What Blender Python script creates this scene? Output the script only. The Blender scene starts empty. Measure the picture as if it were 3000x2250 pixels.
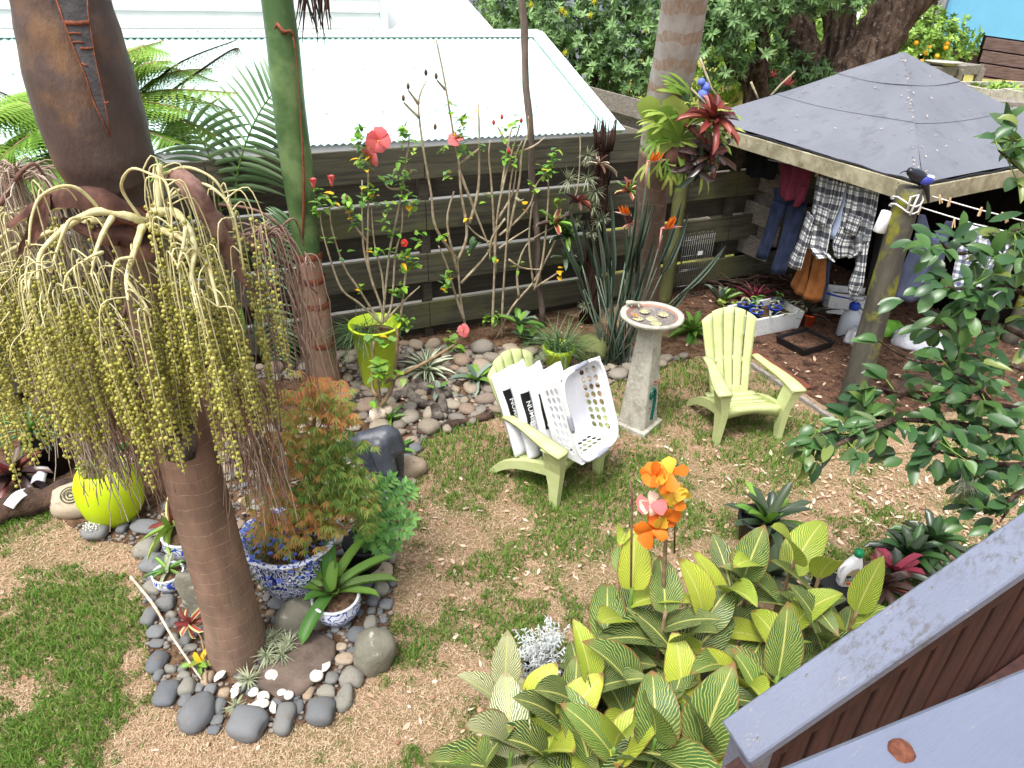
import bpy, bmesh, math, random
import numpy as np
from mathutils import Vector, Matrix, Quaternion
random.seed(7); rng = np.random.default_rng(7)
PI = math.pi; sin, cos = math.sin, math.cos
SC = bpy.context.scene; COL = SC.collection
V = Vector
# ------------------------------------------------------------------ camera
FPX, TILT, ROLL, HC = 2050.0, math.radians(30.5), math.radians(1.65), 3.6
F_ = V((0, cos(TILT), -sin(TILT))); U0 = V((0, sin(TILT), cos(TILT))); R0 = V((1, 0, 0))
R_ = cos(ROLL)*R0 + sin(ROLL)*U0; U_ = -sin(ROLL)*R0 + cos(ROLL)*U0
CAM = V((0, 0, HC))
cd = bpy.data.cameras.new('camera'); co = bpy.data.objects.new('camera', cd); COL.objects.link(co)
cd.sensor_width = 36; cd.lens = FPX/3000*36; cd.clip_start = .05; cd.clip_end = 500
m = Matrix((R_, U_, -F_)).transposed().to_4x4(); m.translation = CAM; co.matrix_world = m
SC.camera = co
# ------------------------------------------------------------------ world and sun
SUN_EL, SUN_AZ = math.radians(66), math.radians(215)
w = bpy.data.worlds.new('World'); SC.world = w; w.use_nodes = True
nt = w.node_tree; nt.nodes.clear()
sky = nt.nodes.new('ShaderNodeTexSky'); sky.sky_type = 'NISHITA'; sky.sun_disc = False
sky.sun_elevation = SUN_EL; sky.sun_rotation = SUN_AZ; sky.dust_density = 6; sky.air_density = 1.0; sky.ozone_density = 1.0
hs = nt.nodes.new('ShaderNodeHueSaturation'); hs.inputs['Saturation'].default_value = .30
bg = nt.nodes.new('ShaderNodeBackground'); bg.inputs[1].default_value = .15
wo = nt.nodes.new('ShaderNodeOutputWorld')
nt.links.new(sky.outputs[0], hs.inputs['Color']); nt.links.new(hs.outputs[0], bg.inputs[0]); nt.links.new(bg.outputs[0], wo.inputs[0])
sl = bpy.data.lights.new('sun', 'SUN'); sl.energy = 1.5; sl.angle = math.radians(18); sl.color = (1, .97, .92)
so = bpy.data.objects.new('sun', sl); COL.objects.link(so)
sd = V((sin(SUN_AZ)*cos(SUN_EL), cos(SUN_AZ)*cos(SUN_EL), sin(SUN_EL)))
so.rotation_euler = sd.to_track_quat('Z', 'Y').to_euler(); so.location = (0, 0, 30)
SC.view_settings.view_transform = 'Standard'; SC.view_settings.look = 'None'
SC.view_settings.exposure = 1.0; SC.view_settings.gamma = 1
# ------------------------------------------------------------------ photo geometry helpers (pixel -> place)
def DIR(x, y): return F_ + (x-1500)/FPX*R_ - (y-1125)/FPX*U_
def G(x, y, z=0.0):
    d = DIR(x, y); return CAM + d*((z-HC)/d.z)
def PY(x, y, Y):
    d = DIR(x, y); return CAM + d*(Y/d.y)
def PP(x, y, p, n):
    d = DIR(x, y); return CAM + d*((V(p)-CAM).dot(V(n))/d.dot(V(n)))
def depth(p): return (V(p)-CAM).dot(F_)
def mpp(p): return depth(p)/FPX          # metres per photo pixel at p
def U(a, b): return random.uniform(a, b)
def lerp(a, b, t): return a+(b-a)*t
# ------------------------------------------------------------------ mesh builder
ORG = {}
class MB:
    def __init__(s): s.v = []; s.f = []; s.m = []; s.uv = []; s.a = []; s.hasuv = False
    def vert(s, p): s.v.append((p[0], p[1], p[2])); return len(s.v)-1
    def face(s, ids, mat=0, uv=None, a=0.0):
        s.f.append(tuple(ids)); s.m.append(mat); s.uv.append(uv); s.a.append(a)
        if uv: s.hasuv = True
    def poly(s, pts, mat=0, uv=None, a=0.0): s.face([s.vert(p) for p in pts], mat, uv, a)
    def box(s, c, size, M=None, mat=0, taper=1.0, a=0.0, bev=0.0):
        c = V(c); hx, hy, hz = size[0]/2, size[1]/2, size[2]/2
        M = M or Matrix.Identity(3); ids = []
        b = bev
        if b <= 0:
            for z, k in ((-hz, 1), (hz, taper)):
                for x, y in ((-hx, -hy), (hx, -hy), (hx, hy), (-hx, hy)):
                    ids.append(s.vert(c+M@V((x*k, y*k, z))))
            for q in ((3, 2, 1, 0), (4, 5, 6, 7), (0, 1, 5, 4), (1, 2, 6, 5), (2, 3, 7, 6), (3, 0, 4, 7)):
                s.face([ids[i] for i in q], mat, a=a)
        else:
            rings = []
            for z, dx, k in ((-hz, b, 1), (-hz+b, 0, 1), (hz-b, 0, taper), (hz, b, taper)):
                ring = []
                for x, y, ex, ey in ((-hx, -hy, 1, 0), (hx, -hy, -1, 0), (hx, -hy, 0, 1), (hx, hy, 0, -1), (hx, hy, -1, 0), (-hx, hy, 1, 0), (-hx, hy, 0, -1), (-hx, -hy, 0, 1)):
                    px = x*k-math.copysign(dx, x)+ex*b; py = y*k-math.copysign(dx, y)+ey*b
                    ring.append(s.vert(c+M@V((px, py, z))))
                rings.append(ring)
            s.face(rings[0][::-1], mat, a=a); s.face(rings[3], mat, a=a)
            for i in range(3):
                for j in range(8):
                    k = (j+1) % 8; s.face((rings[i][j], rings[i][k], rings[i+1][k], rings[i+1][j]), mat, a=a)
    def tube(s, pts, rad, n=6, mat=0, cap=True, a=0.0, uv=False):
        pts = [V(p) for p in pts]; k = len(pts)
        if not hasattr(rad, '__len__'): rad = [rad]*k
        if len(rad) != k: rad = [lerp(rad[0], rad[-1], i/(k-1)) for i in range(k)]
        prev = None; rings = []
        for i, p in enumerate(pts):
            t = (pts[min(i+1, k-1)]-pts[max(i-1, 0)])
            t = t.normalized() if t.length > 1e-9 else V((0, 0, 1))
            if prev is None:
                x = t.orthogonal().normalized()
            else:
                x = (prev-t*prev.dot(t)); x = x.normalized() if x.length > 1e-6 else t.orthogonal().normalized()
            prev = x; y = t.cross(x)
            rings.append([s.vert(p+(x*cos(2*PI*j/n)+y*sin(2*PI*j/n))*rad[i]) for j in range(n)])
        for i in range(k-1):
            for j in range(n):
                q = (j+1) % n
                s.face((rings[i][j], rings[i][q], rings[i+1][q], rings[i+1][j]), mat, a=a,
                       uv=[(j/n, i/(k-1)), ((j+1)/n, i/(k-1)), ((j+1)/n, (i+1)/(k-1)), (j/n, (i+1)/(k-1))] if uv else None)
        if cap and n > 2:
            s.face(rings[0][::-1], mat, a=a); s.face(rings[-1], mat, a=a)
    def lathe(s, prof, n=24, c=(0, 0, 0), mat=0, M=None, a=0.0, wob=0.0):
        c = V(c); M = M or Matrix.Identity(3); rings = []
        for r, z in prof:
            if r < 1e-6: rings.append([s.vert(c+M@V((0, 0, z)))])
            else: rings.append([s.vert(c+M@V((r*cos(2*PI*j/n)*(1+wob*sin(3*j+z*9)), r*sin(2*PI*j/n)*(1+wob*cos(2*j+z*7)), z))) for j in range(n)])
        mats = mat if hasattr(mat, '__len__') else [mat]*(len(prof)-1)
        for i in range(len(prof)-1):
            A, B = rings[i], rings[i+1]
            for j in range(n):
                q = (j+1) % n
                if len(A) == 1 and len(B) == 1: continue
                uv = [(j/n, i), ((j+1)/n, i), ((j+1)/n, i+1), (j/n, i+1)]
                if len(A) == 1: s.face((A[0], B[q], B[j]), mats[i], a=a)
                elif len(B) == 1: s.face((A[j], A[q], B[0]), mats[i], a=a)
                else: s.face((A[j], A[q], B[q], B[j]), mats[i], a=a)
    def grid(s, fn, nu, nv, mat=0, a=0.0, thick=0.0, uvs=(1, 1)):
        """sheet from fn(u,v)->point; thick>0 gives a solid slab along the local normal"""
        P = [[V(fn(i/nu, j/nv)) for i in range(nu+1)] for j in range(nv+1)]
        def nrm(i, j):
            du = P[j][min(i+1, nu)]-P[j][max(i-1, 0)]; dv = P[min(j+1, nv)][i]-P[max(j-1, 0)][i]
            q = du.cross(dv); return q.normalized() if q.length > 1e-12 else V((0, 0, 1))
        top = [[s.vert(P[j][i]) for i in range(nu+1)] for j in range(nv+1)]
        for j in range(nv):
            for i in range(nu):
                s.face((top[j][i], top[j][i+1], top[j+1][i+1], top[j+1][i]), mat, a=a,
                       uv=[(i/nu*uvs[0], j/nv*uvs[1]), ((i+1)/nu*uvs[0], j/nv*uvs[1]), ((i+1)/nu*uvs[0], (j+1)/nv*uvs[1]), (i/nu*uvs[0], (j+1)/nv*uvs[1])])
        if thick:
            bot = [[s.vert(P[j][i]-nrm(i, j)*thick) for i in range(nu+1)] for j in range(nv+1)]
            for j in range(nv):
                for i in range(nu):
                    s.face((bot[j][i], bot[j+1][i], bot[j+1][i+1], bot[j][i+1]), mat, a=a,
                           uv=[(i/nu*uvs[0], j/nv*uvs[1]), (i/nu*uvs[0], (j+1)/nv*uvs[1]), ((i+1)/nu*uvs[0], (j+1)/nv*uvs[1]), ((i+1)/nu*uvs[0], j/nv*uvs[1])])
            for i in range(nu):
                s.face((top[0][i], bot[0][i], bot[0][i+1], top[0][i+1]), mat, a=a); s.face((top[nv][i+1], bot[nv][i+1], bot[nv][i], top[nv][i]), mat, a=a)
            for j in range(nv):
                s.face((top[j+1][0], bot[j+1][0], bot[j][0], top[j][0]), mat, a=a); s.face((top[j][nu], bot[j][nu], bot[j+1][nu], top[j+1][nu]), mat, a=a)
    def blade(s, base, d, up, L, W, prof='lance', n=5, droop=.5, fold=.15, mat=0, a=0.0, twist=0.0):
        """leaf strip, two faces wide"""
        d = V(d).normalized(); x = d.cross(V(up)); x = x.normalized() if x.length > 1e-6 else d.orthogonal().normalized()
        n = max(2, n); nn = x.cross(d); p = V(base); prev = None; st = L/n
        for i in range(n+1):
            t = i/n; wd = W*.5*PROF[prof](t)
            c = p; l = s.vert(c-x*wd+nn*wd*fold); mi = s.vert(c); r = s.vert(c+x*wd+nn*wd*fold)
            if prev:
                t0 = (i-1)/n
                s.face((prev[0], prev[1], mi, l), mat, [(0, t0), (.5, t0), (.5, t), (0, t)], a)
                s.face((prev[1], prev[2], r, mi), mat, [(.5, t0), (1, t0), (1, t), (.5, t)], a)
            prev = (l, mi, r)
            q = Quaternion(x, -droop/n); d = q@d; nn = q@nn
            if twist:
                q = Quaternion(d, twist/n); x = q@x; nn = q@nn
            p = p+d*st
    def sphere(s, c, r, sub=0, mat=0, a=0.0):
        vs, fs = ICO[sub]; o = len(s.v)
        rr = r if hasattr(r, '__len__') else (r, r, r)
        for q in vs: s.v.append((c[0]+q[0]*rr[0], c[1]+q[1]*rr[1], c[2]+q[2]*rr[2]))
        for t in fs: s.face((t[0]+o, t[1]+o, t[2]+o), mat, a=a)
    def mesh(s, name, mats, org=(0, 0, 0), smooth=True):
        me = bpy.data.meshes.new(name)
        vv = np.array(s.v, dtype=np.float32).reshape(-1, 3)-np.array(org, dtype=np.float32)
        me.from_pydata(vv.tolist(), [], s.f)
        for mt in (mats if isinstance(mats, (list, tuple)) else [mats]): me.materials.append(MAT[mt] if isinstance(mt, str) else mt)
        me.polygons.foreach_set('material_index', s.m)
        me.polygons.foreach_set('use_smooth', [smooth]*len(s.f))
        if s.hasuv:
            ul = me.uv_layers.new(name='UVMap'); flat = []
            for f, uv in zip(s.f, s.uv):
                for k in range(len(f)): flat.extend(uv[k] if uv else (0, 0))
            ul.data.foreach_set('uv', flat)
        if any(s.a):
            at = me.attributes.new('v', 'FLOAT', 'FACE'); at.data.foreach_set('value', s.a)
        me.update(); return me
    def build(s, name, mats, parent=None, smooth=True, loc=None):
        org = ORG[parent.as_pointer()] if parent else (V(loc) if loc is not None else V((0, 0, 0)))
        me = s.mesh(name, mats, org, smooth)
        o = bpy.data.objects.new(name, me); COL.objects.link(o)
        if parent: o.parent = parent
        else: o.location = org
        ORG[o.as_pointer()] = V(org); return o
def sm(t): return t*t*(3-2*t)
PROF = {'lance': lambda t: max(.0, sin(PI*min(1, t**.8*.97+.03)))**.85+.02,
        'ovate': lambda t: max(0, sin(PI*min(1, t**.62)))**.8+.015,
        'ellip': lambda t: max(0, sin(PI*t))**.6+.02,
        'canna': lambda t: (max(0, sin(PI*min(1, t**.72)))**.75)+.015,
        'strap': lambda t: (1-.15*t)*(min(1, (1-t)*5)**.6)+.02,
        'strapr': lambda t: (.8+.25*sin(PI*t))*(min(1, (1-t)*7)**.5)+.02,
        'spike': lambda t: (1-t)**.75+.02,
        'sword': lambda t: min(1, .5+t*2)*(1-t**2.5)+.02,
        'petal': lambda t: (.25+.75*min(1, t*1.6))*min(1, (1-t)*5)**.5+.02,
        'paddle': lambda t: .10 if t < .55 else (.10+.9*sin(PI*min(1, (t-.55)/.45))**.8)}
def _ico(sub):
    bm = bmesh.new(); bmesh.ops.create_icosphere(bm, subdivisions=sub, radius=1)
    vs = [tuple(v.co) for v in bm.verts]; bm.verts.index_update(); fs = [tuple(v.index for v in f.verts) for f in bm.faces]; bm.free(); return vs, fs
ICO = {0: _ico(1), 1: _ico(2), 2: _ico(3)}
# ------------------------------------------------------------------ objects and labels
def tag(o, label=None, cat=None, group=None, kind=None):
    if label: o['label'] = label
    if cat: o['category'] = cat
    if group: o['group'] = group
    if kind: o['kind'] = kind
    return o
def thing(name, loc, label, cat, group=None):
    o = bpy.data.objects.new(name, None); COL.objects.link(o); o.location = loc; o.empty_display_size = .1
    ORG[o.as_pointer()] = V(loc); return tag(o, label, cat, group)
def inst(name, me, parent, loc, rot=None, scale=(1, 1, 1)):
    """one more object sharing mesh data; loc in world space"""
    o = bpy.data.objects.new(name, me); COL.objects.link(o)
    L = V(loc)
    if parent: o.parent = parent; L = L-ORG[parent.as_pointer()]
    mm = Matrix.Translation(L) @ ((rot.to_4x4()) if rot is not None else Matrix.Identity(4)) @ Matrix.Diagonal((*scale, 1))
    o.matrix_local = mm
    ORG[o.as_pointer()] = V(loc); return o
LEAFM = {}
def leaf_mesh(mat, prof, droop, fold, n):
    k = (mat, prof, round(droop, 2), fold, n)
    if k not in LEAFM:
        b = MB(); b.blade((0, 0, 0), (0, 1, 0), (0, 0, 1), 1, 1, prof, n, droop, fold); LEAFM[k] = b.mesh('leaf', [mat])
    return LEAFM[k]
def leafo(parent, mat, base, d, L, W, prof='ellip', droop=.4, fold=.15, up=(0, 0, 1), n=6, name='leaf', roll=0.0):
    d = V(d).normalized(); u = V(up)
    x = d.cross(u)
    if x.length < 1e-4: x = d.orthogonal()
    x.normalize(); z = x.cross(d)
    M = Matrix((x, d, z)).transposed()
    if roll: M = Matrix.Rotation(roll, 3, d) @ M
    return inst(name, leaf_mesh(mat, prof, droop, fold, n), parent, base, M, (W, L, L))
def sph(az, el): return V((cos(az)*cos(el), sin(az)*cos(el), sin(el)))
def curve(pts, n=6):
    """Catmull-Rom through pts"""
    pts = [V(p) for p in pts]; out = []
    for i in range(len(pts)-1):
        p0, p1, p2, p3 = pts[max(i-1, 0)], pts[i], pts[i+1], pts[min(i+2, len(pts)-1)]
        for k in range(n):
            t = k/n; out.append(.5*((2*p1)+(p2-p0)*t+(2*p0-5*p1+4*p2-p3)*t*t+(3*p1-p0-3*p2+p3)*t**3))
    out.append(pts[-1]); return out
def Rz(a): return Matrix.Rotation(a, 3, 'Z')
def Rx(a): return Matrix.Rotation(a, 3, 'X')
def Ry(a): return Matrix.Rotation(a, 3, 'Y')
# ------------------------------------------------------------------ value noise (numpy)
_tab = rng.random((256, 256))
def vnoise(x, y):
    xi = np.floor(x).astype(int); yi = np.floor(y).astype(int); fx = x-xi; fy = y-yi
    fx = fx*fx*(3-2*fx); fy = fy*fy*(3-2*fy); g = lambda a, b: _tab[a & 255, b & 255]
    return (g(xi, yi)*(1-fx)+g(xi+1, yi)*fx)*(1-fy)+(g(xi, yi+1)*(1-fx)+g(xi+1, yi+1)*fx)*fy
def fbm(x, y, o=4):
    s = 0; a = .5; t = 0
    for i in range(o): s = s+a*vnoise(x*2**i+17*i, y*2**i+9*i); t += a; a *= .5
    return s/t
def inside(poly, x, y):
    x = np.asarray(x); y = np.asarray(y); r = np.zeros(x.shape, bool); n = len(poly)
    for i in range(n):
        x0, y0 = poly[i][:2]; x1, y1 = poly[(i+1) % n][:2]
        c = ((y0 > y) != (y1 > y)) & (x < (x1-x0)*(y-y0)/(y1-y0+1e-12)+x0); r ^= c
    return r
# ------------------------------------------------------------------ materials
MAT = {}
def lin(c): return tuple((x/255/12.92 if x/255 <= .04045 else ((x/255+.055)/1.055)**2.4) for x in c)+(1,)
class NT:
    def __init__(s, name):
        s.m = bpy.data.materials.new(name); s.m.use_nodes = True; s.t = s.m.node_tree; s.t.nodes.clear(); MAT[name] = s.m
    def n(s, typ, **kw):
        x = s.t.nodes.new(typ)
        for k, v in kw.items():
            if k.startswith('i_'): x.inputs[k[2:]].default_value = v
            else: setattr(x, k, v)
        return x
    def l(s, a, b): s.t.links.new(a, b)
    def math(s, op, a, b=None, c=None):
        x = s.n('ShaderNodeMath', operation=op)
        for i, q in enumerate((a, b, c)):
            if q is None: continue
            if isinstance(q, (int, float)): x.inputs[i].default_value = q
            else: s.l(q, x.inputs[i])
        return x.outputs[0]
    def mix(s, f, a, b, mode='MIX'):
        x = s.n('ShaderNodeMix', data_type='RGBA', blend_type=mode)
        for i, q in ((0, f), (6, a), (7, b)):
            if isinstance(q, (int, float)): x.inputs[i].default_value = q
            elif isinstance(q, tuple): x.inputs[i].default_value = q
            else: s.l(q, x.inputs[i])
        return x.outputs[2]
    def ramp(s, f, stops, interp='LINEAR'):
        x = s.n('ShaderNodeValToRGB'); r = x.color_ramp; r.interpolation = interp
        while len(r.elements) < len(stops): r.elements.new(.5)
        for e, (p, c) in zip(r.elements, stops): e.position = p; e.color = c
        s.l(f, x.inputs[0]); return x.outputs[0]
    def pos(s, stretch=(1, 1, 1), rotz=0.0, uv=False, obj=False):
        if uv: src = s.n('ShaderNodeTexCoord').outputs['UV']
        elif obj: src = s.n('ShaderNodeTexCoord').outputs['Object']
        else: src = s.n('ShaderNodeNewGeometry').outputs['Position']
        mp = s.n('ShaderNodeMapping'); mp.vector_type = 'POINT'
        if rotz:
            m0 = s.n('ShaderNodeMapping'); m0.inputs['Rotation'].default_value = (0, 0, rotz); s.l(src, m0.inputs[0]); src = m0.outputs[0]
        mp.inputs['Scale'].default_value = stretch; s.l(src, mp.inputs[0]); return mp.outputs[0]
    def noise(s, vec, scale, detail=4, rough=.6):
        x = s.n('ShaderNodeTexNoise'); x.inputs['Scale'].default_value = scale; x.inputs['Detail'].default_value = detail; x.inputs['Roughness'].default_value = rough
        s.l(vec, x.inputs['Vector']); return x.outputs[0]
    def step(s, f, lo, hi):
        x = s.n('ShaderNodeMapRange'); x.inputs[1].default_value = lo; x.inputs[2].default_value = hi; s.l(f, x.inputs[0]); return x.outputs[0]
    def out(s, col, rough=.7, spec=.3, bump=None, bstr=.3, bdist=.01, transl=0.0, metallic=0.0, alpha=None, coat=0.0):
        b = s.n('ShaderNodeBsdfPrincipled'); o = s.n('ShaderNodeOutputMaterial')
        if isinstance(col, tuple): b.inputs['Base Color'].default_value = col
        else: s.l(col, b.inputs['Base Color'])
        if isinstance(rough, (int, float)): b.inputs['Roughness'].default_value = rough
        else: s.l(rough, b.inputs['Roughness'])
        b.inputs['Specular IOR Level'].default_value = spec; b.inputs['Metallic'].default_value = metallic
        b.inputs['Coat Weight'].default_value = coat
        if bump is not None:
            bp = s.n('ShaderNodeBump'); bp.inputs['Strength'].default_value = bstr; bp.inputs['Distance'].default_value = bdist
            s.l(bump, bp.inputs['Height']); s.l(bp.outputs[0], b.inputs['Normal'])
        if transl:
            t = s.n('ShaderNodeBsdfTranslucent'); mx = s.n('ShaderNodeMixShader'); mx.inputs[0].default_value = transl
            if isinstance(col, tuple): t.inputs[0].default_value = col
            else: s.l(col, t.inputs[0])
            s.l(b.outputs[0], mx.inputs[1]); s.l(t.outputs[0], mx.inputs[2]); s.l(mx.outputs[0], o.inputs[0])
        else: s.l(b.outputs[0], o.inputs[0])
        return s.m
def mat(name, c1, c2=None, sc=10, lo=.38, hi=.62, rough=.7, spec=.3, bump=0.0, bsc=None, bdist=.01, stretch=(1, 1, 1), rotz=0.0,
        rand=None, attr=None, transl=0.0, c3=None, sc3=2.5, lo3=.5, hi3=.65, metallic=0.0, coat=0.0, obj=False):
    N = NT(name); pos = N.pos(stretch, rotz, obj=obj)
    col = lin(c1)
    if rand:
        r = N.n('ShaderNodeObjectInfo').outputs['Random']
        col = N.ramp(r, [(i/(len(rand)-1), lin(c)) for i, c in enumerate(rand)])
    if attr:
        r = N.n('ShaderNodeAttribute', attribute_name='v').outputs['Fac']
        col = N.ramp(r, [(i/(len(attr)-1), lin(c)) for i, c in enumerate(attr)])
    if c2: col = N.mix(N.step(N.noise(pos, sc, 5), lo, hi), col, lin(c2))
    if c3: col = N.mix(N.step(N.noise(N.pos(), sc3, 5), lo3, hi3), col, lin(c3))
    bp = N.noise(pos, bsc or sc*3, 5, .65) if bump else None
    return N.out(col, rough, spec, bp, bump, bdist, transl, metallic, coat=coat)
FA = math.radians(24.5)                       # direction of the boundary fence
mat('soil', (88, 66, 50), (122, 98, 78), 9, rough=.95, spec=.1, bump=.9, bsc=60, bdist=.02, c3=(64, 48, 38), sc3=25)
mat('bark_mulch', (86, 64, 52), (126, 96, 78), 30, rough=.95, spec=.1, bump=1, bsc=120, bdist=.02, c3=(60, 45, 38), sc3=8)
mat('grass_blade', (90, 130, 50), attr=[(70, 100, 42), (92, 130, 50), (114, 150, 60), (146, 154, 88)], rough=.6, transl=.35)
mat('straw', (190, 160, 120), attr=[(146, 118, 94), (186, 158, 128), (204, 180, 150), (214, 194, 168)], rough=.8, transl=.15)
mat('litter', (190, 165, 140), attr=[(150, 108, 84), (196, 164, 136), (222, 204, 184), (206, 150, 118)], rough=.75, transl=.2)
mat('far_lawn', (128, 140, 62), (158, 152, 84), 1.5, rough=.9, spec=.1, bump=.8, bsc=90, c3=(172, 148, 100), sc3=.8)
mat('fence_wood', (90, 88, 74), (66, 64, 56), 5, rough=.85, spec=.15, bump=.35, bsc=18, stretch=(.35, 6, 6), rotz=-FA, c3=(92, 94, 60), sc3=1.8, lo3=.5, hi3=.75)
mat('fence_wood_back', (80, 76, 68), (66, 62, 56), 6, rough=.9, spec=.1, bump=.3, bsc=20, stretch=(.4, 6, 6), rotz=-FA)
mat('grey_timber', (150, 144, 136), (110, 104, 98), 14, rough=.9, spec=.1, bump=.5, bsc=30, stretch=(1, 1, 8))
mat('fascia_wood', (168, 162, 138), (132, 126, 104), 7, rough=.85, spec=.15, bump=.5, bsc=22, bdist=.012, c3=(110, 100, 78), sc3=9, lo3=.62, hi3=.7)
mat('post_wood', (96, 92, 80), (66, 64, 60), 6, rough=.85, spec=.15, bump=.7, bsc=26, bdist=.015, stretch=(1, 1, .18), c3=(122, 122, 48), sc3=3.2, lo3=.52, hi3=.62)
mat('moss_post', (92, 94, 60), (70, 70, 48), 6, rough=.9, spec=.1, bump=.5, bsc=26, stretch=(1, 1, .2), c3=(112, 116, 60), sc3=3)
mat('tarp', (104, 107, 116), (112, 115, 124), 1.2, rough=.48, spec=.3, bump=.45, bsc=2.6, bdist=.05, c3=(94, 97, 106), sc3=6, lo3=.55, hi3=.75)
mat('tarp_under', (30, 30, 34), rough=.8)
mat('roof_metal', (176, 204, 198), (184, 210, 204), 2, rough=.4, spec=.4)
mat('white_wall', (222, 224, 224), (214, 217, 218), 3, rough=.6)
mat('white_trim', (205, 222, 218), rough=.5)
mat('blue_wall', (108, 172, 214), (112, 178, 220), 2, rough=.7)
mat('slate_wall', (130, 136, 158), (122, 128, 150), 5, rough=.8)
mat('brown_timber', (112, 92, 88), (82, 66, 62), 8, rough=.9, bump=.5, bsc=25, stretch=(.5, .5, 5))
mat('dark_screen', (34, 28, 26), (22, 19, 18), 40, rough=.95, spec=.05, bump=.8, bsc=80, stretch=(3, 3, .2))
mat('window_frame', (120, 118, 124), (140, 138, 142), 8, rough=.8)
mat('window_glass', (46, 50, 54), rough=.15, spec=.6)
mat('concrete', (186, 182, 170), (154, 150, 138), 9, rough=.9, bump=.8, bsc=60, bdist=.01, c3=(190, 188, 176), sc3=30)
mat('rock', (130, 126, 112), (112, 110, 98), 7, rough=.85, bump=.7, bsc=14, bdist=.02, c3=(176, 172, 156), sc3=16, lo3=.6, hi3=.68)
mat('rock_brown', (112, 98, 88), (86, 74, 66), 6, rough=.85, bump=.7, bsc=16, bdist=.02)
mat('stone_dark', (92, 96, 100), rand=[(84, 88, 94), (102, 105, 110), (116, 118, 120), (96, 98, 100), (122, 122, 120)], c2=(108, 110, 110), sc=9, lo=.45, hi=.8, rough=.75, spec=.25, bump=.25, bsc=60, obj=True, c3=(112, 98, 82), sc3=22, lo3=.58, hi3=.74)
mat('stone_mid', (128, 126, 120), rand=[(112, 112, 108), (126, 124, 116), (138, 134, 124), (104, 106, 108)], c2=(142, 138, 128), sc=8, lo=.45, hi=.8, rough=.8, spec=.2, bump=.25, bsc=60, obj=True, c3=(112, 98, 82), sc3=22, lo3=.58, hi3=.74)
mat('stone_tan', (160, 140, 118), rand=[(150, 132, 112), (166, 146, 122), (136, 118, 102), (172, 158, 138), (150, 122, 100)], c2=(172, 156, 136), sc=8, lo=.45, hi=.8, rough=.8, spec=.2, bump=.25, bsc=60, obj=True, c3=(112, 98, 82), sc3=22, lo3=.58, hi3=.74)
mat('stone_bed', (140, 134, 124), rand=[(112, 106, 98), (132, 122, 108), (146, 134, 116), (118, 114, 108), (156, 146, 130), (134, 112, 96), (104, 102, 100)], c2=(150, 142, 128), sc=8, lo=.45, hi=.8, rough=.85, spec=.15, bump=.25, bsc=60, obj=True, c3=(112, 98, 82), sc3=22, lo3=.58, hi3=.74)
mat('pebble_small', (120, 116, 110), attr=[(84, 86, 88), (112, 108, 102), (140, 130, 118), (96, 98, 100)], rough=.85)
mat('chair_plastic', (176, 187, 124), (192, 199, 148), 7, lo=.3, hi=.75, rough=.62, spec=.3, bump=.12, bsc=120, c3=(158, 162, 112), sc3=9, lo3=.56, hi3=.8)
mat('white_plastic', (226, 227, 232), rough=.45, spec=.35)
mat('grey_plastic', (140, 142, 154), rough=.5)
mat('bag_white', (226, 227, 232), (216, 218, 226), 8, rough=.35, spec=.4, bump=.5, bsc=24, bdist=.012)
mat('bag_black', (24, 24, 26), rough=.4, spec=.4, bump=.4, bsc=30)
mat('ink', (30, 30, 32), rough=.5)
mat('ink_white', (236, 236, 238), rough=.5)
mat('lime_paint', (182, 204, 24), (172, 196, 22), 5, rough=.55, spec=.3, bump=.15, bsc=12)
mat('lime_plastic', (176, 204, 40), (184, 210, 52), 4, rough=.4, spec=.4)
mat('black_plastic', (30, 30, 32), rough=.45, spec=.3)
mat('orange_plastic', (226, 84, 34), rough=.45)
mat('blue_plastic', (34, 66, 168), rough=.4)
mat('purple_plastic', (88, 70, 150), rough=.4)
mat('foam_white', (224, 226, 226), (196, 198, 198), 30, lo=.55, hi=.7, rough=.85, bump=.4, bsc=90)
mat('stem_brown', (150, 128, 100), (118, 98, 74), 14, rough=.85, bump=.3, bsc=60)
mat('stem_grey', (176, 164, 140), (140, 124, 98), 16, rough=.85, bump=.3, bsc=60)
mat('stem_green', (96, 130, 60), (120, 150, 70), 10, rough=.6)
mat('grey_bark', (126, 114, 104), (88, 76, 68), 10, rough=.95, bump=1, bsc=26, bdist=.02, stretch=(1, 1, .22))
mat('tree_bark', (108, 90, 78), (50, 40, 36), 11, rough=.95, spec=.1, bump=1, bsc=22, bdist=.10, stretch=(1, 1, .13), c3=(128, 116, 104), sc3=14, lo3=.56, hi3=.66)
mat('fern_post', (78, 60, 52), (46, 34, 30), 16, rough=.95, spec=.05, bump=1, bsc=50, bdist=.03, stretch=(1, 1, .06))
mat('dead_brown', (104, 72, 60), (66, 42, 36), 10, rough=.85, bump=.5, bsc=30, stretch=(1, 1, .3))
mat('dead_pale', (142, 112, 102), (98, 70, 62), 12, rough=.85, bump=.5, bsc=30)
mat('string_dry', (140, 116, 100), attr=[(116, 92, 80), (140, 112, 98), (150, 134, 118), (178, 168, 154)], rough=.9)
mat('string_red', (130, 94, 80), attr=[(112, 92, 82), (140, 116, 104), (166, 144, 130)], rough=.9)
mat('fruit_stem', (202, 198, 156), (184, 172, 122), 30, rough=.6, bump=.2, bsc=80)
mat('fruit', (138, 138, 42), attr=[(98, 94, 40), (134, 132, 54), (154, 152, 68), (174, 168, 92)], rough=.4, spec=.4)
mat('fruit_one', (138, 138, 42), rand=[(104, 100, 42), (136, 134, 54), (154, 152, 68), (172, 168, 90)], rough=.4, spec=.4)
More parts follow.
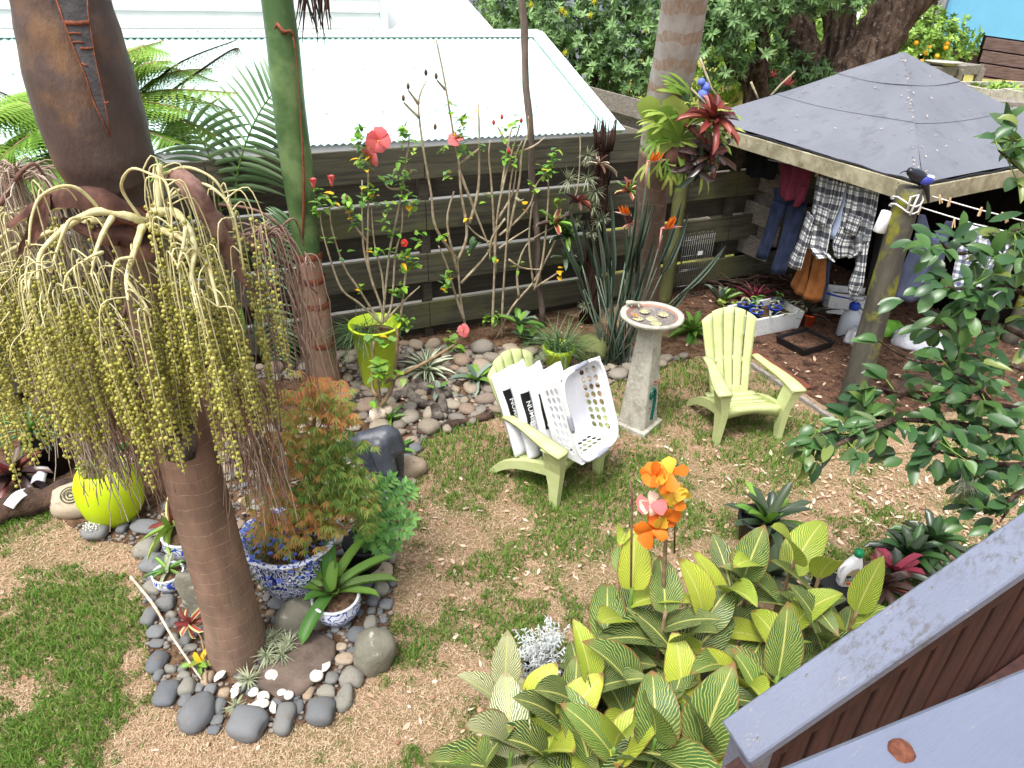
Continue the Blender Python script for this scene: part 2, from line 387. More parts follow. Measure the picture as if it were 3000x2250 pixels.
mat('leaf_deep', (52, 84, 44), rand=[(40, 66, 38), (54, 86, 46), (70, 104, 52), (60, 92, 56)], rough=.35, spec=.45, transl=.12)
mat('leaf_citrus', (70, 124, 56), rand=[(48, 78, 48), (58, 92, 54), (72, 108, 58), (90, 126, 62), (60, 90, 60), (128, 142, 72)], rough=.32, spec=.5, transl=.25)
mat('leaf_hibiscus', (104, 156, 56), rand=[(84, 130, 62), (112, 160, 52), (138, 182, 58), (96, 134, 84), (150, 176, 70), (80, 120, 70)], rough=.45, spec=.35, transl=.25)
mat('leaf_lime', (150, 184, 70), rand=[(106, 142, 58), (136, 166, 70), (160, 180, 88), (178, 188, 100)], rough=.45, transl=.3)
mat('leaf_strel', (84, 104, 86), rand=[(84, 104, 86), (106, 124, 108), (128, 142, 128), (78, 96, 74)], rough=.5, transl=.05)
mat('leaf_brom', (92, 138, 58), rand=[(70, 116, 50), (96, 140, 58), (124, 166, 66), (104, 134, 66)], rough=.4, transl=.2)
mat('leaf_brom_dark', (48, 62, 46), rand=[(38, 50, 38), (54, 70, 50), (66, 78, 56)], rough=.28, spec=.5)
mat('leaf_red', (134, 56, 56), rand=[(92, 40, 42), (124, 52, 50), (146, 74, 60), (104, 56, 54)], rough=.35, spec=.4, transl=.15)
mat('leaf_purple', (74, 54, 54), rand=[(56, 42, 44), (78, 58, 56), (96, 74, 66)], rough=.3, spec=.5)
mat('leaf_magenta', (160, 60, 86), rand=[(150, 50, 80), (172, 78, 96), (130, 48, 66)], rough=.4, transl=.2)
mat('leaf_air', (150, 158, 128), rand=[(128, 138, 110), (152, 160, 130), (170, 176, 146)], rough=.7, transl=.1)
mat('air_mesh', (150, 158, 128), attr=[(118, 128, 100), (146, 154, 124), (168, 174, 144), (130, 138, 106)], rough=.7, transl=.1)
mat('leaf_poh', (98, 128, 84), attr=[(52, 74, 46), (82, 114, 64), (112, 148, 86), (140, 170, 116)], rough=.5, spec=.35, transl=.15)
mat('leaf_orange_tree', (124, 158, 70), attr=[(92, 128, 54), (124, 158, 66), (156, 186, 90)], rough=.45, transl=.2)
mat('leaf_fern', (120, 160, 60), attr=[(80, 122, 50), (116, 158, 60), (152, 188, 84), (176, 200, 110)], rough=.55, transl=.3)
mat('leaf_fern_dead', (104, 96, 74), attr=[(70, 62, 52), (104, 94, 72), (132, 122, 92)], rough=.8)
mat('leaf_palm', (96, 128, 84), rand=[(90, 122, 82), (118, 148, 108), (150, 176, 138)], rough=.35, spec=.45, transl=.15)
mat('leaf_maple', (124, 140, 60), attr=[(92, 130, 62), (122, 156, 70), (158, 166, 84), (206, 146, 92), (216, 132, 88)], rough=.55, transl=.35)
mat('leaf_wist', (104, 160, 84), rand=[(86, 142, 74), (110, 164, 84), (132, 184, 92)], rough=.4, transl=.3)
mat('leaf_lobelia', (70, 96, 46), attr=[(54, 78, 38), (80, 108, 50), (100, 126, 60)], rough=.6, transl=.2)
mat('leaf_silver', (186, 190, 190), attr=[(160, 166, 166), (188, 192, 194), (206, 210, 210)], rough=.8)
mat('grass_dark', (76, 104, 66), attr=[(52, 76, 48), (78, 106, 66), (112, 138, 90)], rough=.45, transl=.15)
mat('lichen', (176, 182, 160), rough=.9)
mat('flower_pink', (226, 92, 96), rand=[(220, 96, 100), (230, 120, 120), (224, 130, 134)], rough=.55, transl=.3)
mat('flower_red', (190, 44, 44), rough=.6)
mat('flower_orange', (238, 132, 24), rand=[(226, 112, 34), (232, 136, 44)], rough=.5, transl=.3)
mat('flower_yellow', (228, 186, 64), rough=.55, transl=.3)
mat('flower_blue', (104, 124, 208), rough=.6, transl=.2)
mat('bract', (176, 160, 150), (196, 92, 84), 9, rough=.5)
mat('yellow_bit', (226, 178, 40), rough=.6, transl=.2)
mat('orange_fruit', (232, 158, 30), rough=.5)
mat('black_statue', (56, 60, 70), (72, 76, 84), 8, rough=.4, spec=.5, bump=.3, bsc=40, c3=(150, 144, 120), sc3=5, lo3=.66, hi3=.72)
mat('driftwood', (120, 112, 104), (52, 44, 40), 9, rough=.9, bump=1, bsc=20, bdist=.02)
mat('driftwood_pale', (214, 200, 184), (176, 156, 136), 12, rough=.85, bump=.8, bsc=30)
mat('old_log', (92, 72, 60), (58, 46, 40), 8, rough=.95, bump=1, bsc=22, bdist=.03)
mat('shell', (232, 230, 222), (200, 194, 180), 40, rough=.5, bump=.3, bsc=90)
N = NT('rail_paint'); pr = N.pos((1, 1, 1), -math.radians(40)); ps = N.pos((.7, 5, 5), -math.radians(35))
c = N.mix(N.step(N.noise(N.pos(), 3, 5), .3, .7), lin((100, 107, 126)), lin((108, 115, 134)))
wr_ = N.math('MULTIPLY', N.step(N.noise(N.pos(), 4.2, 4), .48, .62), N.step(N.noise(ps, 12, 6, .7), .47, .62))
c = N.mix(wr_, c, lin((84, 85, 92)))
c = N.mix(N.math('MULTIPLY', N.step(N.noise(N.pos(), 7, 3), .58, .66), N.step(N.noise(ps, 30, 4), .56, .62)), c, lin((150, 142, 130)))
N.out(c, .45, .4, N.noise(ps, 26, 6, .7), .28, .01)
mat('rust', (132, 82, 60), (100, 58, 44), 60, rough=.8, bump=.8, bsc=120)
mat('slat_brown', (70, 42, 38), (48, 28, 26), 8, rough=.7, spec=.3, bump=.3, bsc=30, stretch=(4, 4, .3))
mat('sleeper', (66, 64, 66), (44, 42, 42), 10, rough=.9, bump=.6, bsc=30)
mat('brick', (140, 70, 56), (118, 58, 48), 20, rough=.9, bump=.4, bsc=80)
mat('edge_board', (124, 70, 56), (96, 54, 44), 12, rough=.8)
mat('cloth_navy', (46, 56, 84), (34, 42, 66), 9, rough=.9, bump=.15, bsc=200)
mat('cloth_black', (22, 23, 28), rough=.95)
mat('cloth_maroon', (112, 42, 60), (92, 32, 48), 8, rough=.9)
mat('cloth_grey', (72, 78, 100), (62, 68, 90), 7, rough=.95)
mat('cloth_brown', (150, 96, 52), (128, 80, 42), 8, rough=.9)
mat('cloth_lightblue', (176, 190, 220), rough=.8)
mat('rope', (222, 222, 220), rough=.7)
mat('peg_wood', (206, 176, 136), rough=.8)
mat('peg_green', (30, 140, 110), rough=.5)
mat('peg_yellow', (214, 206, 60), rough=.5)
mat('wire', (122, 122, 120), rough=.4, metallic=.6)
mat('sprayer', (206, 212, 222), rough=.35, spec=.4, transl=.2)
mat('plastic_bag', (208, 212, 222), (226, 228, 234), 5, rough=.3, spec=.5, bump=.8, bsc=12, bdist=.03)
mat('bag_green', (120, 180, 70), rough=.4)
mat('bottle_green', (20, 126, 78), rough=.35)
mat('label_tan', (176, 164, 132), (150, 140, 110), 25, rough=.5)
mat('label_dark', (44, 44, 42), rough=.5)
mat('tomato', (206, 70, 40), rough=.5)
mat('bird_black', (20, 22, 28), (30, 34, 52), 20, rough=.35, spec=.5)
mat('bird_blue', (58, 66, 150), rough=.4)
mat('bird_white', (220, 222, 226), rough=.8)
mat('bird_olive', (150, 146, 120), rough=.8)
mat('bird_green', (76, 104, 72), (60, 88, 60), 40, rough=.6)
mat('ceramic_white', (222, 226, 232), rough=.2, spec=.5, coat=.3)
mat('mosaic_green', (20, 96, 84), (12, 66, 60), 40, rough=.25)
mat('terracotta_mark', (158, 104, 84), (140, 118, 104), 30, rough=.5)
mat('mint_dark', (120, 150, 142), rough=.6)
# palm trunks ---------------------------------------------------------------
def ringmat(name, base, base2, ring, period, width, moss=None, rough=.85, dark=None):
    N = NT(name); g = N.n('ShaderNodeNewGeometry').outputs['Position']; sx = N.n('ShaderNodeSeparateXYZ'); N.l(g, sx.inputs[0])
    nz = N.noise(N.pos((1, 1, 1)), 5, 4)
    z = N.math('ADD', sx.outputs[2], N.math('MULTIPLY', nz, period*.9))
    fr = N.math('FRACT', N.math('DIVIDE', z, period))
    k = N.math('LESS_THAN', fr, width)
    col = N.mix(N.step(N.noise(N.pos((1, 1, .5)), 9, 5), .35, .68), lin(base), lin(base2))
    col = N.mix(N.math('MULTIPLY', k, N.step(N.noise(N.pos((1, 1, .3)), 40, 4), .3, .6)), col, lin(ring))
    if moss: col = N.mix(N.step(N.noise(N.pos((1, 1, .4)), 4, 5), .5, .7), col, lin(moss))
    h = N.math('ADD', N.math('MULTIPLY', N.noise(N.pos((1, 1, .2)), 60, 5), .6), N.math('MULTIPLY', k, -.5))
    N.out(col, rough, .2, h, .7, .012)
ringmat('palm_brown', (142, 116, 100), (114, 92, 80), (158, 134, 114), .085, .07, moss=(106, 96, 80))
ringmat('palm_grey', (164, 158, 154), (136, 128, 122), (140, 116, 98), .215, .36)
ringmat('palm_lower', (126, 106, 94), (96, 78, 68), (150, 122, 104), .17, .06)
ringmat('palm_pink', (168, 136, 118), (142, 112, 96), (172, 116, 96), .21, .14, moss=(136, 124, 98))
mat('shaft_brown', (84, 70, 68), (66, 52, 48), 9, lo=.35, hi=.7, rough=.5, spec=.4, bump=.7, bsc=45, bdist=.008, stretch=(1, 1, .45), c3=(126, 94, 62), sc3=3.2, lo3=.5, hi3=.72)
mat('shaft_green', (78, 106, 62), (62, 90, 54), 5, rough=.4, spec=.4, bump=.1, bsc=50, stretch=(1, 1, .3), c3=(106, 130, 84), sc3=3)
mat('shaft_lime', (140, 156, 78), (116, 140, 70), 5, rough=.45, spec=.4, stretch=(1, 1, .3))
mat('shaft_orange', (136, 78, 52), (106, 58, 42), 30, rough=.8, bump=.5, bsc=60)
mat('shaft_grey', (74, 72, 74), (60, 58, 60), 30, rough=.75, bump=.5, bsc=80)
# ground --------------------------------------------------------------------
N = NT('lawn')
p = N.pos(); n1 = N.step(N.noise(p, 1.6, 6), .42, .6); n2 = N.noise(p, 28, 5); n3 = N.noise(p, 120, 4)
c = N.mix(N.step(n2, .35, .65), lin((174, 144, 118)), lin((146, 116, 94)))
c = N.mix(N.math('MULTIPLY', n1, .55), c, lin((104, 104, 60)))
c = N.mix(N.step(n3, .5, .75), c, lin((188, 166, 136)))
N.out(c, .95, .1, N.math('ADD', n2, n3), .9, .02)
# variegated canna leaf -----------------------------------------------------
def cannamat(name, stops, vein, w=.30):
    N = NT(name); uv = N.n('ShaderNodeTexCoord').outputs['UV']; sx = N.n('ShaderNodeSeparateXYZ'); N.l(uv, sx.inputs[0])
    au = N.math('ABSOLUTE', N.math('SUBTRACT', sx.outputs[0], .5))
    s = N.math('SUBTRACT', sx.outputs[1], N.math('MULTIPLY', N.math('POWER', au, .75), .85))
    nz = N.noise(N.pos(obj=True), 4, 3)
    ph = N.math('ADD', N.math('MULTIPLY', s, 17.0), N.math('MULTIPLY', nz, 2.2))
    tri = N.math('PINGPONG', ph, .5)
    vk = N.step(tri, w, w-.16)
    r = N.n('ShaderNodeObjectInfo').outputs['Random']
    base = N.ramp(r, stops)
    base = N.mix(N.step(N.noise(N.pos(obj=True), 2.2, 3), .45, .85), base, N.mix(.35, base, lin(vein)))
    col = N.mix(vk, base, lin(vein))
    col = N.mix(N.step(au, .035, .012), col, lin((206, 204, 120)))
    edge = N.math('MAXIMUM', N.math('MULTIPLY', au, 2.0), N.math('MULTIPLY', sx.outputs[1], 1.02))
    oi = N.n('ShaderNodeObjectInfo').outputs['Random']
    br_ = N.math('MULTIPLY', N.step(N.math('ADD', edge, N.math('MULTIPLY', N.noise(N.pos(), 26, 4), .22)), 1.02, 1.10), N.step(oi, .25, .6))
    col = N.mix(br_, col, lin((142, 104, 66)))
    col = N.mix(N.math('MULTIPLY', N.step(N.noise(N.pos(), 34, 3), .70, .74), .8), col, lin((150, 112, 70)))
    N.out(col, .42, .4, N.math('MULTIPLY', tri, 1.0), .25, .01, transl=.22)
cannamat('canna_green', [(0, lin((40, 70, 48))), (.5, lin((56, 92, 52))), (1, lin((84, 122, 54)))], (196, 200, 116), .18)
cannamat('canna_yellow', [(0, lin((98, 138, 50))), (.5, lin((132, 164, 54))), (1, lin((170, 184, 58)))], (214, 212, 96), .22)
cannamat('canna_pale', [(0, lin((88, 112, 66))), (1, lin((120, 138, 84)))], (222, 218, 178), .30)
def stripemat(name, mid, edge, w=.30):
    N = NT(name); uv = N.n('ShaderNodeTexCoord').outputs['UV']; sx = N.n('ShaderNodeSeparateXYZ'); N.l(uv, sx.inputs[0])
    au = N.math('ABSOLUTE', N.math('SUBTRACT', sx.outputs[0], .5))
    N.out(N.mix(N.step(au, w-.04, w+.04), lin(mid), lin(edge)), .4, .4, transl=.15)
stripemat('leaf_varieg', (78, 104, 70), (206, 210, 184), .26)
stripemat('leaf_striped', (150, 60, 60), (196, 196, 130), .30)
# woven plaids --------------------------------------------------------------
def plaid(name, bg, bands, uvs):
    """bands: (offset, width, colour, weight) per repeat, woven in both directions"""
    N = NT(name); uv = N.n('ShaderNodeTexCoord').outputs['UV']; sx = N.n('ShaderNodeSeparateXYZ'); N.l(uv, sx.inputs[0])
    col = lin(bg)
    for ax in (0, 1):
        f = N.math('FRACT', N.math('MULTIPLY', sx.outputs[ax], uvs[ax]))
        for off, wd, c, wt in bands[ax]:
            k = N.math('MULTIPLY', N.math('GREATER_THAN', f, off), N.math('LESS_THAN', f, off+wd))
            col = N.mix(N.math('MULTIPLY', k, wt), col, lin(c))
    N.out(col, .9, .1)
navy, wht, gry = (28, 32, 50), (232, 234, 236), (118, 122, 116)
plaid('plaid_shirt', (226, 228, 230), [[(.0, .40, (56, 62, 74), .74), (.52, .13, navy, .85), (.8, .05, gry, .6)], [(.0, .40, (24, 28, 44), .80), (.55, .15, (90, 96, 100), .75), (.84, .04, gry, .6)]], (5, 6))
plaid('towel_check', (216, 220, 232), [[(.05, .03, navy, .8), (.12, .03, navy, .8), (.19, .03, navy, .8), (.5, .3, (80, 88, 124), .75)], [(.05, .03, navy, .8), (.12, .03, navy, .8), (.19, .03, navy, .8), (.5, .3, (60, 68, 104), .75)]], (5, 7))
# blue-and-white china ------------------------------------------------------
def china(name, sc, lo, hi, zlo=0, blue=(34, 52, 140), thick=.5):
    N = NT(name); v = N.pos(obj=False)
    d = N.noise(v, sc, 2, .5); r2 = N.math('PINGPONG', N.math('MULTIPLY', d, 9.0), .5)
    N.out(N.mix(N.step(r2, lo, hi), lin((218, 222, 230)), lin(blue)), .2, .5, coat=.3)
china('china_dense', 15, .22, .28)
china('china_bowl', 9, .34, .38, blue=(44, 74, 176))
# birdbath bowl mosaic ------------------------------------------------------
N = NT('bath_mosaic'); v = N.pos()
vo = N.n('ShaderNodeTexVoronoi', feature='DISTANCE_TO_EDGE'); vo.inputs['Scale'].default_value = 32; N.l(v, vo.inputs['Vector'])
vc = N.n('ShaderNodeTexVoronoi'); vc.inputs['Scale'].default_value = 32; N.l(v, vc.inputs['Vector'])
c = N.mix(N.step(N.noise(v, 9, 2), .35, .65), lin((96, 94, 98)), lin((124, 112, 108)))
c = N.mix(N.step(vo.outputs['Distance'], .06, .02), c, lin((150, 142, 128)))
N.out(c, .45, .4)
N2 = NT('bath_medal'); v2 = N2.pos(); w2 = N2.n('ShaderNodeTexVoronoi', feature='DISTANCE_TO_EDGE'); w2.inputs['Scale'].default_value = 55; N2.l(v2, w2.inputs['Vector'])
N2.out(N2.mix(N2.step(w2.outputs['Distance'], .12, .05), lin((186, 184, 140)), lin((110, 106, 92))), .45, .4)
# ================================================================== SETTING
def fastmesh(name, verts, tris, attr, matname):
    me = bpy.data.meshes.new(name); n = len(tris)
    me.vertices.add(len(verts)); me.vertices.foreach_set('co', verts.astype(np.float32).ravel())
    me.loops.add(n*3); me.loops.foreach_set('vertex_index', tris.astype(np.int32).ravel())
    me.polygons.add(n); me.polygons.foreach_set('loop_start', np.arange(0, n*3, 3, dtype=np.int32)); 
    me.update(calc_edges=True); me.materials.append(MAT[matname])
    if attr is not None:
        at = me.attributes.new('v', 'FLOAT', 'FACE'); at.data.foreach_set('value', attr.astype(np.float32))
    me.polygons.foreach_set('use_smooth', np.ones(n, bool)); me.validate(); return me
def sheet(name, pts, z, matname):
    b = MB(); b.poly([(p[0], p[1], z) for p in pts]); o = b.build(name, [matname], smooth=False); return tag(o, kind='structure')
FD = V((cos(FA), sin(FA), 0)); FN = V((-sin(FA), cos(FA), 0)); FOFF = 6.918
def FP(s, z, off=0.0): return FD*s+FN*(FOFF+off)+V((0, 0, z))
def fence_s(x, y): return PP(x, y, FN*FOFF, FN).dot(FD)
b = MB(); b.poly([(-120, -60, 0), (120, -60, 0), (120, 160, 0), (-120, 160, 0)]); o = b.build('ground', ['lawn'], smooth=False); tag(o, kind='structure')
sheet('neighbouring_lawn', [FP(-60, 0, .3), FP(60, 0, .3), FP(60, 0, 100), FP(-60, 0, 100)], .004, 'far_lawn')
ISL_PX = [(205, 1545), (290, 1585), (415, 1600), (420, 1750), (435, 1900), (470, 2050), (560, 2120), (720, 2165), (960, 2110), (1050, 2020), (1135, 1900), (1150, 1760), (1160, 1620), (1200, 1480), (1215, 1370), (1235, 1295)]
EDGE_PX = [(1440, 1222), (1620, 1165), (1760, 1130), (1870, 1108), (2040, 1045), (2190, 1040)]
front = [V((-7, 3.5, 0)), G(0, 1525), G(150, 1490)]+[G(*p) for p in ISL_PX]+[G(*p) for p in EDGE_PX]
BED = [(p.x, p.y) for p in front]+[(FP(2.3, 0).x, FP(2.3, 0).y+1.2)]+[(FP(-9, 0).x, FP(-9, 0).y+1)]
# keep the bed sheet as its own raised soil surface
sheet('garden_bed_soil', BED, .010, 'soil')
SHED = [G(2190, 1040), G(2420, 1195), G(2490, 1240), G(2720, 1215), G(3150, 1170), V((8.2, 8.2, 0)), V((6, 11, 0)), V((2.0, 9.4, 0)), V((2.0, 8.0, 0))]
SHEDP = [(p.x, p.y) for p in SHED]
sheet('shed_floor_soil', SHEDP, .016, 'bark_mulch')
bedo = bpy.data.objects['garden_bed_soil']; ORG[bedo.as_pointer()] = V((0, 0, 0))
# ---- grass, straw, fallen leaves (nobody could count them)
N0 = 330000
qx = rng.uniform(-350, 3350, N0); qy = rng.uniform(1000, 2500, N0)
Fv, Rv, Uv = np.array(F_), np.array(R_), np.array(U_)
dd = Fv+((qx-1500)/FPX)[:, None]*Rv-((qy-1125)/FPX)[:, None]*Uv
gp = np.array(CAM)+dd*((-HC)/dd[:, 2])[:, None]
X, Yy = gp[:, 0], gp[:, 1]
ok = ~inside(BED, X, Yy) & ~inside(SHEDP, X, Yy) & (Yy > .6)
X, Yy = X[ok], Yy[ok]
def blobs(lst, x, y):
    s = np.zeros(x.shape)
    for px, py, r, k in lst:
        c = G(px, py); s += k*np.exp(-((x-c.x)**2+(y-c.y)**2)/(r*r))
    return s
GB = [(90, 1690, .25, .4), (40, 1850, .2, .3), (230, 1760, .18, .35), (160, 1800, .15, -.6), (-60, 1760, .5, -.4), (120, 1950, .22, -.6), (60, 2050, .3, -.35), (200, 1650, .2, -.4), (1900, 1420, .3, .3), (2350, 1480, .25, .3), (50, 2170, .35, .5), (250, 1990, .22, .4), (330, 1850, .2, .35), (1430, 1350, .5, .55), (1600, 1430, .5, .5), (1700, 1260, .5, .5),
      (1560, 1650, .35, .5), (1480, 1760, .25, .4), (1950, 1230, .45, .5), (2200, 1290, .5, .5), (2000, 1480, .3, .4), (2060, 1120, .3, .5), (2450, 1260, .25, .4), (1330, 1290, .3, .5), (1250, 1880, .15, .5),
      (1300, 1720, .2, .4), (2250, 1560, .25, .3), (2600, 1540, .25, .2), (1380, 1470, .25, .3), (1160, 2230, .2, .5), (880, 2240, .12, .3), (1780, 1450, .3, .25), (1290, 2130, .15, .3),
      (350, 1600, .25, -.6), (380, 1900, .25, -.6), (300, 2100, .2, -.4), (520, 2220, .3, -.6), (900, 2180, .3, -.5), (1200, 2020, .25, -.6), (1250, 1560, .25, -.5), (1220, 1750, .2, -.5), (1330, 1900, .2, -.3),
      (1920, 1330, .12, -.6), (1780, 1560, .2, -.4), (2500, 1450, .4, -.4), (2800, 1440, .5, -.5), (1700, 1740, .2, -.3), (2400, 1400, .25, -.3), (1500, 1530, .15, -.4), (1420, 2000, .3, -.4), (150, 1580, .3, -.4), (1850, 1680, .25, -.3)]
gr = fbm(X*1.7+3, Yy*1.7, 4)-.5+.35*(fbm(X*6, Yy*6+5, 2)-.5)
tuft = fbm(X*13, Yy*13+2, 2)-.5
gv = gr*1.8+blobs(GB, X, Yy)*.46+.20+tuft*.7
gprob = np.clip((gv+.10)/.38, 0.07, 1)
isg = rng.random(X.shape) < gprob*.80
def blades(x, y, h, w, lean, attr, name, matname):
    n = len(x); az = rng.uniform(0, 2*PI, n); ax, ay = np.cos(az), np.sin(az); tz = rng.uniform(0, 2*PI, n); lx, ly = np.cos(tz)*lean*h, np.sin(tz)*lean*h
    v = np.zeros((n, 5, 3)); 
    v[:, 0] = np.stack([x-ax*w, y-ay*w, np.zeros(n)], 1); v[:, 1] = np.stack([x+ax*w, y+ay*w, np.zeros(n)], 1)
    v[:, 2] = np.stack([x-ax*w*.8+lx*.35, y-ay*w*.8+ly*.35, h*.6], 1); v[:, 3] = np.stack([x+ax*w*.8+lx*.35, y+ay*w*.8+ly*.35, h*.6], 1)
    v[:, 4] = np.stack([x+lx, y+ly, h*(1-.35*lean)], 1)
    base = (np.arange(n)*5)[:, None]; t = np.stack([base+np.array([0, 1, 3]), base+np.array([0, 3, 2]), base+np.array([2, 3, 4])], 1).reshape(-1, 3)
    me = fastmesh(name, v.reshape(-1, 3), t, np.repeat(attr, 3), matname)
    o = bpy.data.objects.new(name, me); COL.objects.link(o); return o
gx, gy = X[isg], Yy[isg]; dgr = gv[isg]
tall = np.clip(.35+dgr*1.6, .35, 1.25)
o = blades(gx, gy, rng.uniform(.025, .058, len(gx))*tall*(1+.05*gy), rng.uniform(.0020, .0042, len(gx))*(.6+.16*gy), rng.uniform(.2, 1.0, len(gx)), np.clip(rng.normal(.45, .2, len(gx))+.25*(dgr-.2), .01, .99), 'lawn_grass', 'grass_blade')
tag(o, 'patchy short green grass blades growing across the dry lawn', 'grass', kind='stuff')
# straw: flat thatch
sel = ~isg & (rng.random(X.shape) < .62); sx_, sy_ = X[sel], Yy[sel]
n = len(sx_); az = rng.uniform(0, 2*PI, n); L = rng.uniform(.015, .05, n)*(.7+.1*sy_); wv = rng.uniform(.0011, .0024, n)*(.6+.16*sy_); z0 = rng.uniform(.003, .012, n); z1 = rng.uniform(.004, .025, n)
v = np.zeros((n, 3, 3)); ax, ay = np.cos(az), np.sin(az)
v[:, 0] = np.stack([sx_-ay*wv, sy_+ax*wv, z0], 1); v[:, 1] = np.stack([sx_+ay*wv, sy_-ax*wv, z0], 1); v[:, 2] = np.stack([sx_+ax*L, sy_+ay*L, z1], 1)
me = fastmesh('dry_grass', v.reshape(-1, 3), np.arange(n*3).reshape(-1, 3), np.clip(rng.normal(.5, .25, n), .01, .99), 'straw')
o = bpy.data.objects.new('dry_grass', me); COL.objects.link(o); tag(o, 'dead straw coloured grass thatch lying over the bare lawn', 'dry grass', kind='stuff')
# fallen leaves
def litter(n, pxr, size, seed, name, label, poly=None, dens=None, zz=.012):
    b = MB(); k = 0; r = random.Random(seed)
    while k < n:
        px, py = r.uniform(*pxr[0]), r.uniform(*pxr[1]); p = G(px, py)
        if poly is None and (inside(BED, [p.x], [p.y])[0] or inside(SHEDP, [p.x], [p.y])[0]): continue
        if poly is not None and not inside(poly, [p.x], [p.y])[0]: continue
        if dens and r.random() > dens(px, py): continue
        az = r.uniform(0, 2*PI); d = V((cos(az), sin(az), r.uniform(-.1, .25))); L = r.uniform(*size); a = min(.99, max(.01, r.gauss(.5, .25)))
        up = V((r.uniform(-.6, .6), r.uniform(-.6, .6), 1)); b.blade(p+V((0, 0, zz+r.uniform(0, .012))), d, up, L, L*r.uniform(.28, .5), 'ellip', 3, r.uniform(-.9, .9), r.uniform(.1, .5), a=a); k += 1
    o = b.build(name, ['litter']); tag(o, label, 'fallen leaves', kind='stuff')
litter(1250, ((1150, 3100), (1180, 1720)), (.025, .07), 3, 'fallen_leaves', 'pale dry leaves scattered over the lawn by the chairs', dens=lambda x, y: .12+.88*max(0, min(1, (x-1700)/900))*(.35+.65*(y > 1330)))
litter(200, ((0, 1900), (1450, 2240)), (.025, .06), 4, 'fallen_leaves', 'few pale dry leaves on the bare lawn around the stone bed', dens=lambda x, y: .2+.8*(x > 1150))
litter(420, ((2000, 3100), (780, 1240)), (.03, .08), 5, 'fallen_leaves', 'dry leaves and bark scraps on the soil under the shelter', poly=SHEDP, zz=.022)
litter(260, ((-100, 2200), (900, 1600)), (.03, .07), 6, 'fallen_leaves', 'brown leaf scraps lying among the bed pebbles along the fence', poly=BED, zz=.03)
# ---- stones ---------------------------------------------------------------
def stone_mesh(seed, matname, sub=2):
    r = random.Random(seed); b = MB(); vs, fs = ICO[sub]; ph = [r.uniform(0, 6) for _ in range(6)]
    for q in vs:
        x, y, z = q; k = 1+.11*sin(2.2*x+ph[0])+.10*sin(2.6*y+ph[1])+.07*sin(3*z+ph[2])+.05*sin(4*x+3*y+ph[3])+.02*sin(9*x-7*z+ph[4])+.02*sin(11*y+6*z+ph[5])
        pw = .86
        f = lambda t: math.copysign(abs(t)**pw, t)
        b.v.append((f(x)*k, f(y)*k, f(z)*k))
    for t in fs: b.face(t)
    return b.mesh('stone', [matname])
STM = {k: [stone_mesh(i+j*10, k, 1 if k == 'stone_bed' else 2) for i in range(5)] for j, k in enumerate(('stone_dark', 'stone_mid', 'stone_tan', 'stone_bed'))}
PLACED = []
def stone(c, a, bb, h, kind, parent=bedo, rz=None, tilt=.12, name='stone', sink=.32):
    M = Rz(rz if rz is not None else U(0, PI)) @ Rx(U(-tilt, tilt))
    PLACED.append((c[0], c[1], max(a, bb)))
    return inst(name, random.choice(STM[kind]), parent, (c[0], c[1], h*(1-sink)+.01), M, (a, bb, h))
D, Gs, T = 'stone_dark', 'stone_mid', 'stone_tan'
ST = [(75, 50, 58, 30, Gs), (165, 105, 95, 55, D), (20, 110, 45, 40, D), (200, 225, 75, 85, Gs), (230, 330, 88, 76, D), (310, 205, 40, 22, D), (315, 245, 40, 28, D), (220, 430, 45, 22, D), (225, 495, 80, 50, Gs), (300, 590, 75, 55, Gs), (200, 685, 65, 58, D), (210, 570, 40, 20, D),
      (345, 670, 35, 30, Gs), (345, 720, 48, 30, D), (240, 785, 60, 48, D), (245, 860, 50, 30, D), (435, 830, 52, 45, D), (425, 765, 35, 28, Gs), (360, 815, 40, 28, Gs), (250, 970, 65, 80, D), (255, 1065, 42, 38, D), (310, 1165, 78, 92, D), (455, 1130, 62, 58, Gs), (515, 1285, 110, 112, D),
      (520, 1140, 32, 32, D), (430, 1220, 40, 45, D), (645, 1260, 45, 52, D), (630, 1355, 48, 32, D), (610, 1420, 45, 28, D), (825, 1375, 160, 98, D), (1070, 1335, 82, 100, D), (1300, 1300, 120, 82, D), (1465, 1195, 66, 78, Gs), (1340, 1165, 75, 40, Gs), (1225, 1180, 38, 50, T), (1145, 1185, 40, 38, D), (1165, 1260, 35, 42, D),
      (1385, 1080, 48, 45, Gs), (1520, 1065, 78, 75, Gs), (1460, 960, 58, 46, T), (1440, 880, 38, 28, T), (1345, 975, 36, 28, Gs), (1540, 800, 65, 52, D), (1630, 725, 52, 50, Gs), (1700, 385, 80, 60, T), (1590, 465, 60, 55, D), (1705, 505, 58, 50, Gs), (1645, 575, 55, 45, D), (1730, 600, 45, 40, D), (1550, 655, 35, 28, D),
      (1635, 645, 30, 26, D), (1690, 655, 25, 25, D), (1715, 705, 28, 24, D), (1710, 770, 28, 28, D), (1765, 275, 42, 58, Gs), (1060, 610, 105, 48, D), (980, 665, 40, 26, T), (1045, 660, 32, 20, D), (940, 480, 42, 34, T), (1160, 530, 60, 44, T), (1215, 580, 58, 34, T), (1010, 705, 35, 25, D), (960, 545, 24, 42, D),
      (575, 1075, 48, 48, T), (680, 1175, 48, 30, T), (345, 1020, 38, 30, Gs), (415, 1015, 33, 28, D), (540, 1000, 50, 32, D), (430, 1062, 52, 26, Gs), (470, 885, 50, 28, Gs), (500, 790, 25, 33, D), (535, 770, 33, 22, D), (590, 1160, 40, 43, D), (1520, 900, 36, 28, D), (1400, 760, 40, 34, D), (1470, 740, 34, 30, D), (1350, 820, 38, 30, D), (1330, 700, 30, 40, D)]
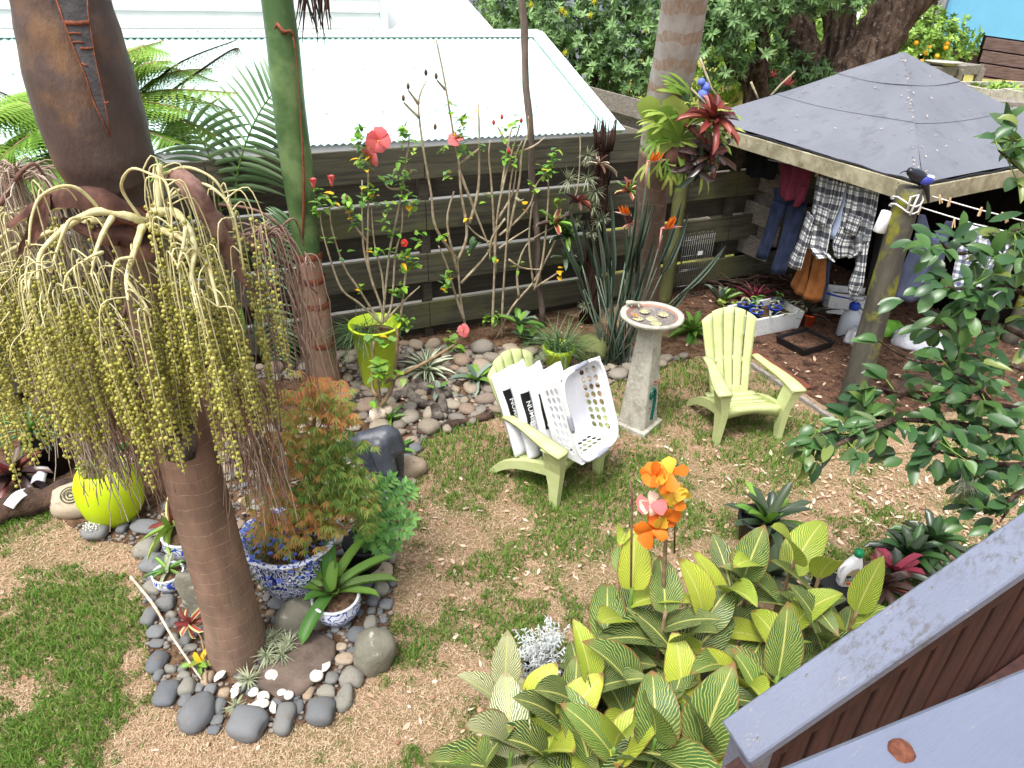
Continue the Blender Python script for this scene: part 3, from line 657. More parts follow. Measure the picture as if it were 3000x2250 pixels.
for x, y, rx, ry, k in ST:
    p = G(350+x*.452, 1500+(y+ry*.35)*.452); s_ = mpp(p)*.452
    a = rx*s_*.97; e = math.atan2(HC, math.hypot(p.x, p.y)); bb = ry*s_*1.05; h = min(a, bb)*(.62 if rx < 100 else .72)
    stone(p, a, bb, h, k, rz=U(-.15, .15))
def fill(poly, n, rr, kind, parent, tries=20000, seed=1, avoid=1.0, extra=None, name='stone'):
    r = random.Random(seed); xs = [p[0] for p in poly]; ys = [p[1] for p in poly]; k = 0
    for _ in range(tries):
        if k >= n: break
        x, y = r.uniform(min(xs), max(xs)), r.uniform(min(ys), max(ys)); a = r.uniform(*rr)**1.0
        if not inside(poly, [x], [y])[0] or (extra and not extra(x, y)): continue
        if any((x-q[0])**2+(y-q[1])**2 < (avoid*(a+q[2])*.86)**2 for q in PLACED): continue
        stone((x, y), a, a*r.uniform(.65, .95), a*r.uniform(.4, .6), kind() if callable(kind) else kind, parent); k += 1
    return k
ISL = [(p.x, p.y) for p in [G(*q) for q in ISL_PX]]
for px, py, r in ((690, 1890, .17), (890, 1690, .24), (985, 1800, .13), (870, 1840, .15), (640, 2110, .12), (1105, 1930, .16), (345, 1500, .30), (1100, 1640, .14), (830, 1960, .12)):
    c = G(px, py); PLACED.append((c.x, c.y, r))
kd = lambda: random.choice((D, D, D, Gs, Gs, T))
fill(ISL, 160, (.028, .06), kd, bedo, seed=11)
MB_ = [(p.x, p.y) for p in [G(600, 1330), G(960, 1190), G(1215, 1360), G(1195, 1480), G(760, 1500), G(600, 1480)]]
fill(MB_, 60, (.05, .10), 'stone_bed', bedo, seed=13)
PB = [(p.x, p.y) for p in [G(1000, 1180), G(1215, 1360), G(1235, 1295), G(1440, 1222), G(1620, 1165), G(1760, 1130), G(1870, 1108), G(2010, 1050)]]+[(FP(1.7, 0, -.1).x, FP(1.7, 0, -.1).y), (FP(-1.3, 0, -.1).x, FP(-1.3, 0, -.1).y), (G(975, 1100).x, G(975, 1100).y)]
for px, py, r in ((975, 1090, .18), (1110, 1120, .16), (1630, 1080, .13), (1725, 1065, .16), (1250, 1130, .12), (1780, 1060, .12)):
    c = G(px, py); PLACED.append((c.x, c.y, r))
fill(PB, 60, (.075, .12), 'stone_bed', bedo, seed=21, avoid=.95)
fill(PB, 120, (.05, .08), 'stone_bed', bedo, seed=22, avoid=.95)
def pebbles(poly, n, seed, name, rr):
    r = random.Random(seed); xs = [p[0] for p in poly]; ys = [p[1] for p in poly]; b = MB(); k = 0
    while k < n:
        x, y = r.uniform(min(xs), max(xs)), r.uniform(min(ys), max(ys))
        if not inside(poly, [x], [y])[0]: continue
        a = r.uniform(*rr); b.sphere((x, y, .012+a*.3), (a, a*r.uniform(.6, 1), a*.55), 0, a=r.random()*.98+.01); k += 1
    o = b.build(name, ['pebble_small'], bedo); tag(o, kind='stuff')
pebbles(ISL, 2600, 31, 'small_pebbles', (.008, .024)); pebbles(PB, 2600, 32, 'small_pebbles', (.012, .034))
# ---- boundary fence: every board its own object --------------------------
fo = thing('board_fence', FP(0, 0), 'dark green-grey horizontal board fence with alternating front and back boards', 'fence')
FBM = {}
def boardm(L, h, t, m):
    k = (round(L, 2), round(h, 3), m)
    if k not in FBM: b = MB(); b.box((0, 0, 0), (L-.006, t, h), bev=.004); FBM[k] = b.mesh('board', [m], smooth=False)
    return FBM[k]
s1 = fence_s(1240, 600); s2 = fence_s(2132, 620); pitch = s2-s1
POST_S = [s1+pitch*.5*k for k in range(-5, 4)]
fm = Matrix((FD, FN, V((0, 0, 1)))).transposed()
FR = [(1.79, 2.10), (1.257, 1.562), (.685, 1.003), (.147, .444)]; BK = [(1.540, 1.83), (.972, 1.30), (.408, .73), (.0, .20)]
for i in range(len(POST_S)-1):
    a, c = POST_S[i], POST_S[i+1]
    for z0, z1 in FR: inst('front_board', boardm(c-a, z1-z0, .04, 'fence_wood'), fo, FP((a+c)/2, (z0+z1)/2+U(-.004, .004), -.075), fm @ Ry(U(-.0015, .0015)))
    for z0, z1 in BK: inst('back_board', boardm(c-a, z1-z0, .03, 'fence_wood_back'), fo, FP((a+c)/2, (z0+z1)/2+.01, .075), fm)
b = MB(); b.box((0, 0, 1.02), (.10, .10, 2.04), bev=.006); pm = b.mesh('post', ['fence_wood_back'], smooth=False)
for s in POST_S: inst('post', pm, fo, FP(s, 0), fm)
# ================================================================== NEIGHBOUR BUILDINGS
# house with mint corrugated lean-to roof just behind the fence
e0 = G(1812, 384, 2.0); rr0 = PP(1570, 92, e0, (1, 0, 0)) 
rd = V((.936, .352, 0)).normalized(); rdn = V((-rd.y, rd.x, 0))      # along eave / up the slope
RL, RW, RISE = 11.0, 2.75, .86
hs_ = thing('corrugated_roof_house', e0-rd*4+rdn*1.5-V((0, 0, 2.0)), 'white weatherboard house with pale mint corrugated iron roof behind the fence', 'house')
b = MB(); nc = int(RL/.076); per = 4
def roofp(t, w): return e0-rd*t+rdn*w+V((0, 0, RISE*w/RW))
nn = (rdn*-RISE+V((0, 0, RW))).normalized()
for j in range(nc*per):
    if j == 0: col0 = [b.vert(roofp(0, w)+nn*0) for w in (0, RW)]
    t = (j+1)/(nc*per)*RL; h = .012*sin(2*PI*(j+1)/per)
    c1 = [b.vert(roofp(t, w)+nn*h) for w in (0, RW)]
    b.face((col0[0], c1[0], c1[1], col0[1])); col0 = c1
roof = b.build('roof', ['roof_metal'], hs_)
def slab(name, p0, p1, up, th, matname, parent, out=None):
    """box strip from p0 to p1, `up` vector = height"""
    p0, p1, up = V(p0), V(p1), V(up); d = p1-p0; nrm = d.cross(up).normalized()*th; b = MB()
    q = [p0, p1, p1+up, p0+up]; ids = [b.vert(x) for x in q]+[b.vert(x+nrm) for x in q]
    for f in ((0, 1, 2, 3), (7, 6, 5, 4), (0, 4, 5, 1), (1, 5, 6, 2), (2, 6, 7, 3), (3, 7, 4, 0)): b.face([ids[i] for i in f])
    return b.build(name, [matname], parent, smooth=False)
up_s = (rdn*RW+V((0, 0, RISE)))
slab('ridge_flashing', roofp(RL, RW-.22)+nn*.03, roofp(-.02, RW-.22)+nn*.03, up_s*(.24/RW), -.012, 'white_trim', hs_)
for side in (0,):
    p = roofp(-.02, -.02)+nn*.025; slab('barge_flashing', p-rd*.16, p+rd*.03, up_s*1.0, -.012, 'roof_metal', hs_)
    slab('barge_board', p+rd*.034-nn*.20, p+rd*.034-nn*.20+up_s, nn*.20, .02, 'white_trim', hs_)
b = MB()
for i in range(34):
    for w in (RW-.10, RW*.60, RW*.22):
        if w < RW-.2 and i % 2: continue
        b.sphere(roofp(.2+i*.31, w)+nn*(.045 if w > RW-.2 else .016), .011, 0)
b.build('roof_screws', ['mint_dark'], hs_)
# walls under the eave and above the flashing
slab('wall', e0-rd*RL+rdn*.12-V((0, 0, 2.0)), e0-rd*.05+rdn*.12-V((0, 0, 2.0)), (0, 0, 2.0), .1, 'white_wall', hs_)
k0 = PP(1128, 90, roofp(0, RW), rdn); tc = (e0-k0).dot(rd)                # corner of upper wall along the ridge
top0 = roofp(0, RW)
for i in range(9):
    z = RISE+2.0+.04+i*.19
    A = roofp(RL, RW+.02)*1; B = roofp(tc+.06, RW+.02)*1; A.z = B.z = z
    slab('weatherboard', A-rdn*.040, B-rdn*.040, V((0, 0, .188))+rdn*.034, -.02, 'white_wall', hs_)
A = roofp(tc+.055, RW-.01); slab('corner_board', A, A+rd*.10, (0, 0, 2.2), -.06, 'white_trim', hs_)
# upper roof running up to the right of that wall
B0 = roofp(tc-.06, RW+.02); k1 = PP(1452, 92, roofp(0, RW), rdn); 
k2 = PP(1370, 0, roofp(0, RW)+rdn*1.9, rdn)
b = MB(); Au = V(B0); Cu = V(k1); 
b.poly([Au, Cu, k2+V((0, 0, .6))*.0+(k2-Cu)*.9, V(Au)+rdn*1.9+V((0, 0, k2.z-Cu.z))+(k2-Cu)*.9*0+V((0, 0, 1.1))])
b.build('upper_roof', ['white_wall'], hs_, smooth=False)
# slate blue house far behind
p = G(1480, 60, 0); p = V((1.0, 24, 0)); sw = thing('slate_blue_house', (-1, 24, 0), 'slate blue weatherboard house wall behind the shrubs', 'house')
for i in range(22):
    slab('weatherboard', (-5, 24-.02*0, i*.20), (5, 25.5, i*.20), (0, .02, .194), -.03, 'slate_wall', sw)
# higher back yard behind the shelter
TZ = 1.7
Gt = lambda x, y, dz=0.0: G(x, y, TZ+dz)
b = MB(); TPp = [(5.2, 13.4), (9.5, 12.4), (40, 10), (60, 70), (3.0, 70), (4.2, 22)]; b.poly([(x, y, TZ) for x, y in TPp])
for k in range(len(TPp)):
    (x0, y0), (x1, y1) = TPp[k], TPp[(k+1) % len(TPp)]; cxx, cyy = 18, 35
    b.poly([(x0, y0, TZ), (x0+(x0-cxx)*.06, y0+(y0-cyy)*.06, -.1), (x1+(x1-cxx)*.06, y1+(y1-cyy)*.06, -.1), (x1, y1, TZ)])
tag(b.build('back_yard_terrace', ['far_lawn'], smooth=False), kind='structure')
HY = 21.5; cc = PY(2751, 87, HY); bh = thing('blue_house', (cc.x+4, HY, TZ), 'bright sky blue house wall with a paned window', 'house')
wl = cc.x; wd = V((-.80, 1.0, 0)).normalized(); wn = V((-wd.y, wd.x, 0)); wn = wn if wn.y < 0 else -wn
slab('wall', (wl, HY, TZ), (wl+14, HY+1.6, TZ), (0, 0, 6), .25, 'blue_wall', bh)
slab('side_wall', V((wl, HY, TZ))+wd*4.5, V((wl, HY, TZ)), (0, 0, 6), -.2, 'white_wall', bh)
wz0, wz1 = TZ+.75, TZ+3.4
for k in range(2):
    a0 = V((wl, HY, 0))+wd*(.12+k*.78); a1 = a0+wd*.72
    f = slab('window', a1+V((0, 0, wz0))+wn*.05, a0+V((0, 0, wz0))+wn*.05, (0, 0, wz1-wz0), -.04, 'window_glass', bh)
    for q in range(3): slab('frame_bar', lerp(a0, a1, q*.46)+V((0, 0, wz0))+wn*.12, lerp(a0, a1, q*.46+.08)+V((0, 0, wz0))+wn*.12, (0, 0, wz1-wz0), .05, 'white_wall' if q == 1 else 'window_frame', f)
    for q in range(8): slab('frame_bar', a0+V((0, 0, lerp(wz0, wz1-.05, q/7)))+wn*.115, a1+V((0, 0, lerp(wz0, wz1-.05, q/7)))+wn*.115, (0, 0, .055), .045, 'white_wall', f)
slab('corner_board', V((wl, HY, TZ))+wn*.10-wd*.03, V((wl, HY, TZ))+wn*.10+wd*.11, (0, 0, 6), .05, 'window_frame', bh)
# ---- grey rear fence between the gardens
ga, gb = G(1700, 330, 1.15), G(1870, 400, 1.15)
ga, gb = PY(1740, 255, 12.0), PY(2060, 345, 9.9)
gf = thing('grey_timber_fence', (ga.x, ga.y, 0), 'weathered silver grey board fence running back beside the mint roof', 'fence')
gd = (gb-ga); gd.z = 0; gl = gd.length; gd.normalize()
z1 = (ga.z+gb.z)/2
for i in range(4):
    zt = lerp(ga.z, gb.z, 0)-i*.42
    A = V((ga.x, ga.y, zt-.26)); B = V((gb.x, gb.y, gb.z-i*.42-.26))
    slab('board', A-gd*.3, B+gd*1.5, (0, 0, .26), .04, 'grey_timber', gf)
    if i < 3: slab('board', A-gd*.3-V((gd.y, -gd.x, 0))*.12-V((0, 0, .24)), B+gd*1.5-V((gd.y, -gd.x, 0))*.12-V((0, 0, .24)), (0, 0, .26), .03, 'grey_timber', gf)
A = V((ga.x, ga.y, 0))-gd*.3; 
b = MB(); b.box((A.x, A.y, ga.z/2-.02), (.12, .12, ga.z-.02), Rz(math.atan2(gd.y, gd.x))); b.build('post', ['grey_timber'], gf, smooth=False)
# ---- brown retaining wall, bench and raised beds at upper right
bw = G(2830, 190, 1.0)
wy = 18.6; A = PY(2892, 104, wy); B = PY(3080, 130, wy-.7)
rw = thing('brown_timber_wall', V((A.x, A.y, TZ)), 'weathered brown stepped timber retaining wall below the blue house', 'wall')
while A.z > TZ+.05:
    slab('beam', A-V((0, 0, .27)), B-V((0, 0, .27)), (0, 0, .235), .2, 'brown_timber', rw); slab('gap_board', A-V((0, -.14, .30)), B-V((0, -.14, .30)), (0, 0, .3), .03, 'dark_screen', rw); A = A+V((-.03, -.10, -.27)); B = B+V((-.03, -.10, -.27))
A = PY(2740, 130, wy+1.0); B = PY(2905, 158, wy+.5)
lw = thing('low_timber_wall', V((A.x, A.y, TZ)), 'low grey-brown timber wall left of the stepped timbers', 'wall')
while A.z > TZ+.05:
    slab('beam', A-V((0, 0, .27)), B-V((0, 0, .27)), (0, 0, .24), .2, 'brown_timber', lw); slab('gap_board', A-V((0, -.14, .30)), B-V((0, -.14, .30)), (0, 0, .3), .03, 'dark_screen', lw); A = A+V((0, -.06, -.27)); B = B+V((0, -.06, -.27))
bn0 = Gt(2742, 197, .5); bn1 = Gt(2885, 190, .5)
bn = thing('garden_bench', (bn0.x, bn0.y, TZ), 'weathered grey timber bench in front of the brown wall', 'bench')
dv = (bn1-bn0); dv.z = 0; dv.normalize(); dn = V((-dv.y, dv.x, 0))
for i in range(3):
    slab('seat_board', bn0+dn*(i*.18), bn1+dn*(i*.18), dn*.165, -.06, 'grey_timber', bn)
slab('apron', V((bn0.x, bn0.y, bn0.z-.17)), V((bn1.x, bn1.y, bn0.z-.17)), (0, 0, .11), -.04, 'grey_timber', bn)
for t in (.03, .5, .95):
    q = lerp(bn0, bn1, t); b = MB(); b.box((q.x, q.y, TZ+.22), (.12, .12, .44), Rz(.2)); b.box((q.x+dn.x*.4, q.y+dn.y*.4, TZ+.22), (.12, .12, .44), Rz(.2)); b.build('leg', ['grey_timber'], bn, smooth=False)
bo = lerp(bn0, bn1, .28)+dn*.15; b = MB(); b.lathe([(0, .01), (.20, .01), (.34, .07), (.35, .08), (.30, .06), (0, .03)], 20, bo)
o = b.build('shallow_dish', ['concrete'], loc=bo); tag(o, 'shallow grey dish standing on the timber bench', 'dish')
def raised(px0, px1, label, y0, y1, dep, hz):
    A, B = Gt(*px0, hz), Gt(*px1, hz); dv = (B-A).normalized(); dn = V((-dv.y, dv.x, 0))
    t = thing('raised_bed', (A.x, A.y, TZ), label, 'raised bed', 'raised beds at the back')
    for p0, p1 in ((A, B), (A+dn*dep, B+dn*dep), (A, A+dn*dep), (B, B+dn*dep)):
        slab('side_board', V((p0.x, p0.y, TZ)), V((p1.x, p1.y, TZ)), (0, 0, hz), .08, 'concrete', t)
    b = MB(); b.poly([V((p.x, p.y, TZ+hz-.06)) for p in (A, B, B+dn*dep, A+dn*dep)]); b.build('soil', ['soil'], t, smooth=False)
    b = MB()
    for _ in range(60):
        q = lerp(A, B, U(.05, .95))+dn*U(.1, dep-.1)
        for k in range(6): b.blade(q+V((0, 0, -.06)), sph(U(0, 6.3), U(.3, 1.3)), (0, 0, 1), U(.08, .22), .06, 'ellip', 2, .6, a=U(.2, .9))
    b.build('seedlings', ['leaf_orange_tree'], t)
raised((2782, 238), (2905, 262), 'long pale raised bed with seedlings beside the bench', 0, 0, 2.0, .34)
raised((2942, 258), (3080, 282), 'grey block raised bed at the right edge of the photo', 0, 0, 2.0, .36)
p = Gt(2922, 262, .2); b = MB(); b.box((p.x, p.y, TZ+.15), (.5, .3, .26), Rz(-.3), bev=.01); o = b.build('brick_block', ['brick'], loc=(p.x, p.y, TZ)); tag(o, 'orange brick block between the two raised beds', 'brick')
p = Gt(2900, 290, .3); b = MB(); b.box((p.x-.3, p.y, TZ+.28), (1.4, .5, .06), Rz(-.35)); 
for q in (-.5, .5): b.box((p.x-.3+q, p.y-q*.35, TZ+.125), (.08, .4, .25), Rz(-.35))
o = b.build('low_plank_seat', ['grey_timber'], loc=(p.x, p.y, TZ), smooth=False); tag(o, 'low grey plank seat on the yellow grass behind the shelter', 'bench')
# ================================================================== GARDEN SHELTER
C0, C1, C2 = V((3.36, 5.92, 0)), V((2.15, 8.6, 0)), V((5.8, 7.4, 0)); C3 = C1+C2-C0; ZE = 2.17
AP = V((3.94, 8.02, 2.97))
sh = thing('garden_shelter', (3.9, 7.9, 0), 'open timber shelter with a grey tarpaulin pyramid roof and washing inside', 'shelter')
def tri_face(A, B, ap, off, nm, matn, n=10, sag=.03):
    b = MB()
    def fn(u, v):
        p = lerp(lerp(A, B, u), ap, v*.998); k = sin(PI*min(1, max(0, u)))*sin(PI*v)
        return p-V((0, 0, sag*k))+V((0, 0, off+.012*sin(5*u+9*v)*(1-v)))
    b.grid(fn, n, n); return b.build(nm, [matn], sh)
ov = lambda p: V((p.x, p.y, 0))+(V((p.x, p.y, 0))-V((AP.x, AP.y, 0))).normalized()*.05+V((0, 0, ZE))
E0, E1, E2, E3 = ov(C0), ov(C1), ov(C2), ov(C3)
for A, B in ((E1, E0), (E0, E2), (E2, E3), (E3, E1)):
    r = tri_face(A, B, AP, .012, 'roof_panel', 'tarp')
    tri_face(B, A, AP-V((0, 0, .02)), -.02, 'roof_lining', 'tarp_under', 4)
    # folded cover sewn over the tip
    s = MB(); q0, q1 = lerp(AP, A, .30), lerp(AP, B, .30)
    s.grid(lambda u, v: lerp(lerp(A, B, u), AP, .70+.298*v)+V((0, 0, .020-.03*sin(PI*u)*sin(PI*(.70+.298*v)))), 6, 4); s.build('cap_panel', ['tarp'], r)
    s = MB(); m0 = lerp(A, AP, .42); m1 = lerp(B, AP, .40)
    s.grid(lambda u, v: lerp(lerp(A, B, u), AP, .40+.025*v)+V((0, 0, .0175-.03*sin(PI*u)*sin(PI*(.40+.025*v))+.012*sin(5*u+9*(.40+.025*v))*.6)), 12, 1); s.build('seam', ['tarp'], r)
def beam(A, B, top, h, th, nm, m, par=sh, offs=0.0):
    A, B = V(A), V(B); d = B-A; d.z = 0; L = d.length; d.normalize(); n2 = V((-d.y, d.x, 0))
    b = MB(); b.box((A+B)/2*1.0+n2*offs+V((0, 0, top-h/2-(A.z+B.z)/2)), (L, th, h), Matrix((d, n2, V((0, 0, 1)))).transposed(), bev=.006); return b.build(nm, [m], par, smooth=False)
for A, B in ((E0, E1), (E0, E2), (E1, E3), (E2, E3)):
    d = (B-A).normalized(); beam(A+d*.03, B-d*.03, ZE-.012, .155, .05, 'fascia_beam', 'fascia_wood')
    s = MB(); n2 = V((-d.y, d.x, 0)); s.tube([lerp(A, B, t/14)+V((0, 0, -.005+.012*sin(t*2.3))) for t in range(15)], [.012+.006*abs(sin(t)) for t in range(15)], 5); s.build('rolled_edge', ['tarp_under'], sh)
# posts
def rpost(px0, px1, Y, r0, r1, nm, m, ztop=None, n=14):
    b0 = px0; b1 = px1; k = 14; b = MB(); pts = []; rad = []
    for i in range(k+1):
        t = i/k; pts.append(lerp(b0, b1, t)); rad.append(lerp(r0, r1, t)*(1+.03*sin(i*1.7)))
    b.tube(pts, rad, n); return b.build(nm, [m], sh)
pb = G(2490, 1196); ptop = PY(2668, 548, pb.y)
rpost(pb-V((0, 0, .05)), ptop, 0, .125, .098, 'post', 'post_wood')
q = PP(1972, 700, FN*(FOFF-.22), FN); rpost(V((q.x, q.y, -.05)), V((q.x+.02, q.y, 2.1)), 0, .085, .08, 'post', 'moss_post')
for c in (C2, C3): rpost(V((c.x, c.y, -.05)), V((c.x, c.y, 2.1)), 0, .09, .08, 'post', 'post_wood')
# brush screen panels
def panel(A, B, z0, z1, nm):
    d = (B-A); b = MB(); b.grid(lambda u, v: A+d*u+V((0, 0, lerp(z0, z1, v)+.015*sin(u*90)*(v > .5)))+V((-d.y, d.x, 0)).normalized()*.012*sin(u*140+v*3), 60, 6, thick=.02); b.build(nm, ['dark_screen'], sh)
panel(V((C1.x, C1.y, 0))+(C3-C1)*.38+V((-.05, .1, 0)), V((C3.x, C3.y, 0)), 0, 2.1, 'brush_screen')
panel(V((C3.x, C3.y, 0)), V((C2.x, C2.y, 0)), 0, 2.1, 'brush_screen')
# debris on the roof
b = MB(); r = random.Random(9)
def onroof(A, B, u, v): 
    p = lerp(lerp(A, B, u), AP, v); return p-V((0, 0, .03*sin(PI*u)*sin(PI*v)))+V((0, 0, .03))
for _ in range(46):
    v_ = r.uniform(0.02, .95); u_ = r.choice((.97, .99, .03, .01)); A, B = ((E1, E0) if u_ > .5 else (E0, E2)); p = onroof(A, B, u_, v_)
    az = r.uniform(0, 6.3); b.blade(p, V((cos(az), sin(az), .1)), (0, 0, 1), r.uniform(.02, .05), .012, 'ellip', 2, .5, a=.7)
for _ in range(64):
    A, B = r.choice(((E1, E0), (E0, E2))); p = onroof(A, B, r.uniform(.08, .92), r.uniform(.05, .8)); az = r.uniform(0, 6.3)
    b.blade(p, V((cos(az), sin(az), .1)), (0, 0, 1), r.uniform(.015, .045), .012, 'ellip', 2, .5, a=r.choice((.6, .7, .2, .1)))
o = b.build('roof_leaf_litter', ['litter']); tag(o, 'tiny pale leaves lying along the ridges of the grey roof', 'fallen leaves', kind='stuff')
# ---- washing ---------------------------------------------------------------
da = (C1-C0).normalized(); na = V((-da.y, da.x, 0)); na = -na if na.x < 0 else na       # inward of left side
PA = C0+na*.10; 
db = V((.975, -.22, 0)).normalized(); nb = V((-db.y, db.x, 0)); PBp = V((pb.x, pb.y, 0))+nb*.02
def cloth(nm, rows, pl, m, parent, xf, off=0.0, amp=.02, fr=9.0, nu=18, nv=5, ph=0.0, uvs=(1, 1)):
    P0, Nn = pl; P0 = V(P0)+V(Nn)*off; Rr = []
    for xl, yl, xr, yr in rows:
        Rr.append((PP(*xf(xl, yl), P0, Nn), PP(*xf(xr, yr), P0, Nn)))
    def fn(u, v):
        t = v*(len(Rr)-1); i = min(int(t), len(Rr)-2); k = t-i
        a = lerp(lerp(Rr[i][0], Rr[i][1], u), lerp(Rr[i+1][0], Rr[i+1][1], u), k)
        return a+V(Nn)*(amp*sin(fr*u+ph+v*1.5)*(.25+.75*v)+amp*.5*sin(fr*2.3*u+3*v+ph))+V((0, 0, .008*sin(14*u+ph)*(v > .97)))
    b = MB(); b.grid(fn, nu, nv*(len(Rr)-1), uvs=uvs, thick=.004); return b.build(nm, [m], parent)
x6 = lambda x, y: (2150+x*.546, 480+y*.546)
x8 = lambda x, y: (2100+x*.4219, 400+y*.4219)
pa = (PA, na); pbp = (PBp, nb)
def wash(nm, px, pl, label, cat):
    p = PP(*px, pl[0], pl[1]); return thing(nm, p, label, cat, 'washing on the lines')
t = wash('plaid_shirt', (2490, 510), pa, 'black and white plaid flannel shirt hung upside down by its hem', 'shirt')
cloth('front_panel', [(450, 35, 603, 80), (425, 170, 575, 205), (400, 290, 528, 335), (368, 415, 508, 480), (415, 492, 560, 528)], pa, 'plaid_shirt', t, x6, .0, .034, 9, uvs=(.8, 1.15))
cloth('front_panel', [(606, 82, 798, 116), (585, 205, 772, 262), (560, 335, 740, 382), (520, 425, 715, 482), (540, 502, 655, 505)], pa, 'plaid_shirt', t, x6, -.01, .034, 10, ph=1, uvs=(.9, 1.15))
cloth('sleeve', [(395, 255, 440, 300), (335, 420, 390, 450), (275, 540, 355, 575)], pa, 'plaid_shirt', t, x6, -.03, .02, 6, nu=6, uvs=(.35, .8))
cloth('sleeve', [(640, 400, 726, 372), (650, 545, 703, 555), (606, 640, 692, 650), (606, 690, 655, 716)], pa, 'plaid_shirt', t, x6, -.03, .02, 6, nu=6, uvs=(.35, .8))
cloth('pocket', [(447, 218, 512, 245), (425, 318, 490, 348)], pa, 'plaid_shirt', t, x6, -.045, .004, 3, nu=4, uvs=(.45, .45))
cloth('pocket', [(612, 262, 690, 288), (585, 365, 650, 392)], pa, 'plaid_shirt', t, x6, -.05, .004, 3, nu=4, uvs=(.45, .45))
cloth('lining', [(590, 85, 625, 95), (545, 230, 590, 240), (490, 395, 560, 415)], pa, 'cloth_lightblue', t, x6, .04, .006, 4, nu=5)
t = wash('jeans', (2310, 560), pa, 'dark navy jeans hanging at the back left of the washing', 'jeans')
cloth('waist', [(213, 130, 392, 150), (205, 200, 385, 225)], pa, 'cloth_navy', t, x6, .22, .02, 7)
cloth('trouser_leg', [(206, 195, 290, 215), (165, 330, 232, 345), (105, 500, 172, 516)], pa, 'cloth_navy', t, x6, .22, .03, 6, nu=8)
cloth('trouser_leg', [(282, 205, 386, 222), (240, 400, 330, 420), (190, 588, 270, 598)], pa, 'cloth_navy', t, x6, .21, .03, 6, nu=8, ph=1)
t = wash('maroon_top', (2330, 480), pa, 'crumpled maroon top hanging above the jeans', 'top')
cloth('body', [(250, -5, 412, 8), (240, 80, 408, 100), (228, 130, 400, 150), (240, 185, 392, 210)], pa, 'cloth_maroon', t, x6, .12, .035, 9)
cloth('sleeve', [(330, 120, 395, 125), (325, 190, 370, 200), (310, 225, 345, 232)], pa, 'cloth_maroon', t, x6, .10, .02, 6, nu=6)
t = wash('work_trousers', (2370, 720), pa, 'tan brown canvas trousers hanging behind the plaid shirt', 'trousers')
cloth('trouser_leg', [(372, 400, 440, 420), (332, 570, 402, 590), (290, 650, 372, 712)], pa, 'cloth_brown', t, x6, .16, .03, 5, nu=8)
cloth('trouser_leg', [(425, 480, 502, 500), (402, 620, 492, 642), (375, 720, 468, 745)], pa, 'cloth_brown', t, x6, .15, .03, 5, nu=8, ph=2)
cloth('side_stripe', [(500, 500, 520, 510), (490, 642, 508, 648), (466, 738, 488, 746)], pa, 'cloth_navy', t, x6, .15, .01, 3, nu=3)
t = wash('black_garment', (2610, 560), pa, 'long black garment hanging between plaid shirt and mossy post', 'garment')
cloth('body', [(785, 150, 880, 180), (745, 420, 830, 440), (690, 700, 770, 730)], pa, 'cloth_black', t, x6, .14, .03, 6)
t = wash('dark_garments', (2240, 480), pa, 'dark blue-black garments in the shade at the far end of the line', 'garment')
cloth('body', [(60, -110, 235, -60), (50, 60, 215, 90)], pa, 'cloth_black', t, x6, .4, .04, 8)
t = wash('grey_singlet', (2720, 640), pbp, 'slate grey singlet hanging to the right of the mossy post', 'singlet')
cloth('body', [(1375, 690, 1612, 705), (1330, 820, 1580, 850), (1260, 980, 1530, 1000), (1215, 1130, 1470, 1152)], pbp, 'cloth_grey', t, x8, .03, .03, 7)
cloth('strap', [(1400, 535, 1450, 545), (1388, 620, 1480, 660), (1376, 688, 1500, 694)], pbp, 'cloth_grey', t, x8, .03, .01, 4, nu=5)
cloth('strap', [(1590, 585, 1640, 590), (1560, 640, 1630, 655), (1490, 696, 1612, 703)], pbp, 'cloth_grey', t, x8, .03, .01, 4, nu=5)
t = wash('checked_towel', (2890, 660), pbp, 'navy and white checked towel on the front line behind the citrus', 'towel')
cloth('body', [(1702, 598, 2065, 690), (1665, 850, 2050, 915), (1610, 1115, 2000, 1190)], pbp, 'towel_check', t, x8, -.02, .02, 8, nu=16)
# lines, pegs
def line(nm, pxs, pl, label, off=0.0, r=.006):
    pts = [PP(*q, V(pl[0])+V(pl[1])*off, pl[1]) for q in pxs]; b = MB(); b.tube(pts, r, 5); o = b.build(nm, ['rope'], loc=pts[0]); tag(o, label, 'clothes line', 'clothes lines'); return pts
lines = [line('clothes_line', [(2700, 566), (2860, 612), (3050, 660)], pbp, 'upper white clothes line running right from the post top', .12),
         line('clothes_line', [(2680, 602), (2850, 655), (3050, 702)], pbp, 'lower white clothes line carrying the singlet and towel', .0)]
line('clothes_line', [(2250, 468), (2440, 505), (2640, 553)], pa, 'white line under the fascia holding the plaid shirt', .03)
PEG = MB(); PEG.box((-.006, 0, -.02), (.008, .012, .075), Ry(.10)); PEG.box((.006, 0, -.02), (.008, .012, .075), Ry(-.10)); pegm = {k: PEG.mesh('peg', [k], smooth=False) for k in ('peg_wood', 'peg_green', 'peg_yellow')}
def peg(px, pl, off, m, label, rx=0.0):
    p = PP(*px, V(pl[0])+V(pl[1])*off, pl[1]); o = inst('clothes_peg', pegm[m], None, p, Rz(U(-.5, .5)) @ Ry(rx)); tag(o, label, 'clothes peg', 'pegs on the clothes lines')
for i, (x, y) in enumerate([(1550, 420), (1618, 440), (1835, 505), (1980, 540), (2012, 555)]): peg(x8(x, y), pbp, .11, 'peg_wood', ('first', 'second', 'third', 'fourth', 'fifth')[i]+' wooden peg from the post on the upper line', U(-.5, .5))
for i, (x, y) in enumerate([(1360, 490), (1412, 495), (1648, 585), (1720, 585), (2090, 660)]): peg(x8(x, y), pbp, -.015, 'peg_wood', ('first', 'second', 'third', 'fourth', 'fifth')[i]+' wooden peg from the post on the lower line', U(-.3, .3))
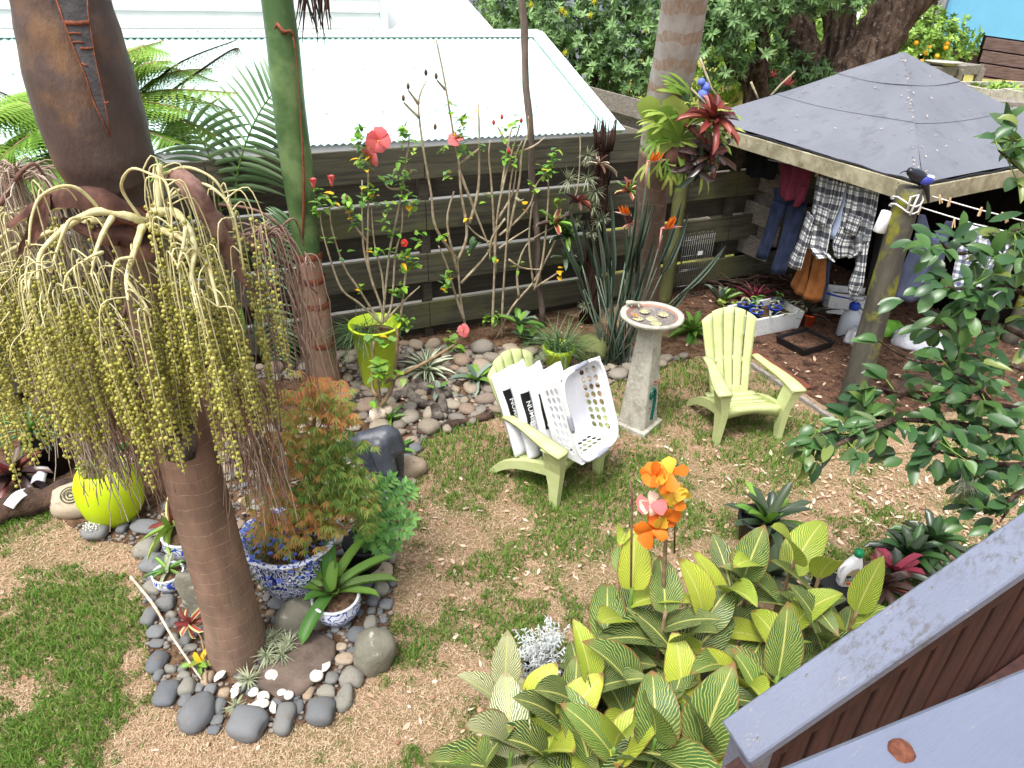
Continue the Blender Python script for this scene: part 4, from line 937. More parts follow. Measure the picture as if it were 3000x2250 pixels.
peg((2487, 520), pa, -.02, 'peg_yellow', 'yellow peg in the middle of the plaid shirt hem'); peg((2584, 548), pa, -.02, 'peg_green', 'green peg at the right end of the plaid shirt'); peg((2396, 500), pa, -.02, 'peg_wood', 'wooden peg at the left end of the plaid shirt')
# rope lashed to the post top
b = MB()
for zz, rr in ((.16, .115), (.10, .118)): b.tube([ptop+V((rr*cos(a/14*2*PI), rr*sin(a/14*2*PI), -zz+.03*sin(a))) for a in range(15)], .007, 5, cap=False)
b.tube([ptop+V((-.03, -.11, -.16)), ptop+V((-.04, -.12, -.05)), ptop+V((.02, -.11, -.03)), ptop+V((.0, -.115, -.2))], .01, 5)
o = b.build('lashing_rope', ['rope'], loc=ptop); tag(o, 'white rope lashed around the top of the mossy corner post', 'rope')
# tui-like black bird perched on the post
bd = thing('black_bird', ptop, 'black bird with blue back and curved beak perched on the corner post', 'bird')
b = MB(); q = ptop+V((.02, -.04, .03)); sp = [q+V((-.12, -.02, .11)), q+V((-.09, -.02, .105)), q+V((-.02, 0, .07)), q+V((.05, .02, .03)), q+V((.10, .03, -.02)), q+V((.15, .05, -.10)), q+V((.18, .06, -.16))]
b.tube(curve(sp, 4), [.006]+[.026, .030, .034, .035, .036, .045, .052, .055, .056, .055, .052, .048, .042, .036, .03, .026, .022, .02, .018, .017, .016, .014, .012, .008], 12)
b.build('body', ['bird_black'], bd)
b = MB(); b.tube(curve([q+V((-.125, -.02, .11)), q+V((-.155, -.02, .105)), q+V((-.175, -.02, .085))], 3), [.009, .002], 6); b.build('beak', ['bird_black'], bd)
b = MB(); b.sphere(q+V((.05, -.035, .04)), (.06, .02, .035), 1); b.build('wing', ['bird_blue'], bd)
b = MB(); b.sphere(q+V((.09, .01, .06)), (.045, .03, .02), 1); b.build('white_patch', ['bird_white'], bd)
b = MB(); b.sphere(q+V((-.10, -.045, .115)), .007, 1); b.build('eye', ['flower_red'], bd)
b = MB(); b.tube([q+V((.02, -.03, .02)), q+V((.015, -.035, -.03))], .005, 5); b.tube([q+V((.05, .0, .0)), q+V((.045, -.01, -.03))], .005, 5); b.build('legs', ['bird_black'], bd)
p = PY(2588, 650, pb.y+.02); b = MB(); b.box(p, (.10, .07, .19), Rz(.4) @ Ry(.22), bev=.01); o = b.build('white_box', ['white_plastic'], loc=p); tag(o, 'small white plastic box fixed to the left of the corner post', 'box')
# ---- things under the shelter ---------------------------------------------
def trough(nm, A, B, dep, h, th, m, label, cat, z=.02, flare=.9):
    A, B = V((A.x, A.y, z)), V((B.x, B.y, z)); d = (B-A); L = d.length; d.normalize(); n2 = V((-d.y, d.x, 0)); c = (A+B)/2+n2*dep/2
    b = MB(); rings = []
    for (l, w_, zz) in ((L*flare, dep*flare, 0), (L, dep, h), (L-2*th, dep-2*th, h), (L*flare-2*th, dep*flare-2*th, h*.35)):
        rings.append([b.vert(c+d*(sx*l/2)+n2*(sy*w_/2)+V((0, 0, zz))) for sx, sy in ((-1, -1), (1, -1), (1, 1), (-1, 1))])
    b.face(rings[0][::-1]); b.face(rings[3])
    for i in range(3):
        for j in range(4): b.face((rings[i][j], rings[i][(j+1) % 4], rings[i+1][(j+1) % 4], rings[i+1][j]))
    t = thing(nm, c, label, cat); bo_ = b.build('shell', [m], t, smooth=False); 
    s = MB(); s.poly([c+d*(sx*(L*.9-2*th)/2)+n2*(sy*(dep*.9-2*th)/2)+V((0, 0, h*.72)) for sx, sy in ((-1, -1), (1, -1), (1, 1), (-1, 1))]); s.build('potting_soil', ['bark_mulch'], t, smooth=False)
    return t, c, d, n2
t, c, d, n2 = trough('foam_box', G(2194, 996), G(2344, 966), .46, .22, .035, 'foam_white', 'white foam box of blue pots and seedlings behind the right chair', 'box', flare=.94)
potl = lambda r, h: [(0, 0), (r*.75, 0), (r, h), (r*1.08, h), (r*1.08, h+.012), (r*.92, h+.012), (r*.88, h-.015), (0, h-.02)]
for i, (u, v_, m, nm) in enumerate([(-.24, -.10, 'blue_plastic', 'front left blue pot in the foam box'), (-.09, .08, 'blue_plastic', 'back left blue pot in the foam box'), (.05, -.09, 'blue_plastic', 'front middle blue pot in the foam box'), (.22, .06, 'purple_plastic', 'purple pot at the right end of the foam box'), (-.24, .11, 'blue_plastic', 'rear corner blue pot in the foam box')]):
    q = c+d*u+n2*v_+V((0, 0, .17)); tp = thing('plant_pot', q, nm, 'plant pot', 'pots in the foam box'); b = MB(); b.lathe(potl(.075, .09), 16, q, mat=[0]*5+[0, 0]); b.build('pot', [m], tp)
    b = MB(); b.lathe([(0, .085), (.07, .085)], 12, q); b.build('compost', ['bark_mulch'], tp)
    for k in range(9): leafo(tp, 'leaf_wist' if i % 2 else 'leaf_air', q+V((0, 0, .09+.012*k)), sph(U(0, 6.3), U(.1, .8)), U(.06, .11), .03, 'ellip', .5)
t2, c2, d2, n22 = trough('foam_trough', PP(2425, 893, C0+V((1.2, 1.9, 0)), (0, 1, 0)), PP(2545, 935, C0+V((1.3, 1.8, 0)), (0, 1, 0)), .3, .26, .03, 'foam_white', 'white foam trough standing behind the sprayer', 'box', z=.12, flare=.95)
t3, c3, d3, n3 = trough('black_tray', G(2268, 1008), G(2350, 1052), .5, .085, .02, 'black_plastic', 'black seed tray filled with brown mulch on the shelter floor', 'tray', flare=.92)
p = G(2362, 955); tp = thing('orange_pot', p, 'orange plastic pot with brown bromeliad at the right of the foam box', 'plant pot'); b = MB(); b.lathe([(0, 0), (.06, 0), (.085, .15), (.092, .15), (.092, .17), (.08, .17), (.076, .13), (0, .13)], 18, p); b.build('pot', ['orange_plastic'], tp)
for k in range(16): leafo(tp, 'leaf_purple' if k % 2 else 'leaf_brom_dark', p+V((0, 0, .14)), sph(k*2.4, U(.25, 1.2)), U(.22, .38), .035, 'sword', U(.3, 1))
# pump sprayer
p = G(2478, 985); sp_ = thing('pump_sprayer', p, 'translucent white pump sprayer with blue collar beside the post', 'sprayer')
b = MB(); b.lathe([(0, 0), (.10, 0), (.115, .02), (.115, .22), (.10, .29), (.05, .335), (.045, .36), (0, .36)], 22, p); b.build('tank', ['sprayer'], sp_)
b = MB(); b.lathe([(0, .35), (.055, .35), (.06, .37), (.06, .41), (.04, .43), (0, .43)], 16, p); b.build('collar', ['blue_plastic'], sp_)
b = MB(); b.tube([p+V((0, 0, .42)), p+V((0, 0, .47))], .014, 8); b.tube(curve([p+V((-.07, 0, .50)), p+V((-.075, 0, .46)), p+V((.075, 0, .46)), p+V((.07, 0, .51)), p+V((-.07, 0, .50))], 4), .010, 6); b.build('handle', ['grey_plastic'], sp_)
b = MB(); b.tube(curve([p+V((.05, -.02, .38)), p+V((.14, -.05, .30)), p+V((.10, -.12, .16)), p+V((-.06, -.125, .08)), p+V((-.12, -.06, .02))], 5), .008, 6); b.build('hose', ['black_plastic'], sp_)
b = MB(); b.tube([p+V((-.36, .12, .50)), p+V((-.20, .08, .47)), p+V((-.02, .02, .46))], [.016, .010, .008], 8); b.build('wand', ['blue_plastic'], sp_)
# wire rack leaning on the fence
wr = thing('wire_rack', FP(fence_s(2020, 860), 0, -.2), 'grey wire rack leaning on the fence behind the bird of paradise', 'rack')
A, B = PP(1975, 890, FN*(FOFF-.2), FN), PP(2062, 872, FN*(FOFF-.2), FN); zt = .86
b = MB(); 
for i in range(15):
    q = lerp(A, B, i/14); q2 = lerp(A, B, min(1, (i+1)/14)); b.tube([V((q.x, q.y, .02)), V((q.x, q.y, zt))], .0035, 4)
    if i % 2 == 0: b.tube([V((q.x, q.y, zt)), (q+q2)/2+V((0, 0, zt+.035-(q+q2).z/2)), V((q2.x, q2.y, zt))], .0035, 4)
for z in (.04, .2, .40, .42, .60, .80): b.tube([V((A.x, A.y, z)), V((B.x, B.y, z))], .0045, 4)
b.build('grid', ['wire'], wr)
b = MB(); q = lerp(A, B, .6); b.box((q.x, q.y-.012, .62), (.07, .004, .05), Rz(FA)); b.build('tag', ['white_plastic'], wr, smooth=False)
# bags and bits on the right
def blob(nm, c, s, m, label, cat, seed=0, lump=.18):
    b = MB(); vs, fs = ICO[2]; r = random.Random(seed); ph = [r.uniform(0, 6) for _ in range(6)]
    for x, y, z in vs:
        k = 1+lump*sin(3*x+ph[0])*sin(2.5*y+ph[1])+lump*.6*sin(7*x+4*y+ph[2])+lump*.4*sin(9*y-5*z+ph[3]); zz = max(z, -.25)
        b.v.append((c[0]+x*s[0]*k, c[1]+y*s[1]*k, c[2]+(zz+.25)*s[2]*k))
    for f in fs: b.face(f)
    o = b.build(nm, [m], loc=c); return tag(o, label, cat)
blob('plastic_bag', G(2700, 1010), (.33, .24, .15), 'plastic_bag', 'crumpled white plastic bag on the soil right of the post', 'bag', 1)
blob('plastic_bag', G(2590, 985)+V((.05, .1, 0)), (.22, .16, .12), 'bag_green', 'green and white crumpled bag just right of the post', 'bag', 2)
blob('paper_bag', G(2455, 1000)+V((.16, -.05, 0)), (.10, .06, .17), 'plastic_bag', 'small crumpled white sack between sprayer and post', 'bag', 3, .3)
p = G(2690, 860); tp = thing('green_pot', V((p.x, p.y, 0)), 'dark green pot with small plant behind the singlet', 'plant pot'); b = MB(); b.lathe(potl(.16, .26), 18, V((p.x, p.y, 0))); b.build('pot', ['bottle_green'], tp)
for k in range(14): leafo(tp, 'leaf_hibiscus', V((p.x, p.y, .28)), sph(U(0, 6.3), U(.1, 1.2)), U(.1, .22), .06, 'ellip', .6)
A, B = G(2600, 1165), G(2860, 1120); b = MB(); b.tube(curve([A+V((0, 0, .09)), lerp(A, B, .35)+V((0, 0, .11)), lerp(A, B, .7)+V((0, 0, .1)), B+V((0, 0, .1))], 5), [.085+.02*sin(i*1.9) for i in range(16)], 14)
o = b.build('log_edging', ['old_log'], loc=A); tag(o, 'brown rotting log edging the soil right of the mossy post', 'log')
A, B = G(2185, 1030), G(2365, 1148); d = (B-A).normalized(); b = MB(); b.box((A+B)/2+V((0, 0, .04)), ((B-A).length, .10, .03), Matrix((d, V((-d.y, d.x, 0)), V((0, 0, 1)))).transposed(), bev=.004); o = b.build('painted_plank', ['edge_board'], loc=A, smooth=False); tag(o, 'red-brown painted plank on the soil behind the right chair', 'plank')
A, B = G(2180, 1060), G(2440, 1235); d = (B-A).normalized(); b = MB(); b.box((A+B)/2+V((0, 0, .02)), ((B-A).length, .05, .05), Matrix((d, V((-d.y, d.x, 0)), V((0, 0, 1)))).transposed(), bev=.006); o = b.build('edging_board', ['grey_timber'], loc=A, smooth=False); tag(o, 'thin grey timber edging between lawn and shelter soil', 'edging')
# roots and prunings heaped by the back fence
b = MB(); r = random.Random(5)
for _ in range(60):
    p = G(r.uniform(2150, 2420), r.uniform(845, 905)); a = r.uniform(0, 6.3); q = [p+V((0, 0, r.uniform(.02, .2)))]
    for k in range(5): a += r.uniform(-.5, .5); q.append(q[-1]+V((cos(a)*.14, sin(a)*.14, r.uniform(-.06, .07)))); q[-1].z = max(.02, q[-1].z)
    b.tube(q, [r.uniform(.006, .022), .004], 5)
o = b.build('pruned_branches', ['old_log']); tag(o, 'tangle of dark dry prunings heaped under the back of the shelter', 'branches', kind='stuff')
# ================================================================== BACKGROUND TREES
def rosette_crown(b, ells, n, L, W, leaves=9, seed=1, shell=.35, vr=(.02, .98), lean=.5):
    r = random.Random(seed); vols = [e[1][0]*e[1][1]*e[1][2] for e in ells]; tot = sum(vols)
    for _ in range(n):
        c, rad = ells[r.choices(range(len(ells)), [v**.7 for v in vols])[0]]
        while True:
            q = V((r.gauss(0, 1), r.gauss(0, 1), r.gauss(0, 1))); 
            if q.length > 1e-3: q.normalize(); break
        k = 1-shell*r.random()**1.6; k *= 1+.12*sin(5*q.x+3*q.z+seed)+.1*sin(7*q.y+seed)
        p = V(c)+V((q.x*rad[0]*k, q.y*rad[1]*k, q.z*rad[2]*k)); ax = (q+V((r.uniform(-.6, .6), r.uniform(-.6, .6), r.uniform(-.1, .8)))).normalized()
        t1 = ax.orthogonal().normalized(); t2 = ax.cross(t1); v0 = r.uniform(*vr)
        for i in range(leaves):
            a = i*2.4+r.uniform(-.2, .2); el = r.uniform(.15, 1.1); d = (t1*cos(a)+t2*sin(a))*cos(el)+ax*sin(el)
            b.blade(p+ax*(i*.006), d, ax, L*r.uniform(.7, 1.15), W, 'ellip', 2, .35, .2, a=min(.99, max(.01, v0+r.uniform(-.18, .18))))
def branchy(b, pts, r0, r1, n=8, k=5): 
    c = curve(pts, k); b.tube(c, [lerp(r0, r1, i/(len(c)-1))*(1+.06*sin(i*2.1)) for i in range(len(c))], n)
def gp_(px, py, Y): return PY(px, py, Y)
# hedge-like pohutukawa behind the mint roof
p = V((1.6, 14.6, 0)); t = thing('flowering_shrub_tree', p, 'dense grey-green rounded evergreen tree right behind the mint roof', 'tree', 'evergreen trees behind the fence')
b = MB(); 
for k in range(6):
    q = PY(U(1560, 1850), U(0, 120), 14.3); branchy(b, [p+V((U(-.3, .3), 0, 0)), lerp(p, q, .5)+V((0, 0, .2)), q], .13, .03)
b.build('trunk', ['tree_bark'], t)
b = MB(); ells = [(PY(1560, 60, 14.0), (1.0, 1.0, .95)), (PY(1700, 110, 14.2), (1.15, 1.1, 1.15)), (PY(1850, 60, 14.0), (1.1, 1.0, 1.2)), (PY(1790, 250, 13.4), (.85, .8, .85)), (PY(1660, 0, 14.5), (1.3, 1, .9)), (PY(1870, 190, 13.6), (.8, .8, .9)), (PY(1930, 20, 14.4), (.9, .9, 1.0)), (PY(1500, 0, 15), (.9, .9, .7))]
rosette_crown(b, ells, 2300, .13, .042, 9, 3); b.build('crown', ['leaf_poh'], t)
b = MB()
for k in range(40): b.blade((0, 0, 0), sph(k*2.4, lerp(-.3, 1.5, k/39)), (0, 0, 1), .09, .014, 'spike', 2, 0)
fhm = b.mesh('flower_head', ['peg_yellow'])
for px, py in ((1645, 35), (1655, 45), (1890, 95), (1655, 160), (1730, 50), (1740, 10), (1555, 20), (1950, 40), (1860, 140)): inst('flower_head', fhm, t, PY(px, py, 13.0))
# second evergreen between palm and big trunk
p = PY(2250, 345, 11.6); p.z = 0; t = thing('evergreen_tree', p, 'leafy evergreen tree with leaning dark trunk right of the ringed palm', 'tree', 'evergreen trees behind the fence')
b = MB(); branchy(b, [p, PY(2215, 270, 11.6), PY(2160, 190, 11.6), PY(2130, 60, 11.6), PY(2100, -120, 11.6)], .24, .10, 10)
branchy(b, [PY(2215, 270, 11.6), PY(2235, 150, 11.6), PY(2230, 60, 11.6), PY(2260, -100, 11.6)], .13, .07); branchy(b, [PY(2160, 190, 11.6), PY(2060, 80, 11.8), PY(2000, 0, 12)], .08, .04)
branchy(b, [PY(2240, 300, 11.5), PY(2225, 200, 11.2), PY(2222, 170, 11.0)], .10, .06)
b.build('trunk', ['tree_bark'], t)
b = MB(); ells = [(PY(2090, 110, 11.0), (.55, .5, .45)), (PY(2110, 30, 11.2), (.7, .6, .5)), (PY(2190, -40, 11.4), (.8, .7, .5)), (PY(2130, 190, 10.8), (.30, .3, .22)), (PY(2050, -40, 11.6), (.7, .7, .6)), (PY(2260, 10, 11.2), (.5, .5, .35)), (PY(2330, -50, 11.4), (.7, .6, .4)), (PY(2010, 60, 11.8), (.5, .5, .6)), (PY(2225, 155, 10.9), (.12, .12, .10)), (PY(2150, 185, 10.6), (.14, .14, .12)), (PY(2420, -30, 11.4), (.6, .5, .35))]
rosette_crown(b, ells, 900, .13, .040, 10, 8, shell=.6); b.build('crown', ['leaf_poh'], t)
# big old trunk behind the shelter
bp = PY(2470, 345, 12.2); bp.z = 0; t = thing('old_tree', bp, 'old tree with massive fissured brown trunk leaning right behind the shelter', 'tree', 'evergreen trees behind the fence')
b = MB(); branchy(b, [bp, PY(2450, 300, 12.2), PY(2520, 190, 12.2), PY(2580, 100, 12.2), PY(2640, 0, 12.2), PY(2720, -110, 12.2)], .50, .30, 14, 6)
branchy(b, [PY(2560, 130, 12.2), PY(2640, 50, 12.1), PY(2690, 0, 12.0), PY(2800, -80, 11.9)], .24, .18, 10)
branchy(b, [PY(2450, 250, 12.2), PY(2465, 130, 12.2), PY(2475, 20, 12.2), PY(2480, -100, 12.2)], .20, .16, 10)
branchy(b, [PY(2390, 240, 12.6), PY(2345, 120, 12.6), PY(2310, 30, 12.6), PY(2250, -60, 12.6)], .27, .22, 10); branchy(b, [PY(2380, 220, 12.7), PY(2360, 90, 12.7), PY(2365, -60, 12.7)], .17, .15, 10)
branchy(b, [PY(2400, 190, 12.4), PY(2430, 110, 12.4), PY(2420, 30, 12.4), PY(2400, -40, 12.4)], .10, .08)
r = random.Random(3)
for k in range(50):
    q = PY(r.uniform(2380, 2500), r.uniform(200, 270), 11.75); b.tube([q, q+V((r.uniform(-.15, .1), -.05, -.25)), q+V((r.uniform(-.3, .1), -.1, -.5))], [.012, .006], 4)
b.build('trunk', ['tree_bark'], t)
b = MB(); ells = [(PY(2330, 230, 12.0), (.6, .5, .35)), (PY(2400, 290, 11.9), (.5, .4, .35)), (PY(2290, 260, 12.0), (.4, .4, .35)), (PY(2500, -60, 12.4), (.9, .8, .3)), (PY(2250, 215, 12.4), (.4, .4, .5))]
rosette_crown(b, ells, 420, .13, .04, 9, 12, vr=(.02, .7)); b.build('crown', ['leaf_poh'], t)
b = MB()
for px, py in ((2263, 225), (2302, 250), (2312, 248)):
    c = PY(px, py, 11.5)
    for k in range(26): b.blade(c, sph(U(0, 6.3), U(-.1, 1.5)), (0, 0, 1), .14, .02, 'spike', 1, .2)
b.build('red_flowers', ['flower_pink'], t)
# bright shrub seen between the trunks
for j, (px, py, Y, rad, n, lab) in enumerate([(2290, 100, 16.0, (1.2, .8, 1.1), 330, 'sunlit yellow-green shrub seen between the dark trunks'), (2430, 90, 16.5, (1.2, .8, 1.3), 330, 'bright green shrub behind the tall straight trunk'), (2140, 210, 17, (1.4, .9, .8), 220, 'low dark shrub on the lawn left of the leaning trunk')]):
    c = PY(px, py, Y); t = thing('garden_shrub', (c.x, c.y, 0), lab, 'shrub', 'shrubs behind the fence'); b = MB(); rosette_crown(b, [(c, rad)], n, .22, .07, 8, 20+j); b.build('crown', ['leaf_orange_tree'], t)
    b = MB(); branchy(b, [(c.x, c.y, 0), (c.x+.1, c.y, c.z*.6), c], .08, .03); b.build('trunk', ['tree_bark'], t)
# orange tree by the blue house
c = PY(2690, 130, 19.4); t = thing('orange_tree', (c.x, c.y, TZ), 'bushy citrus tree with ripe oranges in front of the blue house', 'tree')
b = MB(); branchy(b, [(c.x, c.y, TZ), (c.x, c.y, TZ+.3), c], .09, .04); branchy(b, [(c.x, c.y, TZ+.2), c+V((-.6, 0, 0))], .06, .02); branchy(b, [(c.x, c.y, TZ+.2), c+V((.6, 0, 0))], .06, .02); b.build('trunk', ['tree_bark'], t)
ells = [(PY(2640, 120, 19.4), (1.0, .9, .8)), (PY(2710, 130, 19.3), (1.1, .9, .8)), (PY(2770, 140, 19.4), (.85, .8, .65)), (PY(2660, 170, 18.9), (1.0, .8, .65)), (PY(2600, 170, 19.2), (.7, .7, .6))]
b = MB(); rosette_crown(b, ells, 1000, .13, .065, 8, 31, shell=.45); b.build('crown', ['leaf_orange_tree'], t)
r = random.Random(4); ob = MB(); ob.sphere((0, 0, 0), 1, 1); om = ob.mesh('orange', ['orange_fruit'])
for px, py in ((2583, 150), (2586, 143), (2610, 160), (2663, 172), (2673, 176), (2684, 187), (2713, 155), (2717, 150), (2684, 126), (2775, 127), (2771, 140), (2722, 138), (2655, 171), (2640, 180), (2745, 165), (2700, 180), (2625, 150)):
    inst('orange', om, t, PY(px, py, 18.45), None, (.06, .06, .056))
# far trees closing the view at the top
for j, (x, y, z, rx, rz, lab) in enumerate([(-2, 30, 3, 4, 4, 'far green tree behind the slate blue house'), (7, 27, 3.5, 4, 4, 'far green tree between slate house and old trunk'), (14, 30, 4, 4.5, 4.5, 'far green tree behind the old leaning trunk')]):
    t = thing('far_tree', (x, y, 0), lab, 'tree', 'far trees'); b = MB(); rosette_crown(b, [((x, y, z), (rx, 1.6, rz)), ((x+1.5, y-1, z-1.5), (rx*.6, 1.2, rz*.5))], 900, .42, .15, 7, 60+j); b.build('crown', ['leaf_poh'], t)
    b = MB(); branchy(b, [(x, y, 0), (x, y, z*.5), (x, y, z)], .3, .1); b.build('trunk', ['tree_bark'], t)
# bare twigs and two blue flower balls behind the palm
t = thing('blue_flower_plant', G(2060, 400), 'plant with round blue flower heads behind the ringed palm', 'plant'); c0 = PY(2065, 330, 9.6)
ORG[t.as_pointer()] = V(t.location)
b = MB()
for px, py in ((2055, 245), (2068, 240), (2058, 275)): b.tube([V((c0.x, c0.y, 0)), PY(px, py, 9.6)], .012, 5)
b.build('stems', ['stem_grey'], t); b = MB()
for px, py, s in ((2055, 240, .05), (2070, 256, .06), (2060, 278, .075)): b.sphere(PY(px, py, 9.55), s, 1)
b.build('flower_balls', ['flower_blue'], t)
b = MB(); 
for pts in ([(2050, 170), (2085, 260), (2120, 305)], [(2015, 250), (2060, 295), (2085, 330)], [(2250, 290), (2290, 245), (2330, 208)], [(2200, 240), (2215, 275), (2222, 290)]): b.tube([PY(x, y, 9.0) for x, y in pts], [.015, .01], 5)
o = b.build('bare_twigs', ['stem_grey']); tag(o, 'pale bare twigs sticking up between palm and shelter roof', 'twigs')
# ================================================================== PALMS
def trunk_from_px(prof, Yf):
    """prof rows: (cx, y, width px); returns centre points and radii on the plane/depth Yf(y)"""
    pts = []; rad = []
    for cx, y, w_ in prof:
        p = PY(cx, y, Yf(y) if callable(Yf) else Yf); pts.append(p); rad.append(w_/2*mpp(p))
    return pts, rad
def smoothtrunk(b, pts, rad, n=24, k=5, mat=0):
    c = curve(pts, k); t = [i/(len(c)-1)*(len(rad)-1) for i in range(len(c))]
    R = []
    for x in t:
        i = min(int(x), len(rad)-2); f = x-i; f = sm(f); R.append(lerp(rad[i], rad[i+1], f))
    b.tube(c, R, n, mat); return c, R
PB0 = G(697, 1912); PYF = PB0.y
pal = thing('fruiting_palm', PB0, 'large palm with brown sheath and hanging strings of green fruit at left', 'palm tree')
low = [(700, 1935, 176), (692, 1880, 166), (672, 1780, 154), (646, 1680, 156), (612, 1560, 160), (566, 1390, 160), (535, 1280, 156), (495, 1120, 150), (450, 900, 140), (405, 700, 134), (384, 625, 132)]
pts, rad = trunk_from_px(low, PYF); b = MB(); smoothtrunk(b, pts, rad); b.build('trunk', ['palm_brown'], pal)
shp = [(385, 640, 128), (372, 600, 140), (337, 545, 222), (304, 450, 268), (270, 340, 286), (238, 230, 290), (208, 110, 278), (181, 0, 262), (150, -130, 235), (125, -260, 205)]
pts, rad = trunk_from_px(shp, PYF); b = MB(); shc, shR = smoothtrunk(b, pts, rad, 32, 6); shaft = b.build('crownshaft', ['shaft_brown'], pal)
def on_shaft(px, py, lift=1.006):
    # nearest axis sample in image row
    best = min(range(len(shp)-1), key=lambda i: 0 if shp[i+1][1] <= py <= shp[i][1] else 1e9+abs(shp[i][1]-py))
    a, c = shp[best], shp[best+1]; f = (py-a[1])/(c[1]-a[1]); cx = lerp(a[0], c[0], f); wd = lerp(a[2], c[2], sm(min(1, max(0, f)))); o = max(-.99, min(.99, (px-cx)/(wd/2)))
    q = PY(cx, py, PYF); r_ = wd/2*mpp(q); y = PYF-r_*math.sqrt(1-o*o)*lift
    return PY(lerp(cx, px, 1), py, y)
b = MB(); L_ = [(158, -20), (190, 70), (212, 130), (228, 170), (250, 220), (275, 300), (300, 350), (322, 400)]; R_x = [(255, -20), (258, 40), (268, 100), (275, 150), (285, 200), (305, 290), (315, 340), (323, 400)]
b.grid(lambda u, v: (lambda k: on_shaft(*(V((*lerp(V(L_[min(int(k), 6)]), V(L_[min(int(k), 6)+1]), k-min(int(k), 6)), 0)).lerp(V((*lerp(V(R_x[min(int(k), 6)]), V(R_x[min(int(k), 6)+1]), k-min(int(k), 6)), 0)), u))[:2], 1.012))(v*7), 5, 21)
b.build('split_face', ['shaft_grey'], shaft)
b = MB()
for ln, w0 in ((L_, .0028), (R_x, .002), ([(192, 66), (225, 68), (262, 66)], .008), ([(235, 141), (255, 142), (276, 140)], .004), ([(200, 98), (218, 96), (238, 99)], .003), ([(212, 124), (228, 122), (246, 124)], .003), ([(305, 300), (312, 302), (318, 298)], .004), ([(240, 185), (248, 190), (256, 192)], .003)):
    b.tube([on_shaft(x, y, 1.02) for x, y in ln], w0, 5)
b.build('split_edge', ['shaft_orange'], shaft)
# collar where the sheath meets the trunk
b = MB(); q = PY(385, 628, PYF); b.lathe([(rad[0]*1.02, -.05), (rad[0]*1.08, 0), (rad[0]*1.04, .05)], 24, q); b.build('leaf_scar_collar', ['shaft_orange'], pal)
# ---- flower-stalk branches
HUB = PY(428, 650, PYF-.20)
def br(pxs, off0, off1, r0, r1, b):
    n = len(pxs); pts = [PY(x, y, PYF+lerp(off0, off1, i/(n-1))) for i, (x, y) in enumerate(pxs)]; c = curve(pts, 5)
    b.tube(c, [lerp(r0*.62, r1*.55, i/(len(c)-1))*(1+.08*sin(i*1.3)) for i in range(len(c))], 8); return c
BR = [([(428, 655), (395, 640), (295, 619), (232, 640), (169, 686), (118, 745), (112, 820)], -.16, -.5, .034, .010), ([(426, 652), (456, 619), (466, 577), (466, 513), (470, 480)], -.16, -.10, .036, .020),
      ([(418, 660), (405, 700), (388, 754), (371, 813), (375, 880)], -.2, -.55, .026, .009), ([(450, 627), (506, 619), (548, 661), (570, 724), (561, 809), (575, 900)], -.16, -.5, .030, .009),
      ([(440, 660), (490, 680), (540, 703), (599, 754), (624, 830), (640, 900)], -.2, -.42, .026, .009), ([(329, 636), (304, 678), (278, 745), (270, 800)], -.3, -.5, .018, .008), ([(422, 652), (363, 568), (359, 526), (388, 494), (439, 509), (485, 534), (500, 600), (505, 700)], -.2, -.42, .010, .006),
      ([(300, 622), (240, 560), (185, 545), (120, 575), (92, 640), (85, 720)], -.26, -.45, .012, .007), ([(545, 665), (535, 730), (520, 790)], -.38, -.45, .014, .008), ([(232, 640), (200, 650), (165, 740), (150, 800)], -.36, -.5, .012, .007),
      ([(440, 640), (520, 560), (600, 540), (670, 600), (700, 700), (715, 800)], -.1, -.12, .012, .007), ([(466, 520), (540, 490), (620, 520), (660, 580), (690, 680), (720, 800)], -.08, -.05, .012, .006), ([(390, 645), (250, 650), (120, 690), (20, 740), (-60, 800)], -.05, .1, .026, .010),
      ([(430, 650), (330, 600), (200, 600), (70, 640), (0, 700)], .05, .1, .03, .012), ([(388, 754), (345, 762), (330, 800), (325, 880)], -.4, -.5, .010, .006), ([(371, 820), (400, 860), (430, 900), (445, 960)], -.5, -.52, .009, .006), ([(240, 770), (300, 740), (270, 750), (200, 800), (185, 860)], -.4, -.52, .010, .006)]
b = MB(); starts = []
for pxs, o0, o1, r0, r1 in BR:
    c = br(pxs, o0, o1, r0, r1, b); starts += c[len(c)//2:]
b.build('fruit_stalk', ['fruit_stem'], pal)
# ---- hanging strings with fruit
r = random.Random(12); b = MB(); fr = []
zh = HUB.z
def inpx0(p):
    v_ = p-CAM; return 1500+FPX*v_.dot(R_)/v_.dot(F_)
def hang(b, p0, p1, p2, zend, sway, rr, nseg, a, fruits=True, m=0, kink=.0):
    pts = curve([p0, p1, p2], 4)[:-1]; L = p2.z-zend; n = max(3, int(L/.07)); cur = V(p2); sx, sy = r.uniform(-sway, sway), r.uniform(-sway, sway)
    hp = []
    for i in range(n+1):
        t = i/n; q = V((p2.x+sx*t*L+kink*r.uniform(-1, 1), p2.y+sy*t*L+kink*r.uniform(-1, 1), p2.z-L*t)); hp.append(q)
    pts += hp; b.tube(pts, [lerp(rr, rr*.5, i/(len(pts)-1)) for i in range(len(pts))], 5, m, a=a, cap=False)
    if fruits:
        s = .02; d0 = 0
        while s < L-.02:
            t = s/L*n; i = min(int(t), n-1); q = lerp(hp[i], hp[i+1], t-i); az = d0*2.4+r.uniform(-.5, .5); d0 += 1
            dens = min(1, .35+s/L*1.2)
            if r.random() < dens*.93: fr.append((q.x+cos(az)*.0125, q.y+sin(az)*.0125, q.z, r.uniform(.0058, .0090)))
            s += r.uniform(.0075, .0125)
